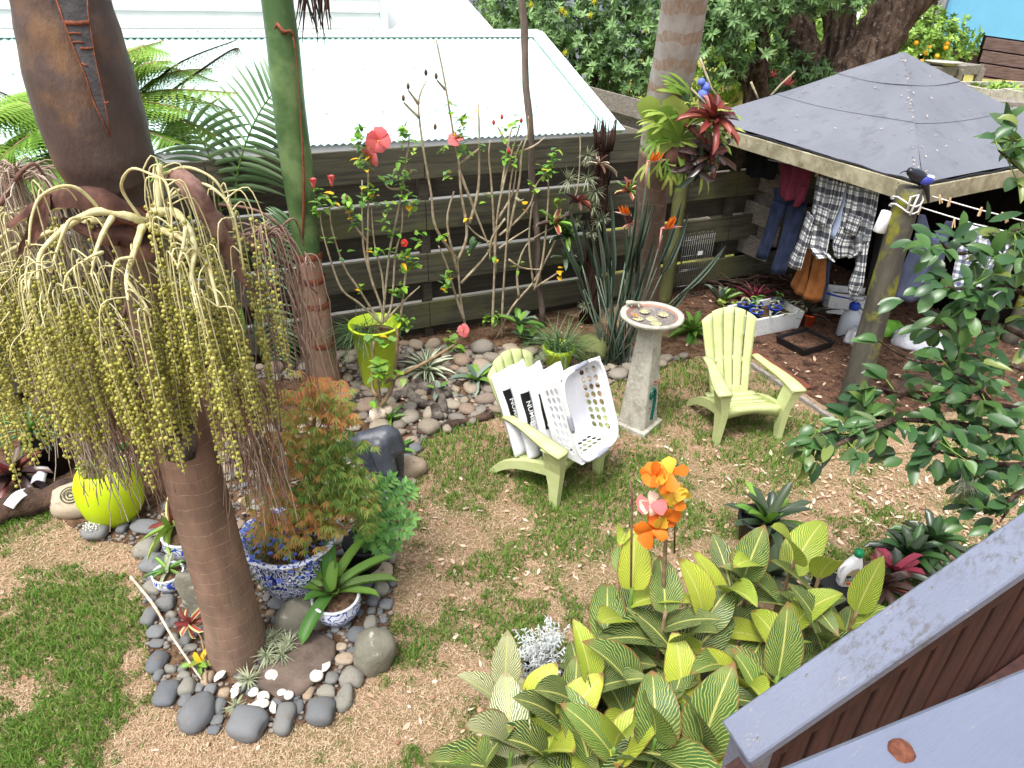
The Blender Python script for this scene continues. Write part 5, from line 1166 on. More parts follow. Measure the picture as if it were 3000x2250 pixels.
for i in range(100):
    p0 = V(r.choice(starts)); az = r.uniform(0, 2*PI); o_ = r.uniform(.03, .14); p2 = p0+V((cos(az)*o_, sin(az)*o_, -r.uniform(.05, .16))); p1 = p0+V((cos(az)*o_*.7, sin(az)*o_*.7, r.uniform(-.02, .05)))
    zb = PY(400, r.uniform(1000, 1210) if not 470 < inpx0(p0) < 570 else r.uniform(930, 1080), PYF).z; hang(b, p0, p1, p2, min(zb, p2.z-.3), .08, .0032, 10, .5)
NST = 84
for i in range(NST):
    az = r.uniform(0, 2*PI); ro = .20+.46*r.random()**.65; 
    if sin(az) > .3 and r.random() < .45: az = -az
    cx, cy = PB0.x-.05, PYF+.02
    xo = cos(az)*ro*.90-.06; yo = sin(az)*ro*.9
    top = zh-r.uniform(.16, .48)-.10*abs(xo)
    p2 = V((cx-.12+xo, cy+yo, top)); p0 = V((cx-.16+xo*.7, cy+yo*.7, top+r.uniform(.03, .12))); p1 = V((cx-.14+xo*.9, cy+yo*.9, top+r.uniform(.02, .08)))
    L = r.uniform(.62, 1.0)*(1.05-.35*max(0, xo))
    if abs(xo+.02) < .15 and yo < 0: L *= .8
    hang(b, p0, p1, p2, top-L*.72, .10, .0030, 10, .5)
# a second cluster further left, half out of frame
for i in range(46):
    az = r.uniform(0, 2*PI); ro = .30*r.random()**.6; c = PY(-10, 640, PYF+.18); p2 = V((c.x+cos(az)*ro, c.y+sin(az)*ro*.8, c.z-r.uniform(.05, .3)))
    hang(b, c+V((cos(az)*ro*.3, 0, .02)), c+V((cos(az)*ro*.8, sin(az)*ro*.5, .02)), p2, p2.z-r.uniform(.5, .85), .12, .003, 10, .5)
b.build('fruit_strings', ['fruit_stem'], pal)
fr = np.array(fr); dist = np.linalg.norm(fr[:, :3]-np.array(CAM), axis=1); order = np.argsort(dist)
fm1 = MB(); fm1.sphere((0, 0, 0), 1, 1); fmesh = fm1.mesh('fruit', ['fruit_one'])
for i in order[:300]: inst('fruit', fmesh, pal, fr[i, :3], None, (fr[i, 3],)*3)
def ballcloud(data, sub):
    vs, fs = ICO[sub]; vs = np.array(vs); fs = np.array(fs); n = len(data)
    v = (data[:, None, :3]+vs[None]*data[:, None, 3:4]).reshape(-1, 3)-np.array(ORG[pal.as_pointer()]); t = (fs[None]+(np.arange(n)*len(vs))[:, None, None]).reshape(-1, 3)
    return v, t, np.repeat(np.clip(rng.normal(.5, .22, n), .01, .99), len(fs))
v, t_, a_ = ballcloud(fr[order[300:]], 1)
o = bpy.data.objects.new('fruit_mass', fastmesh('fruit_mass', v, t_, a_, 'fruit')); COL.objects.link(o); o.parent = pal; tag(o, kind='stuff')
# ---- dry old fruit brooms
def broom(c, n, ro, L, m, vr, lab, seed, sx=1.0, drop=.1, kink=.006, rr=.004):
    global r
    r = random.Random(seed); b = MB()
    for i in range(n):
        az = r.uniform(0, 2*PI); q = ro*r.random()**.6; p2 = V((c.x+cos(az)*q*sx, c.y+sin(az)*q*.7, c.z-r.uniform(.02, drop+.15)))
        hang(b, c+V((0, 0, r.uniform(-.02, .05))), V((c.x+cos(az)*q*.7*sx, c.y+sin(az)*q*.5, c.z+r.uniform(-.02, .06))), p2, p2.z-r.uniform(L*.5, L), .22, rr, 10, r.uniform(*vr), False, kink=kink)
        if r.random() < .7:
            k0 = p2.z-r.uniform(.1, L*.5); e = V((p2.x+r.uniform(-.05, .05), p2.y+r.uniform(-.04, .04), k0-r.uniform(.1, .25))); b.tube([V((p2.x, p2.y, k0)), lerp(V((p2.x, p2.y, k0)), e, .5)+V((.01, 0, 0)), e], [.003, .002], 4, a=r.uniform(*vr))
    b.build('dry_fruit_broom', [m], pal)
broom(PY(770, 690, PYF+.25), 40, .20, .85, 'string_red', (.05, .95), '', 21, 1.0, .12)
broom(PY(900, 770, PYF+.45), 7, .14, .6, 'string_red', (.05, .95), '', 22, 1.0)
broom(PY(715, 1150, PYF+.0), 90, .14, .62, 'string_dry', (.05, .8), '', 23)
broom(PY(330, 1010, PYF+.0), 120, .22, .82, 'string_dry', (.1, .75), '', 24, 1.0, .1)
broom(PY(200, 1100, PYF-.15), 50, .12, .55, 'string_dry', (.6, .98), '', 25, 1.0)
broom(PY(60, 520, PYF+.2), 60, .25, .55, 'string_dry', (.4, .98), '', 26, 1.1, .1, .012)
b = MB()
for pxs, o0, o1, r0, r1 in (([(560, 560), (650, 640), (740, 720), (830, 770), (930, 860)], .05, .4, .03, .008), ([(740, 720), (800, 690), (860, 640), (890, 720)], .2, .35, .012, .006), ([(640, 600), (760, 620), (850, 700), (880, 800)], .1, .3, .012, .006), ([(0, 600), (50, 520), (100, 480), (140, 540)], .1, .2, .02, .008), ([(395, 720), (370, 900), (340, 980)], .1, .1, .02, .015)): br(pxs, o0, o1, r0, r1, b)
b.build('dry_stalk', ['dead_pale'], pal)
# papery spathes
def ribbon(b, pts, widths, up, cup=.3, mat=0, n=8, k=8):
    c = curve(pts, k); m_ = len(c); rows = []
    for i, p in enumerate(c):
        t = (c[min(i+1, m_-1)]-c[max(i-1, 0)]).normalized(); x = t.cross(V(up)).normalized(); nn = x.cross(t); f = i/(m_-1)*(len(widths)-1); j = min(int(f), len(widths)-2); wd = lerp(widths[j], widths[j+1], f-j)
        rows.append([b.vert(p+x*(wd*(q/n-.5))+nn*(cup*wd*((2*q/n-1)**2))+nn*.004*sin(q*2.6+i*.6)+x*.002*sin(i*1.3+q)) for q in range(n+1)])
    for i in range(m_-1):
        for q in range(n): b.face((rows[i][q], rows[i][q+1], rows[i+1][q+1], rows[i+1][q]), mat)
b = MB(); ribbon(b, [PY(x, y, PYF+o) for x, y, o in ((450, 640, -.1), (380, 600, -.2), (280, 560, -.25), (170, 560, -.22), (90, 600, -.18), (20, 660, -.12))], [.04, .11, .12, .10, .07, .02], (0, -.5, 1), -.4); b.build('dead_spathe', ['dead_brown'], pal)
b = MB(); ribbon(b, [PY(x, y, PYF+o) for x, y, o in ((470, 520, .0), (520, 500, -.12), (570, 560, -.18), (640, 680, -.15), (690, 780, -.1), (750, 860, -.05))], [.03, .07, .085, .07, .05, .015], (0, -.6, 1), -.45); b.build('dead_spathe', ['dead_pale'], pal)
b = MB(); ribbon(b, [PY(x, y, PYF+o) for x, y, o in ((430, 660, -.1), (400, 720, -.22), (350, 690, -.25), (280, 690, -.25), (180, 640, -.22))], [.10, .12, .09, .06, .02], (0, -1, .4), -.3); b.build('dead_spathe', ['dead_brown'], pal)
b = MB(); ribbon(b, [PY(x, y, PYF+o) for x, y, o in ((140, 560, -.22), (120, 640, -.25), (90, 700, -.22), (55, 745, -.2))], [.03, .07, .05, .01], (0, -1, .2), .2); b.build('dead_spathe', ['dead_brown'], pal)
# sawn grey boot on the trunk
b = MB(); q = PY(532, 1330, PYF-.16); b.lathe([(.0, -.01), (.062, -.02), (.072, .03), (.066, .16), (.05, .26)], 14, q, M=Rx(-.28)); b.lathe([(.05, .26), (.044, .20), (.046, .06), (0, .045)], 14, q, M=Rx(-.28), mat=0); o = b.build('old_leaf_base', ['driftwood'], pal)
b = MB(); b.sphere(q+V((0, .005, .06)), (.042, .035, .03), 1); b.build('pith', ['dead_pale'], o)
# ---- second thin trunk behind at left
tb = PY(165, 1310, 4.9); tb.z = 0; t = thing('slim_palm', tb, 'slim dark brown palm trunk standing behind the hanging fruit at left', 'palm tree')
pts, rad = trunk_from_px([(172, 1320, 66), (150, 1230, 62), (118, 1120, 58), (85, 950, 56), (55, 760, 54), (30, 560, 52), (10, 430, 50)], 4.9); b = MB(); smoothtrunk(b, pts, rad, 16); b.build('trunk', ['palm_lower'], t)
# ---- green bangalow
P2 = G(960, 1122); t = thing('green_palm', P2, 'tall palm with smooth green sheath above pinkish ringed trunk', 'palm tree'); Y2 = P2.y
gl = [(960, 1128, 92), (952, 1090, 86), (936, 1010, 84), (925, 930, 82), (916, 850, 74), (908, 800, 73), (902, 748, 76)]
pts, rad = trunk_from_px(gl, Y2); b = MB(); smoothtrunk(b, pts, rad, 24); b.build('trunk', ['palm_pink'], t)
b = MB()
for cx, y, w_ in ((902, 745, 84), (913, 815, 82), (924, 888, 84), (940, 1000, 88)):
    q = PY(cx, y, Y2); rr_ = w_/2*mpp(q); b.lathe([(rr_*.96, -.03), (rr_*1.0, -.012), (rr_*1.0, .012), (rr_*.95, .03)], 24, q)
b.build('leaf_scar', ['shaft_orange'], t)
gs = [(903, 742, 72), (895, 690, 73), (888, 640, 77), (872, 500, 92), (858, 400, 92), (846, 300, 92), (836, 200, 94), (828, 120, 94), (812, 0, 92), (798, -120, 90), (785, -260, 84)]
pts, rad = trunk_from_px(gs, Y2); b = MB(); smoothtrunk(b, pts, rad, 24); sh2 = b.build('crownshaft', ['shaft_green'], t)
def on2(px, py, lift=1.02):
    i = min(range(len(gs)-1), key=lambda i: 0 if gs[i+1][1] <= py <= gs[i][1] else 1e6+abs(gs[i][1]-py)); a, c = gs[i], gs[i+1]; f = (py-a[1])/(c[1]-a[1]); cx = lerp(a[0], c[0], f); wd = lerp(a[2], c[2], sm(min(1, max(0, f)))); o = max(-.97, min(.97, (px-cx)/(wd/2))); q = PY(cx, py, Y2); r_ = wd/2*mpp(q)
    return PY(px, py, Y2-r_*math.sqrt(1-o*o)*lift)
b = MB(); A_ = [(793, 110), (796, 180), (800, 270), (806, 360), (816, 440), (832, 520), (850, 590), (870, 640), (884, 670)]; B_ = [(797, 100), (812, 180), (818, 270), (824, 360), (836, 440), (850, 520), (864, 590), (878, 645), (888, 672)]
b.grid(lambda u, v: (lambda k: (lambda i: on2(*lerp(lerp(V(A_[i]), V(A_[i+1]), k-i), lerp(V(B_[i]), V(B_[i+1]), k-i), u)))(min(int(k), 7)))(v*8), 3, 24); b.build('sheath_edge', ['shaft_lime'], sh2)
b = MB(); A_ = [(858, 105), (866, 150), (872, 220), (880, 330), (886, 420), (890, 520), (890, 600), (888, 660), (887, 700)]
b.tube([on2(x, y, 1.03) for x, y in A_], [.008, .005, .004, .005, .009, .012, .014, .012, .005], 6); b.tube([on2(x, y, 1.03) for x, y in ((798, 95), (812, 70), (830, 95), (850, 90), (862, 110))], [.004, .016, .02, .012, .01], 6); b.build('torn_edge', ['shaft_orange'], sh2)
# ragged dead frond tip hanging at the top
b = MB(); r = random.Random(2)
for k in range(26):
    q = PY(r.uniform(880, 960), r.uniform(-70, -10), Y2-.2); b.blade(q, V((r.uniform(-.35, .35), 0, -1)), (0, -1, 0), r.uniform(.15, .42), .018, 'spike', 4, r.uniform(-.5, .5))
b.build('dead_frond_tip', ['fern_post'], t)
# ---- ringed grey palm beside the shelter
yb = 7.35; t = thing('ringed_palm', V((PY(1893, 940, yb).x, yb, 0)), 'pale ringed palm trunk beside the shelter carrying ferns and bromeliads', 'palm tree')
Yf = lambda y: lerp(7.35, 6.5, min(1.2, max(0, (940-y)/940)))
rp = [(1888, 985, 84), (1892, 900, 74), (1896, 800, 76), (1903, 660, 86), (1912, 540, 96), (1928, 430, 106), (1946, 330, 116), (1964, 240, 124), (1983, 150, 130), (2006, 0, 134), (2025, -140, 136), (2040, -260, 136)]
pts, rad = trunk_from_px(rp, Yf); i0 = 4
b = MB(); smoothtrunk(b, pts[:6], rad[:6], 24); b.build('lower_trunk', ['palm_lower'], t)
b = MB(); smoothtrunk(b, pts[5:], rad[5:], 26); b.build('upper_trunk', ['palm_grey'], t)
# ---- staghorn fern on that palm
def antler(seed, m):
    r = random.Random(seed); b = MB(); b.blade((0, 0, 0), (0, 1, .1), (0, 0, 1), .6, .16, 'sword', 5, .5, .1); 
    q = Quaternion((1, 0, 0), -.42); tip = V((0, .50, .0)); d0 = V((0, cos(.45), -sin(.45)*.6))
    b.v = [(x, y, z) for x, y, z in b.v]
    e = b.v[-2-3*1]; e = V(b.v[len(b.v)-5])
    for a in (-.75, -.25, .28, .8)[:r.choice((3, 4))]:
        L = r.uniform(.3, .55); b.blade(e, V((sin(a), cos(a)*.9, -.2)), (0, 0, 1), L, .055, 'strap', 5, r.uniform(.6, 1.4), .1)
    return b.mesh('frond', [m])
AN = [antler(s, 'leaf_lime') for s in range(4)]
sc = PY(1985, 410, 6.60); sg = thing('staghorn_fern', sc, 'lime green staghorn fern with antler fronds mounted on the ringed palm', 'fern'); r = random.Random(6)
def spread(root, c, n, meshes, Lr, az_r, el_r, name, nrm=V((0, -1, 0))):
    for k in range(n):
        az = r.uniform(*az_r); el = r.uniform(*el_r); d = V((cos(az)*cos(el), -abs(sin(el*.7+.3))*.75, sin(az)*cos(el))).normalized(); L = r.uniform(*Lr)
        x = d.cross(V((0, -.4, 1))).normalized(); z = x.cross(d); inst(name, r.choice(meshes), root, c+d*.04, Matrix((x, d, z)).transposed(), (L, L, L))
spread(sg, sc, 28, AN, (.34, .62), (0, 2*PI), (0, .9), 'frond')
spread(sg, sc+V((.10, 0, .12)), 7, AN, (.40, .60), (.5, 2.4), (0, .6), 'frond')
SHD = []
for s in range(3):
    b = MB(); b.blade((0, 0, 0), (0, 1, .3), (0, 0, 1), 1, .75, 'petal', 6, .6, .12); SHD.append(b.mesh('shield_frond', ['leaf_lime']))
for x, y in ((1935, 360), (1960, 330), (2010, 350), (1945, 400), (1990, 390), (1900, 330)):
    q = PY(x, y, 6.58); d = V((r.uniform(-.6, .4), -.4, .9)).normalized(); xx = d.cross(V((0, -1, 0))).normalized(); inst('shield_frond', r.choice(SHD), sg, q-V((0, 0, .08)), Matrix((xx, d, xx.cross(d))).transposed(), (.26, .26, .26))
b = MB(); b.sphere(PY(1988, 460, 6.58), (.17, .08, .10), 2); b.build('dry_base_shield', ['dead_brown'], sg)
def bromo(nm, c, label, n, Lr, W, mats, el=(.2, 1.2), prof='strapr', droop=(.3, .9), cat='bromeliad', axis=None, group=None, fold=.25):
    t = thing(nm, c, label, cat, group); 
    A = Matrix.Identity(3) if axis is None else V((0, 0, 1)).rotation_difference(V(axis)).to_matrix()
    for k in range(n):
        f = k/max(1, n-1); d = A @ sph(k*2.4+U(-.2, .2), lerp(el[0], el[1], f)); leafo(t, random.choice(mats), V(c)+V((0, 0, .02)), d, U(*Lr)*(1-.25*f), W, prof, lerp(droop[1], droop[0], f), fold, up=(A @ V((0, 0, 1))), n=6)
    return t
bromo('red_bromeliad', PY(2085, 360, 6.38), 'dark red bromeliad above the fern beside the shelter roof', 26, (.20, .36), .055, ['leaf_red', 'leaf_red', 'leaf_purple'], (0, 1.3), group='bromeliads on the palm', axis=(.2, -.5, 1))
bromo('purple_bromeliad', PY(2070, 455, 6.45), 'dark purple-brown bromeliad drooping below the fern by the fascia', 30, (.24, .42), .05, ['leaf_purple', 'leaf_purple', 'leaf_red'], (-.6, 1.0), group='bromeliads on the palm', axis=(.4, -.6, .2))
bromo('purple_bromeliad', PY(2040, 500, 6.45), 'lower brown bromeliad with long hanging leaves under the fern', 14, (.22, .36), .055, ['leaf_purple', 'leaf_brom_dark'], (-.5, .8), group='bromeliads on the palm', axis=(.1, -.7, -.3))
bromo('striped_bromeliad', PP(1838, 570, FN*(FOFF-.5), FN), 'red and green bromeliad clinging left of the ringed palm', 16, (.14, .24), .04, ['leaf_red', 'leaf_brom', 'leaf_striped'], (0, 1.3), group='bromeliads on the palm')
# ================================================================== PLANTS ALONG THE FENCE
def PF(x, y, off=-.35): return PP(x, y, FN*(FOFF+off), FN)
def gnd(p): return V((p.x, p.y, 0))
# ---- tree fern behind the fruiting palm
def fern_frond(b, pts, W, npin=26, a0=.5, curl=0.0, dens=9):
    c = curve(pts, 6); m_ = len(c)
    b.tube(c, [.010, .003], 5, 1)
    for i in range(npin):
        t = .10+.88*i/npin; f = t*(m_-1); j = min(int(f), m_-2); p = lerp(c[j], c[j+1], f-j); d = (c[j+1]-c[j]).normalized(); x = d.cross(V((0, 0, 1))); x = x.normalized() if x.length > .05 else V((1, 0, 0)); nn = x.cross(d)
        L = W*(sin(PI*min(1, t**.7*.95+.05))**.7)
        for s in (-1, 1):
            dd = (x*s*.85+d*.45-V((0, 0, .12+curl))).normalized(); e = p+dd*L; va = min(.98, max(.02, a0+U(-.2, .2)))
            for q in range(dens):
                k = (q+.5)/dens; pp = p+dd*(L*k)-V((0, 0, L*.22*k*k)); l2 = L*.27*(1-k*.72)+.008
                for s2 in (-1, 1): b.blade(pp, (d*s2*.9+dd*.5), nn, l2, l2*.42, 'lance', 2, .2, .1, a=va)
fc = PY(255, 440, 4.9); tf = thing('tree_fern', gnd(fc), 'bright green tree fern with feathery fronds behind the brown palm sheath', 'tree fern')
b = MB(); b.tube([gnd(fc), lerp(gnd(fc), fc, .5), fc], [.10, .09, .08], 12); b.build('trunk', ['fern_post'], tf)
for k, (mid, tip, Y, W, a0) in enumerate([((450, 260), (620, 200), 5.1, .2, .6), ((430, 350), (640, 400), 4.9, .2, .5), ((470, 300), (690, 330), 5.2, .18, .8), ((60, 420), (-60, 560), 4.7, .2, .5), ((330, 220), (480, 118), 5.0, .16, .75), ((390, 240), (500, 178), 4.8, .15, .7), ((420, 300), (700, 272), 4.8, .20, .75), ((400, 330), (560, 330), 4.6, .17, .5), ((380, 400), (520, 420), 4.5, .15, .35), ((100, 330), (-20, 330), 4.8, .20, .6), ((120, 300), (60, 290), 5.2, .18, .6), ((140, 400), (-10, 470), 4.5, .20, .4), ((180, 470), (130, 560), 4.4, .16, .3), ((400, 200), (420, 130), 5.4, .14, .6), ((360, 450), (470, 520), 4.4, .14, .35), ((60, 350), (-120, 420), 4.9, .2, .5), ((330, 500), (400, 560), 4.4, .13, .3), ((430, 230), (640, 240), 5.3, .16, .55)]):
    b = MB(); m_ = PY(*mid, (Y+4.9)/2); m_.z += .05; fern_frond(b, [fc, m_, PY(*tip, Y)], W*1.65, a0=a0); b.build('frond', ['leaf_fern', 'stem_brown'], tf)
for mid, tip, Y, W in (((500, 200), (690, 118), 5.0, .13), ((60, 300), (-20, 260), 5.3, .15), ((640, 170), (700, 140), 5.0, .11)):
    b = MB(); fern_frond(b, [lerp(fc, PY(*mid, 5.0), .3), PY(*mid, 5.0), PY(*tip, Y)], W, 22, .4, .5, 5); b.build('dead_frond', ['leaf_fern_dead', 'fern_post'], tf)
# ---- young palm fronds between the two palms
yp = PY(700, 900, 6.3); t = thing('young_palm', gnd(yp), 'young palm with glossy feather fronds left of the green palm', 'palm tree')
b = MB(); b.tube([gnd(yp), yp+V((0, 0, .1))], [.05, .03], 10); b.build('stem', ['stem_green'], t)
for pts, LL, n in (([(700, 900), (690, 590), (710, 450), (760, 330), (815, 255)], .46, 16), ([(700, 880), (650, 640), (620, 480), (570, 380), (500, 330)], .40, 15), ([(705, 900), (640, 760), (560, 660), (470, 640)], .34, 13), ([(700, 920), (780, 800), (830, 700), (850, 640)], .3, 16), ([(700, 900), (760, 900), (800, 980), (820, 1060)], .3, 14)):
    c = curve([PY(x, y, 6.38-.05*i) for i, (x, y) in enumerate(pts)], 7); b = MB(); b.tube(c, [.014, .004], 6); f_ = b.build('frond', ['stem_green'], t); m_ = len(c)
    for i in range(n):
        tt = .30+.69*i/n; f = tt*(m_-1); j = min(int(f), m_-2); p = lerp(c[j], c[j+1], f-j); d = (c[j+1]-c[j]).normalized(); x = d.cross(V((0, -1, .35))).normalized()
        for s in (-1, 1): leafo(f_, 'leaf_palm', p, (x*s*.9+d*.42+V((0, 0, -.05))), LL*(.55+.6*sin(PI*min(1, tt)))*U(.9, 1.1), .030, 'sword', .55, .2, up=(0, -.5, 1))
# ---- thin grey pole / dead stem
a0, a1 = PF(1589, 960, -.30), PF(1520, -120, -.30); b = MB(); c = [lerp(gnd(a0), a1, i/14)+V((.012*sin(i*1.7), 0, 0)) for i in range(15)]; b.tube(c, [.034+.003*sin(i*2.2) for i in range(15)], 10)
o = b.build('grey_pole', ['grey_bark'], loc=gnd(a0)); tag(o, 'tall thin grey weathered pole in front of the fence', 'pole')
# ---- dark fibrous fern post with air plants
fp0 = gnd(PF(1722, 965, -.32)); t = thing('tree_fern_post', fp0, 'dark fibrous dead tree fern trunk hung with air plants', 'dead trunk'); ft = PF(1722, 430, -.32)
b = MB(); b.tube([lerp(fp0, V((fp0.x, fp0.y, ft.z)), i/10)+V((.01*sin(i*2), 0, 0)) for i in range(11)], [.12, .11, .10, .10, .095, .09, .09, .088, .085, .08, .06], 14); b.build('trunk', ['fern_post'], t)
b = MB(); r = random.Random(8)
for k in range(46):
    z = r.choice((r.uniform(.1, ft.z), ft.z-.05)); a = r.uniform(0, 6.3); q = V((fp0.x+.085*cos(a), fp0.y+.085*sin(a), z)); b.tube([q, q+V((.02*cos(a), .02*sin(a), .12)), q+V((.03*cos(a)+r.uniform(-.02, .02), .03*sin(a), r.uniform(.2, .34)))], [.012, .004], 5)
b.build('fibres', ['fern_post'], t)
def airplant(b, c, R, n=46, axis=V((0, -1, .2)), W=.014):
    r = random
    for k in range(n):
        d = V((r.gauss(0, 1), r.gauss(0, 1), r.gauss(0, 1))).normalized(); 
        if d.dot(axis) < -.2: d = -d
        b.blade(c, d, V((0, 0, 1)) if abs(d.z) < .9 else V((0, 1, 0)), R*U(.7, 1.1), W, 'spike', 2, U(0, .6), .2, a=U(.05, .95))
for k, (px, py, R, lab) in enumerate([(1722, 455, .13, 'topmost small air plant on the dark fibrous trunk'), (1665, 525, .17, 'pale air plant on the left side of the fibrous trunk'), (1722, 520, .16, 'air plant below the topmost on the fibrous trunk'), (1745, 560, .15, 'air plant at the right middle of the fibrous trunk'), (1738, 605, .13, 'air plant just below the middle of the fibrous trunk'), (1752, 645, .13, 'air plant on the right edge above the grey leaves'), (1735, 680, .12, 'lowest of the upper air plants on the fibrous trunk'), (1690, 650, .12, 'air plant left of the fibrous trunk near the bromeliads'), (1712, 895, .10, 'single air plant near the foot of the fibrous trunk'), (1770, 640, .10, 'rightmost air plant on the fibrous trunk')]):
    c = PF(px, py, -.44); b = MB(); airplant(b, c, R); o = b.build('air_plant', ['air_mesh'], loc=c); tag(o, lab, 'air plant', 'air plants on the fibrous trunk')
bromo('bromeliad', PF(1625, 665, -.45), 'pinkish brown bromeliad beside the fibrous trunk', 14, (.18, .32), .06, ['leaf_striped', 'leaf_purple', 'leaf_brom'], (0, 1.2), group='bromeliads by the fibrous trunk')
bromo('bromeliad', PF(1690, 600, -.44), 'small rusty red bromeliad under the pale air plant', 14, (.12, .22), .04, ['leaf_red', 'leaf_purple'], (0, 1.2), group='bromeliads by the fibrous trunk')
bromo('bromeliad', PF(1660, 700, -.45), 'green bromeliad low on the left of the fibrous trunk', 16, (.16, .28), .05, ['leaf_brom', 'leaf_brom_dark'], (-.2, 1.2), group='bromeliads by the fibrous trunk')
bromo('bromeliad', PF(1655, 765, -.42), 'grey-green bromeliad with few leaves at knee height on the trunk', 8, (.16, .26), .045, ['leaf_strel', 'leaf_brom'], (-.2, 1.0), group='bromeliads by the fibrous trunk')
bromo('bromeliad', PF(1752, 490, -.42), 'brown drying bromeliad at the upper right of the fibrous trunk', 9, (.14, .26), .03, ['dead_brown', 'driftwood_pale'], (0, .9), group='bromeliads by the fibrous trunk')
# ---- hibiscus shrubs
LEAFJIT = random.Random(14)
def hib_leaves(t, p, n, L=.07, yel=0):
    r = LEAFJIT
    for k in range(int(n*(1.5 if yel < .5 else 1))):
        d = V((r.uniform(-1, 1), r.uniform(-1, .5), r.uniform(-.35, .7))).normalized(); leafo(t, 'yellow_bit' if r.random() < yel else 'leaf_hibiscus', p+V((r.uniform(-.04, .04), r.uniform(-.04, .04), r.uniform(-.06, .06))), d, L*r.uniform(.75, 1.5), L*r.uniform(.6, 1.05), 'ovate', r.uniform(.1, .9), .2)
def hib_flower(t, c, face, R=.085, m='flower_pink'):
    face = V(face).normalized(); t1 = face.orthogonal().normalized(); t2 = face.cross(t1)
    fl = None
    for k in range(5):
        a = k*2*PI/5; d = (t1*cos(a)+t2*sin(a))*.8+face*.55; leafo(t, m, c, d, R*U(1.05, 1.25), R*U(1.0, 1.25), 'petal', U(.5, 1.3), U(-.3, .1), up=face, name='petal', roll=U(-.35, .35))
    b = MB(); b.tube([c, c+face*R*.9], [.006, .008], 6); b.build('flower_column', ['flower_yellow'], t)
def bud(t, c, m='flower_pink', L=.05, d=(0, 0, 1)):
    b = MB(); d = V(d).normalized(); b.tube([c, c+d*L*.35, c+d*L*.7, c+d*L], [.008, .016, .014, .003], 7); b.build('flower_bud', [m], t)
def stems(t, lst, off, r0=.013, m='stem_grey'):
    b = MB()
    for pxs in lst:
        o = off+U(-.06, .06); pts = [PF(x, y, off+(o-off)*i/len(pxs)) for i, (x, y) in enumerate(pxs)]; c = curve(pts, 4); L = len(c); b.tube(c, [lerp(r0*U(.85, 1.1), r0*.4, i/(L-1)) for i in range(L)], 7)
        for k in range(2, L-1, 3):
            b.sphere(c[k], r0*.9*(1-.5*k/L), 0)
    b.build('stems', [m], t)
X6 = lambda L: [(800+.3617*x, 350+.3617*y) for x, y in L]
hp = G(1112, 1126); HO = -.55
HO = hp.dot(FN)-FOFF
lp = thing('tall_lime_pot', hp, 'tall lime green flared pot holding the left hibiscus', 'plant pot')
b = MB(); b.lathe([(0, 0), (.150, 0), (.16, .02), (.205, .46), (.215, .47), (.240, .66), (.252, .66), (.252, .675), (.228, .675), (.20, .56), (0, .56)], 32, hp); b.build('pot', ['lime_plastic'], lp)
b = MB(); b.lathe([(.205, .565), (0, .575)], 20, hp); b.build('compost', ['soil'], lp)
b = MB()
for k in range(120): b.blade(hp+V((-.10+U(-.1, .06), U(-.1, .1), .57)), V((U(-1, .4), U(-.9, .5), U(.4, 1.0))), (0, 0, 1), U(.3, .62), .008, 'sword', 6, U(1.2, 2.6), .1, a=U(.05, .95))
o = b.build('grass_tuft', ['grass_dark'], loc=hp+V((-.1, 0, .57))); tag(o, 'weeping dark green grass tuft spilling left from the tall lime pot', 'grass')
ha = thing('potted_hibiscus', hp+V((0, 0, .57)), 'leggy hibiscus with big coral pink flowers growing in the tall lime pot', 'hibiscus')
stems(ha, [X6(l) for l in ([(885, 1655), (880, 1530), (800, 1300), (765, 1100), (770, 800), (770, 400), (757, 200), (765, 110)], [(885, 1655), (940, 1100), (1000, 800), (1040, 600), (1055, 480)], [(1045, 560), (1075, 350), (1095, 230), (1105, 110)], [(880, 1655), (700, 1490), (560, 1380), (470, 1150), (400, 900), (378, 730)], [(865, 1650), (700, 1380), (580, 1200), (480, 900), (458, 720)], [(830, 1400), (740, 1080), (722, 800), (722, 490)], [(890, 1640), (960, 1500), (990, 1100), (1040, 900), (1050, 700)], [(900, 1640), (1060, 1470), (1190, 1350)], [(905, 1480), (880, 1250), (820, 1000), (795, 700)], [(1030, 1620), (1075, 1240), (1085, 1150), (1090, 1080)], [(770, 1000), (640, 830), (600, 740), (510, 700)], [(1050, 560), (950, 560), (890, 500)])], HO)
for x, y, n in [(375, 700, 9), (460, 660, 8), (400, 600, 5), (590, 700, 9), (640, 770, 4), (740, 600, 7), (800, 600, 8), (810, 670, 6), (770, 330, 8), (690, 200, 7), (720, 130, 6), (760, 240, 5), (740, 370, 6), (1040, 450, 8), (1060, 380, 6), (940, 510, 8), (1050, 590, 8), (1080, 650, 8), (1150, 690, 6), (1080, 110, 9), (1060, 200, 5), (1060, 1120, 8), (1120, 1150, 8), (1080, 1200, 6), (900, 700, 6), (910, 850, 7), (690, 850, 5), (970, 920, 4), (1190, 950, 5), (1000, 1440, 8), (1020, 1380, 5), (840, 1070, 3), (560, 1100, 3), (430, 980, 2), (690, 1380, 3), (1020, 1640, 9), (1100, 1640, 8), (950, 1080, 4), (820, 1080, 3)]:
    hib_leaves(ha, PF(800+.3617*x, 350+.3617*y, HO-.03), n, .062, .04)
hib_flower(ha, PF(1108, 412, HO-.10), (.2, -1, .15), .10); hib_flower(ha, PF(1088, 455, HO-.08), (-.5, -.6, -.35), .085); hib_flower(ha, PF(1185, 712, HO-.08), (-.3, -.7, .2), .035, 'flower_red')
for x, y in ((330, 560), (475, 540)): bud(ha, PF(800+.3617*x, 350+.3617*y, HO-.05), 'flower_pink', .085); 
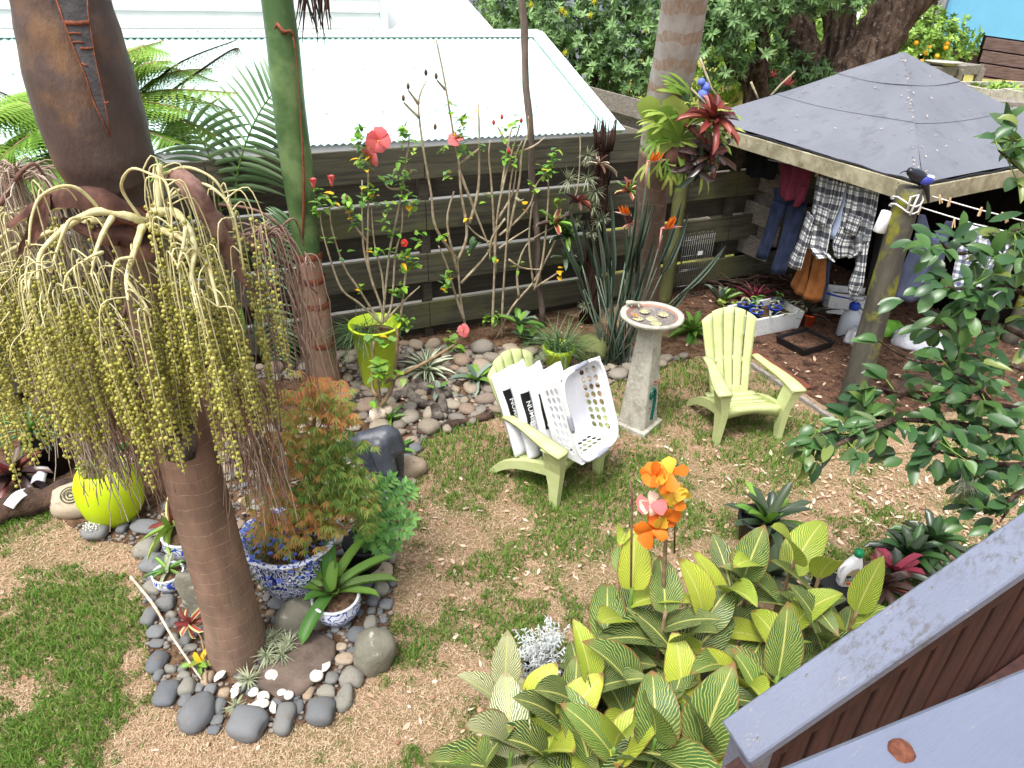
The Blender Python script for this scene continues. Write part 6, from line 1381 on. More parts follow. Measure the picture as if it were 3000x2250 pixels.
for x, y in ((330, 545), (475, 520)):
    c = PF(800+.3617*x, 350+.3617*y, HO-.06)
    for k in range(4): leafo(ha, 'flower_pink', c, V((.3*cos(k*1.6), .3*sin(k*1.6), 1)), .075, .055, 'petal', .2, .5, name='petal')
for x, y in ((595, 650), (1120, 440), (905, 780), (1160, 1060)): bud(ha, PF(800+.3617*x, 350+.3617*y, HO-.05), 'dead_pale', .04)
# middle hibiscus in the ground
hb0 = gnd(PF(1368, 985, -.34)); hb = thing('hibiscus_shrub', hb0, 'tall sparse hibiscus with two bare leaders rising above the fence', 'hibiscus')
stems(hb, [[(1368, 985), (1350, 880), (1343, 800), (1341, 762)], [(1341, 762), (1277, 668), (1263, 567), (1241, 440), (1226, 304), (1248, 237)], [(1226, 304), (1196, 264)], [(1229, 345), (1182, 300)], [(1341, 762), (1368, 686), (1350, 560), (1345, 480), (1330, 402), (1302, 234), (1278, 117)], [(1305, 262), (1280, 235)], [(1345, 500), (1400, 640), (1440, 740)], [(1341, 800), (1310, 655), (1330, 560)], [(1375, 655), (1400, 560), (1404, 440), (1402, 305)], [(1347, 480), (1385, 450), (1412, 430)], [(1350, 830), (1430, 740), (1460, 660)], [(1360, 940), (1330, 850), (1310, 780), (1285, 720)]], -.36, .017)
for x, y, n in [(1345, 418, 9), (1352, 385, 5), (1360, 440, 7), (1300, 430, 5), (1225, 430, 3), (1312, 320, 5), (1414, 425, 5), (1355, 340, 8), (1348, 365, 5), (1385, 720, 4), (1310, 810, 8), (1300, 840, 6), (1290, 700, 6), (1318, 520, 4)]: hib_leaves(hb, PF(x, y, -.40), n, .055, .05)
hib_flower(hb, PF(1335, 408, -.42), (-.1, -.5, .8), .075)
for x, y in ((1248, 222), (1196, 262), (1182, 296), (1278, 232), (1275, 380)): bud(hb, PF(x, y, -.4), 'dead_brown', .055)
for x, y in ((1342, 340), (1390, 341), (1375, 648)): hib_leaves(hb, PF(x, y, -.4), 2, .06, 1.0)
# right hibiscus thicket of bare pale stems
hc0 = gnd(PF(1455, 985, -.36)); hc = thing('hibiscus_thicket', hc0, 'thicket of pale bare hibiscus stems between fence and left chair', 'hibiscus')
stems(hc, [[(1441, 990), (1446, 860), (1455, 650), (1475, 540), (1499, 449), (1517, 386), (1524, 364)], [(1468, 990), (1474, 860), (1488, 650), (1495, 540), (1513, 451), (1530, 413)], [(1455, 990), (1500, 900), (1562, 827), (1610, 740), (1651, 650), (1690, 560), (1700, 430), (1695, 380)], [(1452, 800), (1446, 648), (1439, 531), (1432, 458), (1436, 411)], [(1486, 700), (1520, 540), (1528, 451), (1546, 392), (1548, 340)], [(1562, 827), (1550, 720), (1556, 620), (1565, 590)], [(1520, 870), (1515, 800), (1530, 740), (1560, 700), (1630, 660), (1660, 620)], [(1462, 690), (1510, 650), (1553, 600), (1571, 542), (1598, 505)], [(1455, 720), (1400, 690), (1370, 660)], [(1462, 728), (1500, 700), (1550, 668)], [(1499, 449), (1478, 410), (1466, 385), (1458, 372)], [(1503, 450), (1560, 430), (1597, 402)], [(1570, 840), (1610, 815), (1640, 795)], [(1565, 850), (1590, 760), (1605, 600), (1606, 530), (1600, 500)], [(1480, 640), (1440, 700), (1435, 760)], [(1490, 760), (1530, 785), (1590, 790)], [(1468, 560), (1490, 420), (1500, 372)], [(1460, 640), (1500, 570), (1512, 500)]], -.38, .015)
for x, y, n in [(1480, 465, 6), (1515, 425, 3), (1470, 395, 4), (1502, 362, 4), (1620, 455, 8), (1612, 490, 8), (1600, 520, 7), (1590, 505, 5), (1565, 555, 5), (1430, 935, 7), (1452, 930, 6), (1432, 575, 3), (1520, 778, 3), (1640, 660, 5), (1630, 585, 6), (1505, 475, 3), (1445, 755, 3)]: hib_leaves(hc, PF(x, y, -.42), n, .058, .05)
for x, y in ((1527, 360), (1446, 366), (1490, 450), (1470, 350)): bud(hc, PF(x, y, -.42), 'flower_red', .05)
hib_leaves(hc, PF(1530, 600, -.42), 2, .08, 1); hib_leaves(hc, PF(1632, 800, -.45), 4, .06, 1.0)
c = PF(1518, 586, -.44); bd = thing('small_bird', c, 'tiny pale brown bird perched on a bare hibiscus stem', 'bird'); b = MB(); b.tube(curve([c+V((-.035, 0, .012)), c+V((-.022, 0, .016)), c, c+V((.03, 0, -.004)), c+V((.06, 0, .015))], 3), [.003, .010, .013, .016, .018, .02, .02, .018, .014, .009, .006, .004, .002], 8); b.build('body', ['bird_olive'], bd)
c = PF(1385, 715, -.42); bd = thing('green_bird', c, 'greenish bird clinging to the stems of the middle hibiscus', 'bird'); b = MB(); b.tube(curve([c+V((.03, 0, .06)), c+V((.01, 0, .05)), c, c+V((-.02, 0, -.06)), c+V((-.06, 0, -.11))], 3), [.006, .02, .03, .035, .04, .042, .04, .035, .03, .022, .015, .01, .006], 8); b.build('body', ['bird_green'], bd)
# low flower and cut-back hibiscus
hib_flower(hb, PF(1358, 968, -.62), (-.2, -.8, .4), .065); hib_leaves(hb, PF(1330, 1010, -.66), 8, .075); hib_leaves(hb, PF(1318, 990, -.6), 6, .07)
q0 = G(1112, 1238); t = thing('cut_back_hibiscus', q0, 'short cut-back hibiscus stump with a few leaves in front of the lime pot', 'hibiscus'); b = MB()
for l in ([(1112, 1240), (1112, 1170), (1106, 1105), (1110, 1080)], [(1105, 1160), (1090, 1130), (1095, 1000)], [(1115, 1125), (1180, 1095), (1240, 1065), (1300, 1030), (1330, 1010)], [(1115, 1190), (1150, 1130), (1165, 1000), (1160, 960)]): 
    c = curve([PY(x, y, q0.y+.1*(k > 0)) for k, (x, y) in enumerate(l)], 4); b.tube(c, [.022, .009], 8)
b.build('stems', ['stem_brown'], t)
for x, y, n in ((1104, 1085, 6), (1125, 1095, 4), (1170, 1115, 3), (1112, 1060, 4), (1135, 990, 5), (1080, 990, 3), (1095, 1185, 2)): hib_leaves(t, PY(x, y, q0.y-.02), n, .075, .05)
# ---- variegated and banded bromeliads, driftwood
bromo('variegated_plant', G(1252, 1105)+V((0, 0, .03)), 'green and white striped rosette plant right of the tall lime pot', 34, (.30, .46), .045, ['leaf_varieg'], (.05, 1.35), 'sword', (.3, 1.1), 'plant')
bromo('banded_bromeliad', G(1395, 1130)+V((0, 0, .03)), 'grey-green bromeliad with banded leaves left of the left chair', 10, (.22, .34), .07, ['leaf_strel', 'leaf_brom'], (.1, 1.1), group='low bromeliads in the pebble bed')
bromo('banded_bromeliad', PF(1520, 960, -.5), 'tall banded bromeliad behind the left chair back', 9, (.24, .38), .07, ['leaf_brom', 'leaf_strel'], (.3, 1.2), group='low bromeliads in the pebble bed')
bromo('banded_bromeliad', G(1285, 1165)+V((0, 0, .04)), 'small banded bromeliad growing out of the driftwood', 7, (.14, .22), .05, ['leaf_brom', 'leaf_strel'], (.1, 1.2), group='low bromeliads in the pebble bed')
bromo('banded_bromeliad', G(1545, 1010), 'banded bromeliad between bags and second lime pot', 8, (.22, .34), .07, ['leaf_brom', 'leaf_brom_dark'], (.5, 1.2), group='low bromeliads in the pebble bed')
bromo('strap_plant', G(1140, 1240), 'fresh green strap-leaved plant beside the cut-back hibiscus', 8, (.2, .34), .045, ['leaf_brom'], (.5, 1.3), 'sword', group='green strap plants')
bromo('strap_plant', G(1165, 1330), 'fresh green strap-leaved plant behind the black statue', 8, (.24, .36), .045, ['leaf_brom'], (.0, .9), 'sword', (.4, 1.0), group='green strap plants')
b = MB(); r = random.Random(3)
for l in ([(1150, 1165), (1200, 1140), (1250, 1135), (1290, 1160), (1300, 1210)], [(1200, 1150), (1230, 1180), (1270, 1190), (1285, 1225)], [(1180, 1160), (1215, 1120), (1240, 1125)], [(1250, 1140), (1300, 1130), (1310, 1160)]): b.tube(curve([G(x, y, .06) for x, y in l], 4), [U(.03, .06) for _ in range(len(l)*4-3)], 9)
o = b.build('driftwood', ['driftwood'], loc=G(1230, 1180)); tag(o, 'gnarled dark grey driftwood on the pebbles', 'driftwood')
b = MB(); b.tube(curve([G(1085, 1225, .05), G(1120, 1210, .09), G(1150, 1195, .12)], 4), [.03, .07, .075, .06, .07, .06, .05, .04, .02], 9); o = b.build('pale_driftwood', ['driftwood_pale'], loc=G(1120, 1210)); tag(o, 'pale pinkish driftwood lump behind the black statue', 'driftwood')
A, B = G(1225, 1268, .03), G(1445, 1215, .03); b = MB(); b.tube([lerp(A, B, i/8) for i in range(9)], [.035+.008*sin(i*2) for i in range(9)], 8); o = b.build('log_edging', ['old_log'], loc=A); tag(o, 'thin rotting log edging the pebble bed left of the left chair', 'log')
# ---- second lime pot with grass, carved face ball
q = G(1633, 1088); t = thing('small_lime_pot', q, 'small round lime green pot of dark grass beside the carved ball', 'plant pot'); b = MB(); b.lathe([(0, 0), (.105, 0), (.15, .24), (.165, .245), (.168, .30), (.155, .30), (.14, .25), (0, .25)], 26, q); b.build('pot', ['lime_plastic'], t)
b = MB()
for k in range(190): b.blade(q+V((U(-.09, .09), U(-.09, .09), .25)), V((U(-1, 1), U(-1, 1), U(.5, 1.6))), (0, 0, 1), U(.25, .62), .009, 'sword', 5, U(.4, 2.0), .1, a=U(.05, .95))
b.build('grass', ['grass_dark'], t)
q = G(1728, 1062); R = .175; c = q+V((0, 0, R*.93)); t = thing('carved_face_ball', q, 'round mossy stone ball carved with a smiling face', 'stone ball'); b = MB(); b.sphere(c, (R, R, R*.96), 2); N = mat('moss_stone', (116, 122, 74), (96, 100, 62), 6, rough=.9, bump=.5, bsc=30, c3=(140, 142, 92), sc3=3); b.build('ball', ['moss_stone'], t)
vd = (CAM-c); vd.z = 0; vd.normalize(); vx = V((-vd.y, vd.x, 0)); 
def onball(u, v): d = (vd+vx*u+V((0, 0, v))).normalized(); return c+d*R*1.0
b = MB()
for l in ([(0.02, .35), (.06, .1), (.09, -.02), (-.02, -.06)], [(-.28, -.22), (-.1, -.30), (.08, -.28), (.25, -.18)], [(-.38, .22), (-.22, .30), (-.05, .26)], [(.12, .26), (.28, .30), (.42, .20)], [(-.32, .12), (-.2, .16), (-.08, .12)], [(.16, .12), (.28, .15), (.38, .09)], [(-.16, -.36), (0, -.40), (.14, -.36)]): b.tube(curve([onball(*p) for p in l], 4), .010, 6)
N = mat('moss_stone_dark', (70, 76, 46), rough=.95); b.build('carved_features', ['moss_stone_dark'], t)
# ---- bird of paradise
q = G(1800, 1062); bp_ = thing('bird_of_paradise', q, 'grey-green bird of paradise clump with orange crane flowers by the birdbath', 'plant'); r = random.Random(31)
tips = [(1655, 565), (1662, 700), (1690, 620), (1720, 640), (1750, 650), (1735, 690), (1790, 560), (1795, 640), (1870, 560), (1880, 620), (1905, 560), (1920, 575), (2000, 590), (2020, 625), (2130, 720), (2025, 840), (1850, 620), (1830, 660), (1700, 760), (1640, 690), (1880, 700), (1800, 760), (1775, 700), (1860, 730), (1815, 820), (1780, 800), (1890, 800), (1760, 780), (1745, 830), (1840, 850), (1870, 590), (1760, 600), (1690, 820), (1920, 690)]
for i, (x, y) in enumerate(tips):
    Y = q.y+r.uniform(-.35, .25); tip = PY(x, y, Y); base = q+V((r.uniform(-.13, .13), r.uniform(-.1, .1), 0)); d = tip-base; L = d.length; mid = lerp(base, tip, .62)
    b = MB(); b.tube([base, lerp(base, tip, .33)+V((0, 0, .02)), mid], [.010, .008, .006], 6); b.build('leaf_stalk', ['leaf_strel'], bp_)
    leafo(bp_, 'leaf_strel', mid, tip-mid, (tip-mid).length, U(.024, .042), 'lance', .12, .5, up=(0, -1, .3))
for k in range(9):
    base = q+V((r.uniform(-.14, .14), r.uniform(-.12, .1), 0)); leafo(bp_, 'leaf_strel', base, V((r.uniform(-.3, .3), r.uniform(-.2, .2), 1)), r.uniform(.35, .65), .022, 'sword', .15, .4, up=(0, -1, .2))
def crane(c, d, s=1.0, m='flower_orange', nm='flower'):
    d = V(d).normalized()
    b = MB(); b.tube([c-d*.02*s, c+d*.06*s, c+d*.17*s], [.012*s, .015*s, .002], 7); b.tube([c-d*.02*s, c-d*.02*s-V((0, 0, .2))], [.009, .008], 6); b.build('bract', ['bract'], bp_)
    for k in range(6): leafo(bp_, m, c+d*(.012*k*s), V((d.x*.5+r.uniform(-.55, .45), -.3+r.uniform(-.2, .2), 1)), .13*s, .026*s, 'lance', .1, .4, up=(0, -1, 0), name='petal')
    if m == 'flower_orange': leafo(bp_, 'flower_blue', c+d*.03, d+V((0, 0, .18)), .1*s, .014, 'spike', 0, .3, name='petal')
crane(PY(1945, 668, q.y-.3), (1, -.1, .15), 1.0); crane(PY(1843, 630, q.y-.25), (-.9, -.1, .2), .85); crane(PY(1853, 650, q.y-.28), (-.6, -.1, -.35), .8, 'dead_brown'); crane(PY(1903, 472, q.y-.45), (1, -.1, .12), .8)
for pts in ([(1800, 1050), (1880, 880), (1940, 690)], [(1800, 1050), (1845, 850), (1850, 660)], [(1800, 1050), (1860, 760), (1900, 490)]):
    b = MB(); b.tube(curve([q+V((0, 0, .02)), PY(*pts[1], q.y-.15), PY(*pts[2], q.y-.28)], 4), [.010, .007], 6); b.build('flower_stalk', ['leaf_strel'], bp_)
# ---- bromeliads behind the birdbath and chairs
bromo('green_bromeliad', G(2025, 985)+V((0, 0, .02)), 'fresh green bromeliad clump between birdbath and right chair', 30, (.26, .42), .06, ['leaf_brom'], (0, 1.25), 'strapr', (.3, 1.0))
bromo('green_bromeliad', G(2110, 900), 'upright green bromeliad in front of the wire rack', 9, (.28, .38), .06, ['leaf_brom', 'leaf_strel'], (.8, 1.4), 'strapr', (.1, .4))
bromo('pink_bromeliad', G(2205, 900)+V((0, 0, .05)), 'magenta pink spiky bromeliad behind the foam box', 20, (.24, .40), .035, ['leaf_magenta'], (.2, 1.2), 'sword', (.1, .5))
t = thing('lime_leafed_plant', G(2150, 915), 'low lime green plant with rounded leaves above the right chair', 'plant')
for k in range(60): p = G(2105+U(0, 120), 880+U(0, 50), U(.08, .25)); leafo(t, 'leaf_lime', p, V((U(-1, 1), U(-1, .4), U(0, .6))), .075, .075, 'ovate', .5)
t = thing('silvery_herb', G(2300, 925), 'silvery green herb behind the foam box', 'plant')
for k in range(60): p = G(2255+U(0, 110), 885+U(0, 50), U(.05, .3)); leafo(t, 'leaf_air', p, V((U(-1, 1), U(-1, .4), U(0, .8))), .10, .025, 'lance', .4)
# ================================================================== CHAIRS, BAGS, BASKET, BIRDBATH
def chair(loc, ang, label):
    t = thing('garden_chair', loc, label, 'chair', 'lime plastic garden chairs'); Rm = Rz(ang); O = V(loc)
    W_ = lambda x, y, z: O+Rm @ V((x, y, z)); m = ['chair_plastic']
    def seatz(y): return .365-.26*(y-.05)-.035*sin(PI*min(1, max(0, (y-.05)/.45)))
    for i in range(5):
        y0, y1 = .05+i*.093, .05+i*.093+.085; b = MB(); b.grid(lambda u, v: W_(lerp(-.255, .255, u)*(1-.10*lerp(y0, y1, v)), lerp(y0, y1, v), seatz(lerp(y0, y1, v))), 8, 2, thick=-.018 if False else .018); b.build('seat_slat', m, t)
    b = MB(); b.grid(lambda u, v: W_(lerp(-.265, .265, u), .035-.01*v, lerp(.245+.05*sin(PI*u), .358, v)), 10, 2, thick=.02); b.build('front_apron', m, t)
    bx, dy, dz = 0, .33, .78
    def back(i, u, v):
        s0, s1 = (i-2)*.072, (i-2)*.116; w0, w1 = .064, .104
        top = 1-.022*((i-2+(u-.5)*.9)**2); vv = v*top
        x = lerp(s0, s1, vv)+(u-.5)*lerp(w0, w1, vv); y = .485+dy*vv-.02*((i-2)/2)**2+.03*sin(PI*vv)*.6; z = .195+dz*vv
        return W_(x, y, z)
    for i in range(5):
        b = MB(); b.grid(lambda u, v: back(i, u, v), 3, 12, thick=.02); b.build('back_slat', m, t)
    for v0, v1 in ((.0, .13), (.40, .455)):
        b = MB(); b.grid(lambda u, v: back(min(4, int(u*4.999)), u*4.999-min(4, int(u*4.999)), lerp(v0, v1, v))+Rm @ V((0, .004, 0)), 15, 2, thick=.018); b.build('back_rail', m, t)
    for s in (-1, 1):
        # front leg, flaring outward to the foot, arm, side rail and rear leg
        b = MB(); rings = []
        for z, x0, x1, y0, y1 in ((.0, .272, .318, -.005, .060), (.18, .262, .318, -.012, .085), (.34, .255, .322, -.02, .125), (.44, .268, .345, -.03, .12), (.52, .275, .372, -.045, .105), (.545, .272, .392, -.055, .13)):
            rings.append([b.vert(W_(s*x, y, z)) for x, y in ((x0, y0), (x1, y0), (x1, y1), (x0, y1))])
        for i in range(len(rings)-1):
            for j in range(4): b.face((rings[i][j], rings[i][(j+1) % 4], rings[i+1][(j+1) % 4], rings[i+1][j]))
        b.face(rings[0][::-1]); b.face(rings[-1]); b.build('front_leg', m, t, smooth=False)
        b = MB(); b.grid(lambda u, v: W_(s*lerp(lerp(.268, .405, u), lerp(.205, .285, u), sm(v)**1.1), lerp(-.065+.015*(2*u-1)**2, .60, v), .575+.012*sin(PI*v)-.012*(2*u-1)**2+.01*v), 5, 10, thick=.028*s if s > 0 else -.028); ar = b.build('armrest', m, t)
        b = MB(); c = curve([W_(s*.268, .08, .335), W_(s*.272, .30, .275), W_(s*.276, .48, .20), W_(s*.282, .62, .10), W_(s*.288, .70, .0)], 5); n = len(c)
        for i, p in enumerate(c):
            f = i/(n-1); h = lerp(.075, .040, f) if f < .9 else .035; ww = .024; dirv = (c[min(i+1, n-1)]-c[max(0, i-1)]).normalized(); up = Rm @ V((0, .6*f, 1)); xs = Rm @ V((1, 0, 0)); up = (xs.cross(dirv)); up = up if up.z > 0 else -up
            ids = [b.vert(p+xs*(a*ww)+up*(bb*h)) for a, bb in ((-1, -1), (1, -1), (1, .3), (-1, .3))]
            if i:
                for j in range(4): b.face((pr[j], pr[(j+1) % 4], ids[(j+1) % 4], ids[j]))
            else: b.face(ids[::-1])
            pr = ids
        b.face(pr); b.build('rear_leg', m, t, smooth=False)
    return W_
for f_, (loc, ang, lab) in enumerate([(V((.571, 4.451, 0)), math.radians(50), 'lime plastic slatted armchair loaded with compost bags and a washing basket'), (V((2.132, 5.18, 0)), math.radians(9.8), 'empty lime plastic slatted armchair beside the birdbath')]):
    W_ = chair(loc, ang, lab)
    if f_ == 0: W1 = W_
# ---- compost bags -----------------------------------------------------------
def text_mesh(s, size, shear=0.0, bold=0.0):
    cu = bpy.data.curves.new('t', 'FONT'); cu.body = s; cu.size = size; cu.offset = bold; cu.resolution_u = 2; cu.align_x = 'LEFT'
    o = bpy.data.objects.new('t', cu); COL.objects.link(o); dg = bpy.context.evaluated_depsgraph_get(); me = bpy.data.meshes.new_from_object(o.evaluated_get(dg)); bpy.data.objects.remove(o)
    vs = [tuple(v.co) for v in me.vertices]; fs = [tuple(p.vertices) for p in me.polygons]; bpy.data.meshes.remove(me); bpy.data.curves.remove(cu); return vs, fs
def print_text(nm, s, size, fn, m, parent, bold=0.0):
    vs, fs = text_mesh(s, size, bold=bold); b = MB()
    for x, y, z in vs: b.vert(fn(x, y))
    for f in fs: b.face(f)
    return b.build(nm, [m], parent, smooth=False)
BW, BH, BT = .40, .70, .135
def bag(k, x0, y0, z0, lean, label, yaw=0.0):
    def S(u, v, side=1):
        """u,v in 0..1 over the bag face; side 1 front, -1 back"""
        e = (1-(2*u-1)**4)*(1-(2*v-1)**6); puff = BT/2*max(0, e)**.45*(1+.10*sin(9*u+4*v+k)+.06*sin(21*v+3*u+k*2))
        x = (u-.5)*BW*(1-.06*sin(PI*v)); zz = v*BH; yy = -side*puff+.010*sin(14*u+k)*(abs(v-.5) > .46)
        x, yy = x*cos(yaw)-yy*sin(yaw), x*sin(yaw)+yy*cos(yaw)
        return W1(x0+x, y0+yy*cos(lean)+zz*sin(lean), z0+zz*cos(lean)+yy*-sin(lean)*-1*.2)
    t = thing('compost_bag', W1(x0, y0, z0), label, 'bag', 'compost bags on the chair')
    b = MB(); b.grid(lambda u, v: S(u, v, 1), 18, 24); b.grid(lambda u, v: S(1-u, v, -1), 18, 24); sk = b.build('sack', ['bag_white'], t)
    def F2(x, y, lift=.004):   # printed face: x from left edge (m), y from top edge (m)
        u, v = .5+(x-BW/2)/BW, 1-y/BH; p = S(u, v); e = .01; n = (S(u+e, v)-p).cross(S(u, v+e)-p); n = n.normalized() if n.length > 0 else V((0, -1, 0)); return p+n*lift
    b = MB(); b.grid(lambda u, v: F2(lerp(.035, .145, u), lerp(.42, .12, v), .003), 6, 10); b.build('label', ['bag_black'], t)
    rot = lambda ox, oy: (lambda a, c: F2(ox+c, oy+a, .006))       # writing runs down the bag
    print_text('print', 'NUMBER', .062, rot(.070, .195), 'ink_white', t, .0012); print_text('print', '8', .10, rot(.058, .360), 'ink_white', t, .003)
    print_text('print', 'COMPOST', .046, rot(.075, .445), 'ink', t)
    flat = lambda ox, oy: (lambda a, c: F2(ox+a, oy-c, .006))
    print_text('print', 'COMPOST', .052, flat(.17, .40), 'ink', t, .001); print_text('print', '40L', .058, flat(.23, .64), 'ink', t, .002)
    return t
bag(0, -.08, .455, .245, .40, 'rearmost compost bag against the chair back'); bag(1, -.06, .335, .265, .34, 'middle of the three white compost bags on the chair', .03); bag(2, .0, .218, .285, .30, 'front compost bag mostly hidden behind the washing basket', -.03)
# ---- laundry basket ---------------------------------------------------------
la = math.radians(22); BL, BWd, BD = .68, .50, .28
c0_ = V((0.03, .115, .345))
def Bk(l, w_, d):            # l along long axis (0..1 up), w across -1..1, d depth 0 (base) .. 1 (rim)
    tp = lerp(.80, 1.0, d); L = BL*tp; lx = (l-.5)*L+BL*.5; x = w_*BWd/2*tp; dep = d*BD
    y = -dep*cos(la)+(lx*sin(la)); z = lx*cos(la)+dep*sin(la)
    return W1(c0_.x+x, c0_.y+y, c0_.z+z)
bk = thing('laundry_basket', W1(*c0_), 'white plastic laundry basket with oval holes tipped on its side in the chair', 'basket')
def holepanel(fn, nu, nv, u0, u1, v0, v1, rad=(.36, .40), nm='side'):
    b = MB(); us = [0, u0]+[lerp(u0, u1, i/nu) for i in range(1, nu+1)]+[1]; vs = [0, v0]+[lerp(v0, v1, i/nv) for i in range(1, nv+1)]+[1]
    for i in range(len(us)-1):
        for j in range(len(vs)-1):
            a, c, d, e = us[i], us[i+1], vs[j], vs[j+1]
            if 1 <= i <= nu and 1 <= j <= nv:
                o = []; h = []; cu, cv = (a+c)/2, (d+e)/2
                for k in range(16):
                    an = 2*PI*k/16; x, y = cos(an), sin(an); q = max(abs(x), abs(y)); o.append(b.vert(fn(cu+x/q*(c-a)/2, cv+y/q*(e-d)/2))); h.append(b.vert(fn(cu+x*rad[0]*(c-a), cv+y*rad[1]*(e-d))))
                for k in range(16): b.face((o[k], o[(k+1) % 16], h[(k+1) % 16], h[k]))
            else: b.poly([fn(a, d), fn(c, d), fn(c, e), fn(a, e)])
    o = b.build(nm, ['white_plastic'], bk, smooth=False); md = o.modifiers.new('s', 'SOLIDIFY'); md.thickness = .005; md.offset = 0; return o
holepanel(lambda u, v: Bk(v, -1, lerp(0, 1, u)), 3, 8, .22, .82, .07, .93, nm='side_wall')
holepanel(lambda u, v: Bk(v, 1, lerp(0, 1, u)), 3, 8, .22, .82, .07, .93, nm='side_wall')
holepanel(lambda u, v: Bk(0, lerp(-1, 1, v), u), 3, 5, .22, .70, .15, .85, nm='end_wall')
holepanel(lambda u, v: Bk(1, lerp(-1, 1, v), u), 3, 5, .22, .70, .15, .85, nm='end_wall')
holepanel(lambda u, v: Bk(v, lerp(-1, 1, u), 0), 3, 7, .3, .7, .2, .8, (.30, .34), nm='base')
rim = [];
for k in range(40):
    a = 2*PI*k/40; e = 2/5; x = math.copysign(abs(cos(a))**e, cos(a)); y = math.copysign(abs(sin(a))**e, sin(a)); rim.append(Bk(.5+.515*y, x*1.03, 1.0))
b = MB(); b.tube(rim+[rim[0], rim[1]], .014, 8, cap=False); b.build('rim', ['white_plastic'], bk)
for l0, l1, w0, w1 in ((1.02, 1.02, -.35, .35), (-.02, -.02, -.35, .35), (.40, .60, -1.05, -1.05)):
    b = MB(); b.tube([Bk(lerp(l0, l1, i/6), lerp(w0, w1, i/6), 1.02) for i in range(7)], [.012, .019, .02, .02, .02, .019, .012], 8); b.build('handle', ['grey_plastic'], bk)
# ---- birdbath ---------------------------------------------------------------
bb = G(1866, 1243); t = thing('birdbath', bb, 'concrete birdbath with mosaic bowl on a tapered square pedestal', 'birdbath'); ra = math.radians(-38)
b = MB(); b.box(bb+V((0, 0, .02)), (.34, .34, .05), Rz(ra), bev=.006); b.build('base_slab', ['concrete'], t, smooth=False)
HT = .97
b = MB(); rings = []
for i in range(13):
    f = i/12; hw = lerp(.135, .078, f**.9); rings.append([b.vert(bb+V((0, 0, .045+HT*f))+Rz(ra) @ V((x*hw, y*hw, 0))) for x, y in ((-.86, -1), (.86, -1), (1, -.86), (1, .86), (.86, 1), (-.86, 1), (-1, .86), (-1, -.86))])
for i in range(12):
    for j in range(8): b.face((rings[i][j], rings[i][(j+1) % 8], rings[i+1][(j+1) % 8], rings[i+1][j]))
b.face(rings[-1]); b.build('pedestal', ['concrete'], t, smooth=False)
bc = bb+V((.0, 0, .045+HT)); b = MB(); b.lathe([(0, -.0), (.09, 0), (.17, .02), (.245, .065), (.272, .095), (.268, .112), (.235, .112), (.215, .098)], 40, bc, wob=.004); bw_ = b.build('bowl', ['concrete'], t)
b = MB(); b.lathe([(.217, .098), (.19, .080), (.10, .066), (0, .062)], 40, bc); b.build('mosaic_basin', ['bath_mosaic'], bw_)
for k in range(5):
    a = k*1.45+.5; rr_ = .0 if k == 4 else .125; q = bc+V((rr_*cos(a), rr_*sin(a), .062+.28*rr_*rr_*4)); b = MB(); b.lathe([(.048, .003), (.04, .009), (.0, .010)], 16, q); b.build('mosaic_medallion', ['bath_medal'], bw_)
b = MB(); b.lathe([(.219, .102), (.20, .088)], 40, bc+V((0, 0, .003))); b.build('rust_ring', ['terracotta_mark'], bw_)
# painted seahorse curl and flower on the right face
def face_pt(u, z, lift=.006):   # u -1..1 across the right-hand face
    f = (z-.045)/HT; hw = lerp(.135, .078, f**.9); return bb+V((0, 0, z))+Rz(ra) @ V((hw+lift, u*hw, 0))
def face_pt2(u, z, lift=.006):
    f = (z-.045)/HT; hw = lerp(.135, .078, f**.9); return bb+V((0, 0, z))+Rz(ra) @ V((u*hw, -hw-lift, 0))
fp_ = face_pt if (Rz(ra) @ V((1, 0, 0))).dot(CAM-bb) > (Rz(ra) @ V((0, -1, 0))).dot(CAM-bb)*0-9 and (Rz(ra) @ V((1, 0, 0))).y < 0 else face_pt2
b = MB(); b.tube(curve([fp_(-.05, .12), fp_(.15, .23), fp_(.28, .33), fp_(.20, .40), fp_(-.08, .43), fp_(-.42, .40), fp_(-.40, .355), fp_(-.18, .35), fp_(-.12, .375)], 5), [.016]*20+[.014]*12+[.010]*9, 8); o = b.build('mosaic_curl', ['mosaic_green'], t)
b = MB()
for k in range(6): b.sphere(fp_(.20, .49)+V((.018*cos(k), .0, .02*sin(k))), .014, 1)
b.build('mosaic_flower', ['terracotta_mark'], t)
b = MB(); b.sphere(fp_(-.35, .255), (.012, .012, .010), 1); b.build('mosaic_dot', ['stone_dark'], t)
# small lizard-like ornament and fallen petal on the rim
q = PY(1836, 884, bc.y+.15); q = bc+V((-.16, .16, .118)); o_ = thing('stone_lizard', q, 'small pale stone lizard figure on the birdbath rim', 'ornament'); b = MB(); b.tube(curve([q+V((-.05, -.03, .035)), q+V((-.02, -.02, .03)), q+V((.03, 0, .02)), q+V((.08, .02, .008)), q+V((.11, .0, .005))], 3), [.008, .018, .02, .022, .022, .02, .018, .015, .012, .009, .006, .004, .003], 8)
for s in (-1, 1): b.tube([q+V((.01, 0, .015)), q+V((.0, .035*s, .0))], .007, 5); b.tube([q+V((.06, .01, .012)), q+V((.065, .045*s, .0))], .007, 5)
b.build('body', ['concrete'], o_)
o = leafo(None, 'flower_orange', bc+V((-.19, -.02, .115)), (1, -.6, .1), .08, .03, 'ellip', .3); o.name = 'fallen_petal'; tag(o, 'orange petal lying on the birdbath rim', 'petal')
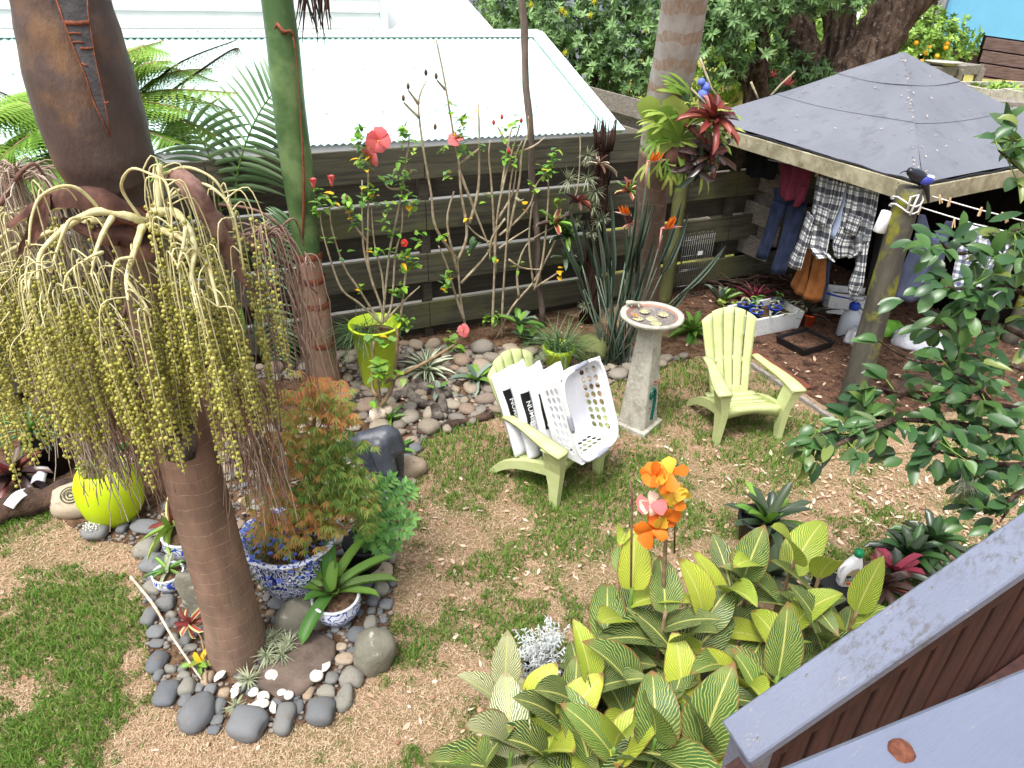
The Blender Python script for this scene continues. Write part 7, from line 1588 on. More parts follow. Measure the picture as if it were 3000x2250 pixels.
# ================================================================== PALM ISLAND AND LEFT BED
# ---- big lime egg pot
q = G(347, 1516); t = thing('round_lime_pot', q, 'big egg-shaped lime painted pot in the left bed', 'plant pot'); b = MB()
b.lathe([(0, 0), (.10, 0), (.155, .03), (.205, .12), (.225, .23), (.218, .34), (.19, .42), (.155, .47), (.135, .47), (.17, .40), (.12, .38), (0, .38)], 34, q); b.build('pot', ['lime_paint'], t)
b = MB(); airplant(b, q+V((.10, 0, .47)), .17, 60, V((0, 0, 1)), .013); o = b.build('air_plant', ['air_mesh'], loc=q+V((.1, 0, .45))); tag(o, 'grey-green air plant growing in the big lime pot', 'air plant')
bromo('succulent', q+V((-.08, -.02, .43)), 'lime green succulent rosette at the left of the big lime pot', 12, (.08, .15), .05, ['leaf_lime', 'leaf_brom'], (0, 1.2), 'ovate', (.2, .5), 'succulent')
bromo('big_leaf_plant', PY(455, 1330, q.y+.45)*1.0, 'dark glossy paddle-leaved plant behind the fruit strings', 16, (.28, .50), .11, ['leaf_deep', 'leaf_brom_dark', 'leaf_brom'], (.3, 1.35), 'lance', (.2, .7), 'plant')
# carved spiral stone
q = G(222, 1500); c = q+V((0, .02, .11)); t = thing('spiral_stone', q, 'flat tan stone carved with a spiral beside the lime pot', 'stone'); M_ = Rz(.35) @ Rx(.55)
inst('stone', STM['stone_tan'][1], t, c, M_, (.20, .13, .085)); b = MB(); pts = [c+M_ @ V((.01+(.008+.0035*a)*cos(a), (.008+.0035*a)*sin(a), .098-.25*((.008+.0035*a)**2))) for a in [i*.35 for i in range(52)]]
b.tube(pts, .0045, 5); b.build('carved_spiral', ['moss_stone_dark'], t)
# mosaic stone
q = G(283, 1572); c = q+V((0, 0, .05)); t = thing('mosaic_stone', q, 'dark stone topped with a white mosaic spiral at the bed corner', 'stone'); inst('stone', STM['stone_dark'][2], t, c, Rz(.2), (.095, .085, .065))
b = MB(); 
for a in [i*.55 for i in range(34)]:
    rr_ = .012+.0028*a; b.box(c+V((rr_*cos(a), rr_*sin(a), .066-.9*rr_*rr_)), (.011, .009, .006), Rz(a))
b.build('mosaic', ['shell'], t)
# rotting log and pots at the left edge
A, B = G(-160, 1540, .09), G(385, 1392, .09); b = MB(); b.tube([lerp(A, B, i/16)+V((0, 0, .015*sin(i*1.3))) for i in range(17)], [.10+.015*sin(i*2.1) for i in range(17)], 14); o = b.build('rotting_log', ['old_log'], loc=A); tag(o, 'long dark rotting log edging the left bed', 'log')
q = G(165, 1380); t = thing('black_pot_plant', q, 'black pot with green spidery plant at the left edge', 'plant pot'); b = MB(); b.lathe([(0, 0), (.11, 0), (.15, .30), (.16, .30), (.16, .33), (.14, .33), (.13, .27), (0, .27)], 22, q); b.build('pot', ['black_plastic'], t)
for k in range(34): leafo(t, 'leaf_brom' if k % 3 else 'leaf_palm', PY(95, 1265, q.y), sph(k*2.4, lerp(-.1, 1.3, k/33)), U(.22, .34), .022, 'sword', U(.3, .9))
b = MB(); b.tube([q+V((0, 0, .27)), PY(95, 1265, q.y)], .014, 6); b.build('stem', ['stem_brown'], t)
bromo('spidery_plant', PY(40, 1245, q.y+.2), 'second spidery green plant at the far left edge', 20, (.2, .34), .02, ['leaf_palm', 'leaf_brom'], (-.1, 1.2), 'sword', (.4, 1), 'plant')
bromo('dark_bromeliad', G(60, 1440)+V((0, 0, .12)), 'dark maroon bromeliad behind the log at the left edge', 22, (.24, .38), .07, ['leaf_purple', 'leaf_purple', 'leaf_red'], (-.1, 1.2))
for k, (x, y, lab) in enumerate(((115, 1405, 'upper white broken pot shard behind the log'), (60, 1462, 'long white broken pot shard on the log'))):
    p = G(x, y, .17); b = MB(); b.grid(lambda u, v: p+Rz(.3+k) @ V(((u-.5)*(.2 if k else .1), (v-.5)*.08, .03*sin(PI*u)+.02*v)), 5, 3, thick=.01); o = b.build('pot_shard', ['ceramic_white'], loc=p); tag(o, lab, 'pot shard')
# ---- flat stone leaning on the palm, stick, rocks
def rockobj(nm, c, s, m, label, seed, rot=None, pw=.8, lump=.12, peak=False):
    r = random.Random(seed); ph = [r.uniform(0, 6) for _ in range(6)]; b = MB(); R_m = rot or Matrix.Identity(3)
    for x, y, z in ICO[2][0]:
        k = 1+lump*sin(2.3*x+ph[0])+lump*sin(2.7*y+ph[1])+lump*.7*sin(3.1*z+ph[2])+.04*sin(8*x+5*z+ph[3]); g = lambda t: math.copysign(abs(t)**pw, t)
        pk = (1-.55*z)*.75 if peak else 1
        b.v.append(tuple(V(c)+R_m @ V((g(x)*s[0]*k*pk, g(y)*s[1]*k*pk, g(z)*s[2]*k))))
    for f in ICO[2][1]: b.face(f)
    o = b.build(nm, [m], loc=V(c)); return tag(o, label, 'rock', 'rocks in the palm bed')
rockobj('pointed_rock', G(868, 1838)+V((.0, .05, .07)), (.20, .12, .12), 'rock', 'pointed lichen-spotted grey rock in front of the bromeliad bowl', 3, Rz(.35) @ Ry(-.15), .62, .10, True)
rockobj('brown_slab', G(885, 1975)+V((.0, .03, .02)), (.17, .24, .055), 'rock_brown', 'flat brown rock slab beside the shells', 5, Rz(-.5), .6)
rockobj('big_boulder', G(1108, 1955)+V((-.02, .04, .09)), (.115, .12, .16), 'rock', 'biggest rounded grey-brown boulder at the right of the palm bed', 9, Rz(.3) @ Ry(.15), .85, .07)
rockobj('yellow_stone', G(1200, 1392)+V((0, .02, .06)), (.16, .10, .09), 'stone_tan', 'smooth yellowish stone beside the black statue', 11, Rz(.35), .9, .05)
rockobj('standing_slab', G(560, 1810)+V((.03, .05, .14)), (.09, .03, .20), 'rock', 'upright flat grey slab leaning on the left of the palm trunk', 13, Ry(-.12), .55, .05)
b = MB(); A, B = G(383, 1690, .05), G(590, 1990, .07); b.tube(curve([A, lerp(A, B, .35)+V((.01, 0, .05)), lerp(A, B, .7)+V((-.012, 0, .05)), B], 4), [.010, .009, .010, .009, .010, .009, .008, .008, .007, .007, .006, .006, .005], 7); o = b.build('pale_stick', ['driftwood_pale'], loc=A); tag(o, 'long pale stick lying across the stones left of the palm', 'stick')
# ---- china bowls
def bowl(nm, p, R, h, label, m='china_bowl', soil='soil'):
    t = thing(nm, p, label, 'bowl', 'blue and white china bowls'); b = MB(); b.lathe([(0, 0), (R*.62, 0), (R*.66, h*.06), (R*.96, h*.42), (R*1.04, h*.66), (R*.97, h*.90), (R*.96, h*.96)], 30, p); b.build('body', [m], t)
    b = MB(); b.lathe([(R*.955, h*.93), (R*1.02, h*.97), (R*1.02, h*1.0), (R*.9, h*1.0), (R*.88, h*.86)], 30, p); b.build('rim', ['ceramic_white'], t)
    b = MB(); b.lathe([(R*.89, h*.87), (0, h*.90)], 20, p); b.build('compost', [soil], t); return t
pb1 = G(558, 1632)+V((0, .02, .02)); bowl('china_bowl', pb1, .155, .20, 'blue and white bowl behind the palm trunk with a striped bromeliad')
bromo('striped_bromeliad', pb1+V((-.08, .02, .2)), 'red and green striped bromeliad reaching left from the bowl', 14, (.22, .34), .05, ['leaf_striped', 'leaf_red', 'leaf_lime'], (.1, .9), 'sword', axis=(-.7, -.2, .6))
pb2 = G(507, 1728)+V((0, 0, .03)); bowl('china_bowl', pb2, .098, .135, 'smallest blue and white bowl left of the palm trunk')
bromo('small_bulb_plant', pb2+V((0, 0, .12)), 'small green orchid-like plant in the smallest bowl', 12, (.10, .18), .025, ['leaf_brom', 'leaf_air'], (-.1, .9), 'strap', cat='plant')
pb3 = G(990, 1818)+V((0, .02, .02)); bowl('china_bowl', pb3, .150, .185, 'blue and white bowl holding the large green bromeliad')
bg_ = bromo('large_green_bromeliad', pb3+V((-.02, .0, .18)), 'large green bromeliad with long strap leaves in the china bowl', 0, (.3, .4), .07, ['leaf_brom'])
for az, el, L, W in ((3.05, .22, .48, .08), (-2.0, -.10, .34, .085), (2.3, .75, .34, .075), (1.75, 1.15, .36, .08), (1.4, 1.35, .22, .07), (1.0, .85, .40, .065), (.55, .55, .44, .06), (.25, .35, .42, .055), (.1, .15, .30, .05), (2.75, .45, .26, .06), (2.0, .95, .24, .07), (-.9, 1.0, .12, .06), (-2.6, .5, .18, .06)):
    leafo(bg_, 'leaf_brom', pb3+V((-.02, 0, .20)), sph(az, el), L, W, 'strapr', .55, .22, n=8)
for k in range(7): leafo(bg_, 'leaf_purple', pb3+V((-.02, 0, .18)), sph(k*.9, 1.05), .14, .06, 'ovate', .2, .3)
bromo('red_bromeliad', G(560, 1830, .16), 'small red bromeliad tied to the left of the palm trunk', 10, (.10, .16), .03, ['leaf_red', 'leaf_striped'], (-.2, 1.0), axis=(-.3, -.7, .5))
b = MB(); b.tube(curve([G(560, 1830, .16), G(590, 1870, .12), G(600, 1950, .08), G(607, 2000, .05)], 3), .005, 5); o = b.build('hanging_stolon', ['stem_brown'], loc=G(560, 1830, .16)); tag(o, 'thin brown stolon trailing below the small red bromeliad', 'stem')
bromo('yellowing_bromeliad', G(590, 1950, .04), 'yellowing small bromeliad low at the left of the trunk base', 8, (.08, .15), .03, ['leaf_lime', 'yellow_bit', 'leaf_brom'], (.0, 1.2), axis=(-.2, -.4, 1))
# ---- shells and air plants at the palm foot
SH = []
b = MB()
for i in range(13):
    pass
def shell_fan():
    b = MB(); b.grid(lambda u, v: V(((v+.06)*sin((u-.5)*2.3), (v+.06)*cos((u-.5)*2.3), .30*(1-(v)**2)*cos((u-.5)*2)+.02*cos(u*60)*v)), 28, 7, thick=.02); return b.mesh('shell', ['shell'])
def shell_snail():
    b = MB(); pts = []; rad = []
    for i in range(44):
        a = i*.36; s = 1-i/46; pts.append(V((.55*s*cos(a), .55*s*sin(a), .75*(1-s)+.2))); rad.append(.42*s)
    b.tube(pts, rad, 9); return b.mesh('shell', ['shell'])
SHM = [shell_fan(), shell_snail()]
for k, (x, y, kind, s) in enumerate([(655, 1985, 0, .05), (745, 2030, 1, .035), (700, 2000, 0, .04), (690, 2025, 1, .03), (770, 2045, 1, .042), (825, 2035, 1, .035), (850, 2040, 1, .036), (775, 2065, 1, .036), (730, 2065, 0, .05), (812, 2065, 0, .045), (845, 2000, 0, .055), (795, 1985, 1, .05), (860, 1965, 0, .06), (885, 1905, 0, .075), (930, 1985, 1, .05), (945, 1950, 0, .045), (700, 2035, 0, .04), (760, 2050, 0, .042)]):
    p = G(x, y, .05); o = inst('sea_shell', SHM[kind], None, p, Rz(U(0, 6)) @ Rx(U(-.4, .4)), (s, s, s)); tag(o, 'white sea shell in the heap at the foot of the fruiting palm' if k not in (13,) else 'large fan shell under the air plants', 'shell', 'sea shells at the palm foot')
for k, (x, y, R, lab) in enumerate([(770, 1890, .11, 'leftmost air plant of the tuft at the palm foot'), (800, 1870, .10, 'upper air plant of the tuft at the palm foot'), (825, 1920, .12, 'right air plant of the tuft beside the fan shell'), (780, 1920, .11, 'lower middle air plant of the tuft at the palm foot'), (845, 1890, .10, 'air plant touching the fan shell'), (728, 1990, .09, 'separate air plant among the white shells'), (690, 2070, .07, 'small browned air plant by the front stones')]):
    c = G(x, y, .07); b = MB(); airplant(b, c, R, 42, V((0, -.3, 1)), .012); o = b.build('air_plant', ['air_mesh'], loc=c); tag(o, lab, 'air plant', 'air plants at the palm foot')
# ---- Japanese maple in the big china jar
mj = G(872, 1728)+V((0, .03, .02)); t = thing('china_jar', mj, 'big blue and white patterned china jar holding the maple', 'jar'); b = MB()
b.lathe([(0, 0), (.17, 0), (.18, .03), (.235, .12), (.265, .22), (.27, .29), (.25, .36), (.245, .38)], 40, mj); b.build('body', ['china_dense'], t)
b = MB(); b.lathe([(.247, .375), (.25, .40), (.285, .43), (.315, .445), (.315, .46), (.285, .46), (.25, .43), (.235, .40)], 40, mj); b.build('rim', ['china_bowl'], t)
b = MB(); b.lathe([(.25, .40), (0, .42)], 24, mj); b.build('compost', ['soil'], t)
mp = thing('japanese_maple', mj+V((0, 0, .41)), 'small Japanese maple with feathery green leaves tipped orange', 'maple'); Ym = mj.y
b = MB(); tr = [mj+V((0.03, 0, .41)), PY(900, 1440, Ym), PY(915, 1300, Ym), PY(920, 1230, Ym), PY(925, 1180, Ym)]; b.tube(curve(tr, 4), [.020, .018, .017, .017, .016, .018, .015, .016, .015, .014, .015, .013, .013, .012, .014, .013, .010], 9)
r = random.Random(17)
for x0, y0, x1, y1 in ((918, 1260, 880, 1190), (915, 1290, 780, 1260), (908, 1350, 1000, 1310), (905, 1390, 800, 1400), (903, 1420, 960, 1420), (915, 1270, 960, 1200), (900, 1450, 770, 1480), (900, 1460, 1010, 1480), (905, 1380, 1040, 1400), (912, 1310, 800, 1330)): b.tube(curve([PY(x0, y0, Ym), PY((x0+x1)/2, (y0+y1)/2+15, Ym+r.uniform(-.1, .1)), PY(x1, y1, Ym+r.uniform(-.2, .2))], 3), [.008, .003], 5)
b.build('trunk', ['stem_brown'], mp)
b = MB()
for (x, y, rx, ry, a0, n) in [(930, 1140, 60, 30, .85, 26), (960, 1175, 55, 30, .6, 28), (1000, 1215, 45, 25, .75, 18), (880, 1160, 45, 35, .7, 16), (940, 1265, 55, 28, .6, 22), (985, 1300, 70, 30, .35, 30), (830, 1290, 55, 35, .75, 24), (800, 1350, 40, 30, .6, 16), (850, 1370, 60, 28, .75, 22), (960, 1350, 75, 30, .35, 34), (1010, 1390, 70, 28, .35, 34), (900, 1430, 60, 25, .4, 20), (1040, 1430, 60, 26, .4, 26), (830, 1440, 50, 25, .85, 16), (800, 1440, 45, 25, .6, 14), (920, 1480, 70, 22, .75, 20), (1000, 1470, 60, 25, .4, 24), (870, 1520, 55, 25, .85, 16), (780, 1500, 40, 25, .8, 12), (1060, 1490, 45, 35, .45, 22), (950, 1540, 50, 20, .7, 14), (820, 1560, 60, 30, .7, 20), (870, 1600, 60, 30, .65, 20), (760, 1560, 40, 40, .7, 14), (900, 1500, 70, 30, .5, 22), (960, 1440, 80, 40, .35, 26), (1080, 1530, 30, 30, .4, 10), (850, 1220, 40, 25, .6, 10), (830, 1640, 40, 25, .85, 6)]:
    n = int(n*2.3)
    for _ in range(n):
        p = PY(x+r.gauss(0, rx*.6), y+r.gauss(0, ry*.6), Ym+r.uniform(-.24, .16)-.02); fa = r.uniform(-.9, .9)-PI/2
        for k in range(7):
            an = fa+(k-3)*.42; d = V((cos(an), sin(an)*.9, r.uniform(-.45, .0))); b.blade(p, d, (0, 0, 1), r.uniform(.035, .07), .011, 'lance', 2, .5, .2, a=min(.99, max(.01, a0-.12+r.uniform(-.3, .25)+.2*(k in (0, 6)))))
b.build('leaves', ['leaf_maple'], mp)
lo = thing('blue_lobelia', mj+V((-.08, -.05, .42)), 'cascading lobelia with tiny blue flowers under the maple', 'flowers'); b = MB(); c_ = mj+V((-.06, -.04, .40)); fl = []
for _ in range(900):
    a = r.uniform(0, 6.3); k = r.random()**.5; p = c_+V((cos(a)*.30*k, sin(a)*.27*k, .10*(1-k*k)-.10*max(0, k-.75)*3+r.uniform(-.02, .03))); b.blade(p, V((cos(a), sin(a), r.uniform(-.2, 1))), (0, 0, 1), r.uniform(.02, .05), .008, 'lance', 2, .4, a=r.random()*.98+.01)
b.build('foliage', ['leaf_lobelia'], lo); b = MB()
for _ in range(240):
    a = r.uniform(0, 6.3); k = r.random()**.5; p = c_+V((cos(a)*.32*k, sin(a)*.30*k-.02, .125*(1-k*k)-.10*max(0, k-.75)*3+.02+r.uniform(0, .03)))
    for q in range(4): b.blade(p, V((cos(q*1.57+a), sin(q*1.57+a)-.3, .3)), (0, -.5, 1), .016, .014, 'ellip', 2, 0)
b.build('flowers', ['flower_blue'], lo)
# ---- black statue
sb = G(1112, 1432)+V((0, .05, 0)); t = thing('black_statue', sb, 'glossy black carved torso statue beside the maple', 'statue'); b = MB()
def lump(c, r3, rot=None): 
    R_m = rot or Matrix.Identity(3); o = len(b.v)
    for x, y, z in ICO[1][0]: b.v.append(tuple(sb+V(c)+R_m @ V((x*r3[0], y*r3[1], z*r3[2]))))
    for f in ICO[1][1]: b.face(tuple(i+o for i in f))
def limb(p0, p1, r0, r1, n=7):
    for k in range(n):
        f = k/(n-1); q = lerp(V(p0), V(p1), f); rr_ = lerp(r0, r1, f); lump(q, (rr_, rr_, rr_))
limb((-.27, .0, .38), (-.10, .0, .43), .045, .085); limb((-.10, .0, .43), (.07, .02, .46), .085, .10); limb((.10, .03, .45), (.14, .02, .36), .09, .08)
limb((.03, -.05, .42), (.09, -.11, .24), .095, .078); limb((.09, -.10, .22), (.10, -.04, .0), .062, .052); limb((.14, .04, .36), (.13, .06, .0), .07, .055); limb((-.12, -.04, .38), (-.04, -.06, .22), .06, .05); limb((-.04, -.06, .22), (.06, -.08, .12), .05, .05)
limb((.0, .05, .0), (.14, .0, .0), .08, .08, 4)
o = b.build('body', ['black_statue'], t); md = o.modifiers.new('r', 'REMESH'); md.mode = 'VOXEL'; md.voxel_size = .012; md.use_smooth_shade = True; sm_ = o.modifiers.new('s', 'SMOOTH'); sm_.iterations = 6; sm_.factor = .5
# ---- black pot with pinnate leaved plant
q = G(1075, 1668); t = thing('pinnate_plant', q, 'light green pinnate-leaved plant in a black pot right of the maple', 'plant'); b = MB(); b.lathe([(0, 0), (.10, 0), (.135, .24), (.145, .24), (.145, .27), (.125, .27), (.12, .22), (0, .22)], 22, q); b.build('pot', ['black_plastic'], t); r = random.Random(23)
for k, (x, y) in enumerate([(1150, 1400), (1190, 1420), (1210, 1440), (1120, 1410), (1210, 1520), (1180, 1500), (1150, 1480), (1195, 1560), (1140, 1560), (1160, 1600), (1100, 1560), (1085, 1600), (1120, 1620), (1060, 1580), (1170, 1450), (1130, 1520)]):
    tip = PY(x, y, q.y-.05+r.uniform(-.12, .1)); base = q+V((0, 0, .24)); mid = lerp(base, tip, .55)+V((0, 0, .07)); c = curve([base, mid, tip], 5); b = MB(); b.tube(c, [.005, .002], 5); f_ = b.build('leaf_stalk', ['stem_green'], t)
    for i in range(3, len(c)):
        d = (c[min(i+1, len(c)-1)]-c[i-1]).normalized(); xx = d.cross(V((0, -.6, 1))).normalized()
        for s in (-1, 1): leafo(f_, 'leaf_wist', c[i], xx*s+d*.5, U(.05, .075), .028, 'ovate', .3, .15, up=(0, -.6, 1), n=4)
    leafo(f_, 'leaf_wist', c[-1], c[-1]-c[-2], .06, .028, 'ovate', .3, .15, up=(0, -.6, 1), n=4)
# ================================================================== CANNAS, DECK RAIL, CITRUS
cn = thing('canna_clump', G(1950, 2120), 'clump of variegated yellow-striped cannas with orange flowers below the stairs', 'canna'); r = random.Random(41)
CS = [(1478, 2010, .36, 'p', 4, .30, -.5), (1560, 2075, .42, 'g', 4, .30, 0), (1640, 2110, .50, 'g', 4, .34, 0), (1500, 2200, .40, 'p', 5, .34, 0), (1730, 1990, .55, 'y', 5, .30, 0), (1690, 2060, .50, 'g', 4, .34, 0), (1852, 1720, .86, 'g', 5, .34, 0), (1835, 1560, .98, 'y', 3, .26, 0), (1950, 1790, .80, 'y', 5, .32, 0), (1990, 1900, .62, 'g', 6, .40, 0), (2060, 1800, .72, 'g', 5, .36, 0), (2130, 1730, .74, 'y', 4, .28, 0), (2180, 1690, .76, 'g', 5, .32, 0), (2215, 1650, .82, 'y', 4, .28, 0), (2330, 1640, .92, 'y', 6, .34, 0), (2400, 1690, .86, 'y', 5, .28, 0), (1800, 2190, .55, 'g', 6, .36, 0), (1920, 2160, .58, 'g', 6, .38, 0), (2060, 2180, .58, 'g', 6, .40, 0), (2170, 2020, .56, 'y', 5, .32, 0), (2280, 1980, .62, 'g', 6, .38, 0), (2330, 1830, .68, 'y', 5, .32, 0), (2430, 1880, .66, 'g', 6, .38, 0), (2140, 1960, .55, 'g', 5, .34, 0), (2510, 1790, .62, 'y', 5, .28, 0), (1860, 2040, .48, 'g', 5, .34, 0), (2000, 2060, .5, 'g', 5, .34, 0), (1600, 2200, .40, 'g', 5, .32, 0), (1420, 2240, .30, 'y', 4, .26, 0), (1790, 1880, .5, 'g', 5, .34, 0), (2240, 2100, .45, 'g', 5, .34, 0), (1740, 2260, .45, 'g', 5, .34, 0)]
MM = {'g': ['canna_green', 'canna_green', 'canna_yellow'], 'y': ['canna_yellow', 'canna_yellow', 'canna_green'], 'p': ['canna_pale', 'canna_green', 'canna_pale']}
for x, y, z, tone, n, L, _ in CS:
    top = G(x, y, z); base = V((top.x+r.uniform(-.05, .05), top.y+r.uniform(-.05, .05), 0)); b = MB(); c = curve([base, lerp(base, top, .5), top], 4); b.tube(c, [.014, .010], 8); b.build('stem', ['stem_brown' if tone == 'y' else 'stem_green'], cn); az0 = r.uniform(0, 6.3)
    for k in range(n):
        f = k/(n-1); h = lerp(.38, .97, f); az = az0+k*2.3+r.uniform(-.5, .5); el = lerp(.5, 1.35, f)+r.uniform(-.25, .2); p = lerp(base, top, h)
        leafo(cn, r.choice(MM[tone]) if f > .45 or tone == 'p' or r.random() < .3 else 'canna_green', p, sph(az, el), L*r.uniform(.9, 1.4), L*r.uniform(.44, .62), 'canna', r.uniform(.3, 1.3), r.choice((.10, .2, .32)), n=9, roll=r.uniform(-.25, .25))
# tall flower stalk
st = [G(1960, 1990, .1), G(1945, 1760, .78), PY(1950, 1590, G(1945, 1760, .78).y), PY(1955, 1480, G(1945, 1760, .78).y), PY(1965, 1400, G(1945, 1760, .78).y)]
b = MB(); b.tube(curve(st, 4), [.014, .006], 8); b.build('flower_stalk', ['stem_brown'], cn); Yc = st[1].y
b = MB(); b.tube([PY(1848, 1720, Yc), PY(1850, 1560, Yc), PY(1852, 1450, Yc), PY(1845, 1405, Yc)], [.005, .006, .006, .002], 7); b.tube([PY(1975, 1620, Yc), PY(1978, 1520, Yc), PY(1975, 1470, Yc)], [.005, .005, .002], 7); b.build('bud_spike', ['dead_pale'], cn)
for x, y, ms, R in ((1915, 1390, ['flower_orange', 'flower_orange'], .075), (1965, 1385, ['flower_yellow', 'flower_orange'], .08), (1940, 1405, ['flower_orange'], .07), (1975, 1430, ['flower_yellow', 'flower_yellow', 'flower_orange'], .085), (1985, 1460, ['flower_orange', 'flower_yellow'], .07), (1905, 1475, ['flower_pink', 'canna_blush'], .08), (1945, 1510, ['flower_orange', 'flower_yellow'], .085), (1905, 1550, ['flower_orange'], .09), (1940, 1540, ['flower_orange'], .08)):
    if 'canna_blush' not in MAT: mat('canna_blush', (236, 176, 150), (244, 214, 200), 20, rough=.6, transl=.2)
    c = PY(x, y, Yc-.03); fc_ = V((r.uniform(-.4, .4), -1, r.uniform(.1, .7))).normalized(); t1 = fc_.orthogonal().normalized(); t2 = fc_.cross(t1)
    for k in range(6):
        a = k*1.26+r.uniform(-.6, .6); leafo(cn, r.choice(ms), c+fc_*r.uniform(-.02, .02), (t1*cos(a)+t2*sin(a))*.8+fc_*r.uniform(-.2, .9), R*r.uniform(.75, 1.15), R*r.uniform(.6, 1.0), 'petal', r.uniform(.2, 1.3), r.uniform(-.4, .3), up=fc_, name='petal', roll=r.uniform(-.5, .5))
# ---- dark sleeper edging and silver plant
A, B = G(1555, 2120, .18), G(1905, 1830, .18); d = (B-A).normalized(); b = MB(); b.box((A+B)/2-V((0, 0, .09)), ((B-A).length, .12, .18), Matrix((d, V((-d.y, d.x, 0)), V((0, 0, 1)))).transposed(), bev=.008); o = b.build('timber_sleeper', ['sleeper'], loc=A, smooth=False); tag(o, 'dark weathered timber sleeper edging the canna bed', 'sleeper')
q = G(1585, 2010); t = thing('silver_plant', q, 'silver-white leaved shrub in a black pot beside the cannas', 'plant'); b = MB(); b.lathe([(0, 0), (.075, 0), (.10, .17), (.108, .17), (.108, .19), (.095, .19), (.09, .16), (0, .16)], 20, q); b.build('pot', ['black_plastic'], t); b = MB()
for k in range(64):
    a = r.uniform(0, 6.3); e = r.uniform(.2, 1.5); L = r.uniform(.14, .32)*(.6+.5*sin(e)); d = sph(a, e); p0 = q+V((0, 0, .17)); b.tube([p0, p0+d*L], [.003, .002], 4, a=.5)
    for i in range(14):
        p = p0+d*L*(.2+.8*i/13)
        for s in range(2): dd = (d*.4+V((r.gauss(0, 1), r.gauss(0, 1), r.gauss(0, 1)*.7)).normalized()).normalized(); b.blade(p, dd, (0, 0, 1), r.uniform(.022, .042), .008, 'lance', 2, .1, a=r.random()*.98+.01)
b.build('foliage', ['leaf_silver'], t); b = MB(); p = q+V((-.03, 0, .38)); b.tube([q+V((0, 0, .2)), p, p+V((0, 0, .10))], .003, 5); b.sphere(p+V((0, 0, .10)), (.008, .008, .016), 1); b.build('flower_spike', ['stem_grey'], t)
# ---- bottle, bromeliad pots on the right
q = G(2478, 1708, .30); cr = thing('upturned_crate', V((q.x, q.y, 0)), 'black plastic crate under the fertiliser bottle', 'crate'); b = MB(); b.box(V((q.x, q.y, .15)), (.30, .26, .296), Rz(.3), bev=.01); b.build('body', ['black_plastic'], cr, smooth=False)
t = thing('fertiliser_bottle', q, 'white fertiliser bottle with green cap among the cannas', 'bottle'); Mb = Rz(.1); b = MB(); rings = []
for z, hx, hy, ox in ((0, .058, .034, 0), (.01, .064, .038, 0), (.11, .064, .038, 0), (.165, .054, .036, .004), (.20, .036, .030, .012), (.225, .024, .024, .016), (.24, .023, .023, .016)): rings.append([b.vert(q+Mb @ V((ox+hx*math.copysign(abs(cos(a))**.6, cos(a)), hy*math.copysign(abs(sin(a))**.6, sin(a)), z))) for a in [2*PI*j/20 for j in range(20)]])
for i in range(len(rings)-1):
    for j in range(20): b.face((rings[i][j], rings[i][(j+1) % 20], rings[i+1][(j+1) % 20], rings[i+1][j]))
b.face(rings[-1]); b.face(rings[0][::-1]); b.build('body', ['white_plastic'], t)
b = MB(); b.lathe([(.0, .238), (.027, .238), (.028, .25), (.026, .275), (.0, .277)], 18, q+Mb @ V((.016, 0, 0))); b.build('cap', ['bottle_green'], t)
b = MB(); b.tube(curve([q+Mb @ V((-.045, 0, .17)), q+Mb @ V((-.075, 0, .13)), q+Mb @ V((-.062, 0, .05))], 4), .011, 7); b.build('handle', ['white_plastic'], t)
lab = lambda x, z, k=0.0: q+Mb @ V((x, -.0385-k, z)); b = MB(); b.poly([lab(-.045, .02), lab(.052, .02), lab(.052, .125), lab(.02, .165), lab(-.02, .15), lab(-.045, .11)]); l_ = b.build('label', ['label_tan'], t, smooth=False)
b = MB(); b.poly([lab(-.045, .065, .001), lab(.052, .065, .001), lab(.052, .105, .001), lab(-.045, .105, .001)]); b.build('band', ['label_dark'], l_, smooth=False)
print_text('print', 'FISH', .022, lambda x, y: lab(-.012+x, .087+y, .002), 'ink_white', l_); print_text('print', '& SEAWEED', .0165, lambda x, y: lab(-.041+x, .071+y, .002), 'ink_white', l_, .0004)
b = MB()
for x, z in ((-.02, .04), (-.005, .036), (.01, .042), (-.012, .028)): b.sphere(lab(x, z, .001), (.008, .002, .008), 1)
b.build('tomato_print', ['tomato'], l_)
q = G(2205, 1590); t = thing('black_pot_bromeliad', q, 'black pot with dark green bromeliad behind the cannas', 'plant pot'); b = MB(); b.lathe([(0, 0), (.10, 0), (.14, .22), (.15, .22), (.15, .25), (.13, .25), (.12, .2), (0, .2)], 22, q); b.build('pot', ['black_plastic'], t)
for k in range(18): leafo(t, 'leaf_brom_dark' if k % 3 else 'leaf_brom', q+V((.06, -.03, .2)), sph(k*2.4, lerp(.1, 1.3, k/17)), U(.26, .40), .065, 'strapr', U(.3, .8))
for k, (x, y, n, ms, lab_) in enumerate([(2660, 1640, 30, ['leaf_brom_dark', 'leaf_deep'], 'large dark glossy bromeliad clump right of the bottle'), (2720, 1600, 26, ['leaf_brom_dark', 'leaf_deep'], 'dark glossy bromeliad nearest the stair rail'), (2570, 1730, 16, ['leaf_red', 'leaf_purple'], 'crimson bromeliad tucked beside the stair rail'), (2620, 1690, 14, ['leaf_magenta', 'leaf_brom_dark'], 'dark bromeliad with pinkish centre below the glossy clump'), (2250, 1700, 12, ['leaf_brom_dark'], 'dark bromeliad low between the canna stems')]):
    bromo('dark_bromeliad', G(x, y, .16), lab_, n, (.20, .34), .06, ms, (.05, 1.25), group='dark bromeliads by the stairs')
bromo('spider_plant', G(2490, 1740, .2), 'pale striped spider plant in front of the bottle', 30, (.18, .28), .012, ['leaf_varieg', 'leaf_lime'], (.1, 1.3), 'sword', (.6, 1.4), 'plant')
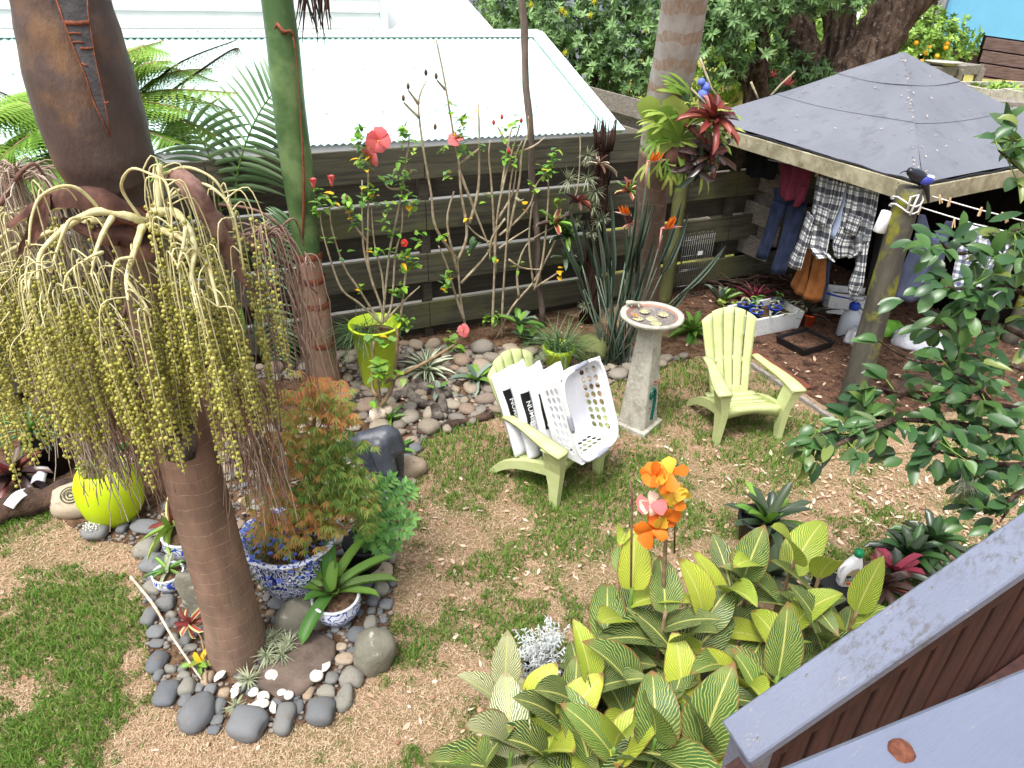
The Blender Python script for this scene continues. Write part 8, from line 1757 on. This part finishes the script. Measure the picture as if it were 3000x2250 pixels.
# ---- stair rail with slats
RA, RB = CAM+DIR(2152, 2172)*2.02, CAM+DIR(3120, 1500)*2.02; RB = RA+(RB-RA)*1.75
rt = thing('stair_rail', V((RA.x, RA.y, 0)), 'painted blue-grey sloping stair handrail over brown slats', 'railing'); d = (RB-RA).normalized(); hd = V((d.x, d.y, 0)).normalized(); sd_ = V((-hd.y, hd.x, 0)); up_ = sd_.cross(d)*-1; up_ = up_ if up_.z > 0 else -up_
nb_ = MB(); nb_.lathe([(0, .0012), (.0045, .001), (.005, 0)], 10); nm_ = nb_.mesh('nail', ['wire'])
for i in range(9): inst('nail', nm_, rt, lerp(RA, RB, .03+.11*i)+sd_*(.035 if i % 2 else -.03)+up_*.0012, Matrix((d, sd_, up_)).transposed())
b = MB(); L = (RB-RA).length; b.box((RA+RB)/2-up_*.02, (L, .135, .042), Matrix((d, sd_, up_)).transposed(), bev=.005); b.build('handrail', ['rail_paint'], rt, smooth=False)
slm = {}
n = int((RB-RA).dot(hd)/.098); 
for i in range(n):
    p = RA+d*((i+.75)*.098/d.dot(hd)); zt = p.z-.05; zb = zt-1.7; sh_ = MB(); sh_.box((0, 0, 0), (.082, .020, 1.7), bev=.003)
    if 's' not in slm: slm['s'] = sh_.mesh('slat', ['slat_brown'], smooth=False)
    inst('slat', slm['s'], rt, V((p.x, p.y, (zt+zb)/2))+sd_*.01, Matrix((hd, sd_, V((0, 0, 1)))).transposed())
for off, nm in ((.13, 'top_rail'), (.85, 'bottom_rail')):
    b = MB(); b.box((RA+RB)/2-V((0, 0, off))-sd_*.025, (L, .035, .07), Matrix((d, sd_, up_)).transposed()); b.build(nm, ['slat_brown'], rt, smooth=False)
b = MB(); zt = RA.z-.045; b.box(V((RA.x, RA.y, zt/2))+hd*.07, (.09, .09, zt), Matrix((hd, sd_, V((0, 0, 1)))).transposed(), bev=.004); b.build('newel_post', ['rail_paint'], rt, smooth=False)
# ---- near deck rail
zr = HC-.86; ea, eb = G(2262, 2254, zr), G(3010, 1950, zr); d = (eb-ea).normalized(); ea = ea-d*.8; eb = eb+d*.8; sd2 = V((d.y, -d.x, 0)); dk = thing('deck_rail', V((ea.x, ea.y, zr-1)), 'nearest blue-grey painted deck rail with a rusty bolt', 'railing')
b = MB(); b.box((ea+eb)/2+sd2*.085-V((0, 0, .022)), ((eb-ea).length, .17, .044), Matrix((d, -sd2, V((0, 0, 1)))).transposed(), bev=.006); b.build('top_rail', ['rail_paint'], dk, smooth=False)
for i in range(9):
    p = lerp(ea, eb, (i+.5)/9)+sd2*.085; b = MB(); b.box(V((p.x, p.y, zr-.52)), (.05, .05, .95), Rz(math.atan2(d.y, d.x))); b.build('baluster', ['slat_brown'], dk, smooth=False)
b = MB(); bo = G(2640, 2200, zr); b.lathe([(0, .008), (.012, .0085), (.015, .003), (.017, .0005)], 14, bo, wob=.06); b.build('rusty_bolt', ['rust'], dk)
# ---- citrus tree reaching in from the right
PD = lambda x, y, dd: CAM+DIR(x, y)*dd
ct = thing('citrus_tree', V((PD(3330, 1300, 3.1).x, PD(3330, 1300, 3.1).y, 0)), 'citrus tree reaching in from the right with glossy green leaves', 'tree'); r = random.Random(77)
trk = PD(3330, 1300, 3.1); b = MB(); b.tube([V((trk.x, trk.y, 0)), V((trk.x, trk.y, trk.z*.5)), trk, trk+V((.05, .05, .6))], [.06, .05, .045, .03], 10)
BRC = [([(3330, 1300), (2950, 1262), (2750, 1236), (2620, 1228), (2520, 1222), (2430, 1262), (2335, 1310)], 3.1, 2.75), ([(3330, 1200), (2950, 960), (2750, 962), (2650, 930)], 3.1, 2.8), ([(3330, 1250), (2900, 1185), (2720, 1172), (2600, 1142), (2510, 1130)], 3.1, 2.85), ([(3330, 1100), (2950, 770), (2800, 742), (2755, 705)], 3.1, 2.75), ([(3330, 900), (3060, 560), (2960, 470), (2925, 440)], 3.0, 2.6), ([(3330, 1350), (2950, 1362), (2800, 1335), (2700, 1312)], 3.1, 2.8), ([(3330, 1200), (2900, 1052), (2700, 1062), (2575, 1000)], 3.1, 2.75), ([(3330, 1100), (3000, 860), (2850, 850), (2770, 840)], 3.1, 2.7), ([(2620, 1228), (2480, 1290), (2400, 1330)], 2.8, 2.75), ([(2750, 1236), (2740, 1300), (2715, 1330)], 2.85, 2.8), ([(3330, 1400), (3000, 1440), (2950, 1500), (2930, 1530)], 3.1, 2.9), ([(3330, 1000), (3020, 700), (2960, 690)], 3.0, 2.65), ([(2900, 1185), (2850, 1120), (2790, 1090)], 2.95, 2.8)]
tipsL = []
for pxs, d0, d1 in BRC:
    c = curve([PD(x, y, lerp(d0, d1, i/(len(pxs)-1))) for i, (x, y) in enumerate(pxs)], 5); n = len(c); b.tube(c, [lerp(.016, .003, i/(n-1)) for i in range(n)], 6); tipsL += [(c[i], (c[min(i+1, n-1)]-c[max(i-1, 0)]).normalized(), i/(n-1)) for i in range(n)]
b.build('branches', ['tree_bark'], ct)
def inpx(p):
    v_ = p-CAM; z = v_.dot(F_); return 1500+FPX*v_.dot(R_)/z, 1125-FPX*v_.dot(U_)/z
k = 0; tw = MB()
cand = [q for q in tipsL if inpx(q[0])[0] < 3120]
while k < 300:
    p, d, f = r.choice(cand)
    if f < .95 and r.random() < .2: continue
    x0, _ = inpx(p); side = V((r.gauss(0, 1), r.gauss(0, 1), r.gauss(0, .8))).normalized(); rad_ = r.uniform(.0, .16)*(1.0 if x0 > 2700 else .45); q = p+side*rad_
    if rad_ > .05: tw.tube([p, q], [.003, .002], 4)
    for _ in range(r.choice((2, 3))):
        if k >= 300: break
        dd = (side*.6+d*.5+V((r.uniform(-.6, .6), r.uniform(-.6, .4), r.uniform(-.5, .3)))).normalized(); leafo(ct, 'leaf_citrus', q, dd, r.uniform(.06, .125), r.uniform(.032, .052), r.choice(('ellip', 'ovate', 'lance')), r.uniform(-.2, 1.2), r.choice((.15, .3, .45)), up=(r.uniform(-.4, .2), -.5, 1), n=6); k += 1
tw.build('twigs', ['stem_green'], ct)
lm = MB()
while k < 700:
    p, d, f = r.choice([q for q in cand if inpx(q[0])[0] > 2740 and inpx(q[0])[1] > 680]); side = V((r.gauss(0, 1), r.gauss(0, 1), r.gauss(0, .8))).normalized(); q = p+side*r.uniform(.03, .18); dd = (side*.6+d*.4+V((r.uniform(-.6, .6), r.uniform(-.6, .4), r.uniform(-.5, .3)))).normalized(); lm.blade(q, dd, (r.uniform(-.4, .2), -.5, 1), r.uniform(.07, .12), r.uniform(.034, .05), 'ellip', 6, r.uniform(0, .8), .3, a=r.random()); k += 1
mat('leaf_citrus_mass', (70, 124, 56), attr=[(46, 76, 46), (58, 92, 54), (72, 108, 58), (88, 124, 62)], rough=.32, spec=.5, transl=.25)
o = lm.build('leaf_mass', ['leaf_citrus_mass'], ct); tag(o, kind='stuff')
c = PD(2800, 930, 2.85)
lb = MB(); c = PD(2838, 1415, 2.9)
for _ in range(60): lb.tube([c+V((r.uniform(-.03, .03), r.uniform(-.02, .02), r.uniform(-.02, .05))), c+V((r.uniform(-.06, .06), r.uniform(-.03, .03), r.uniform(-.1, -.03)))], .0012, 3)
o = lb.build('lichen_tuft', ['lichen'], loc=c); tag(o, 'pale grey lichen tuft hanging from the citrus branches', 'lichen')
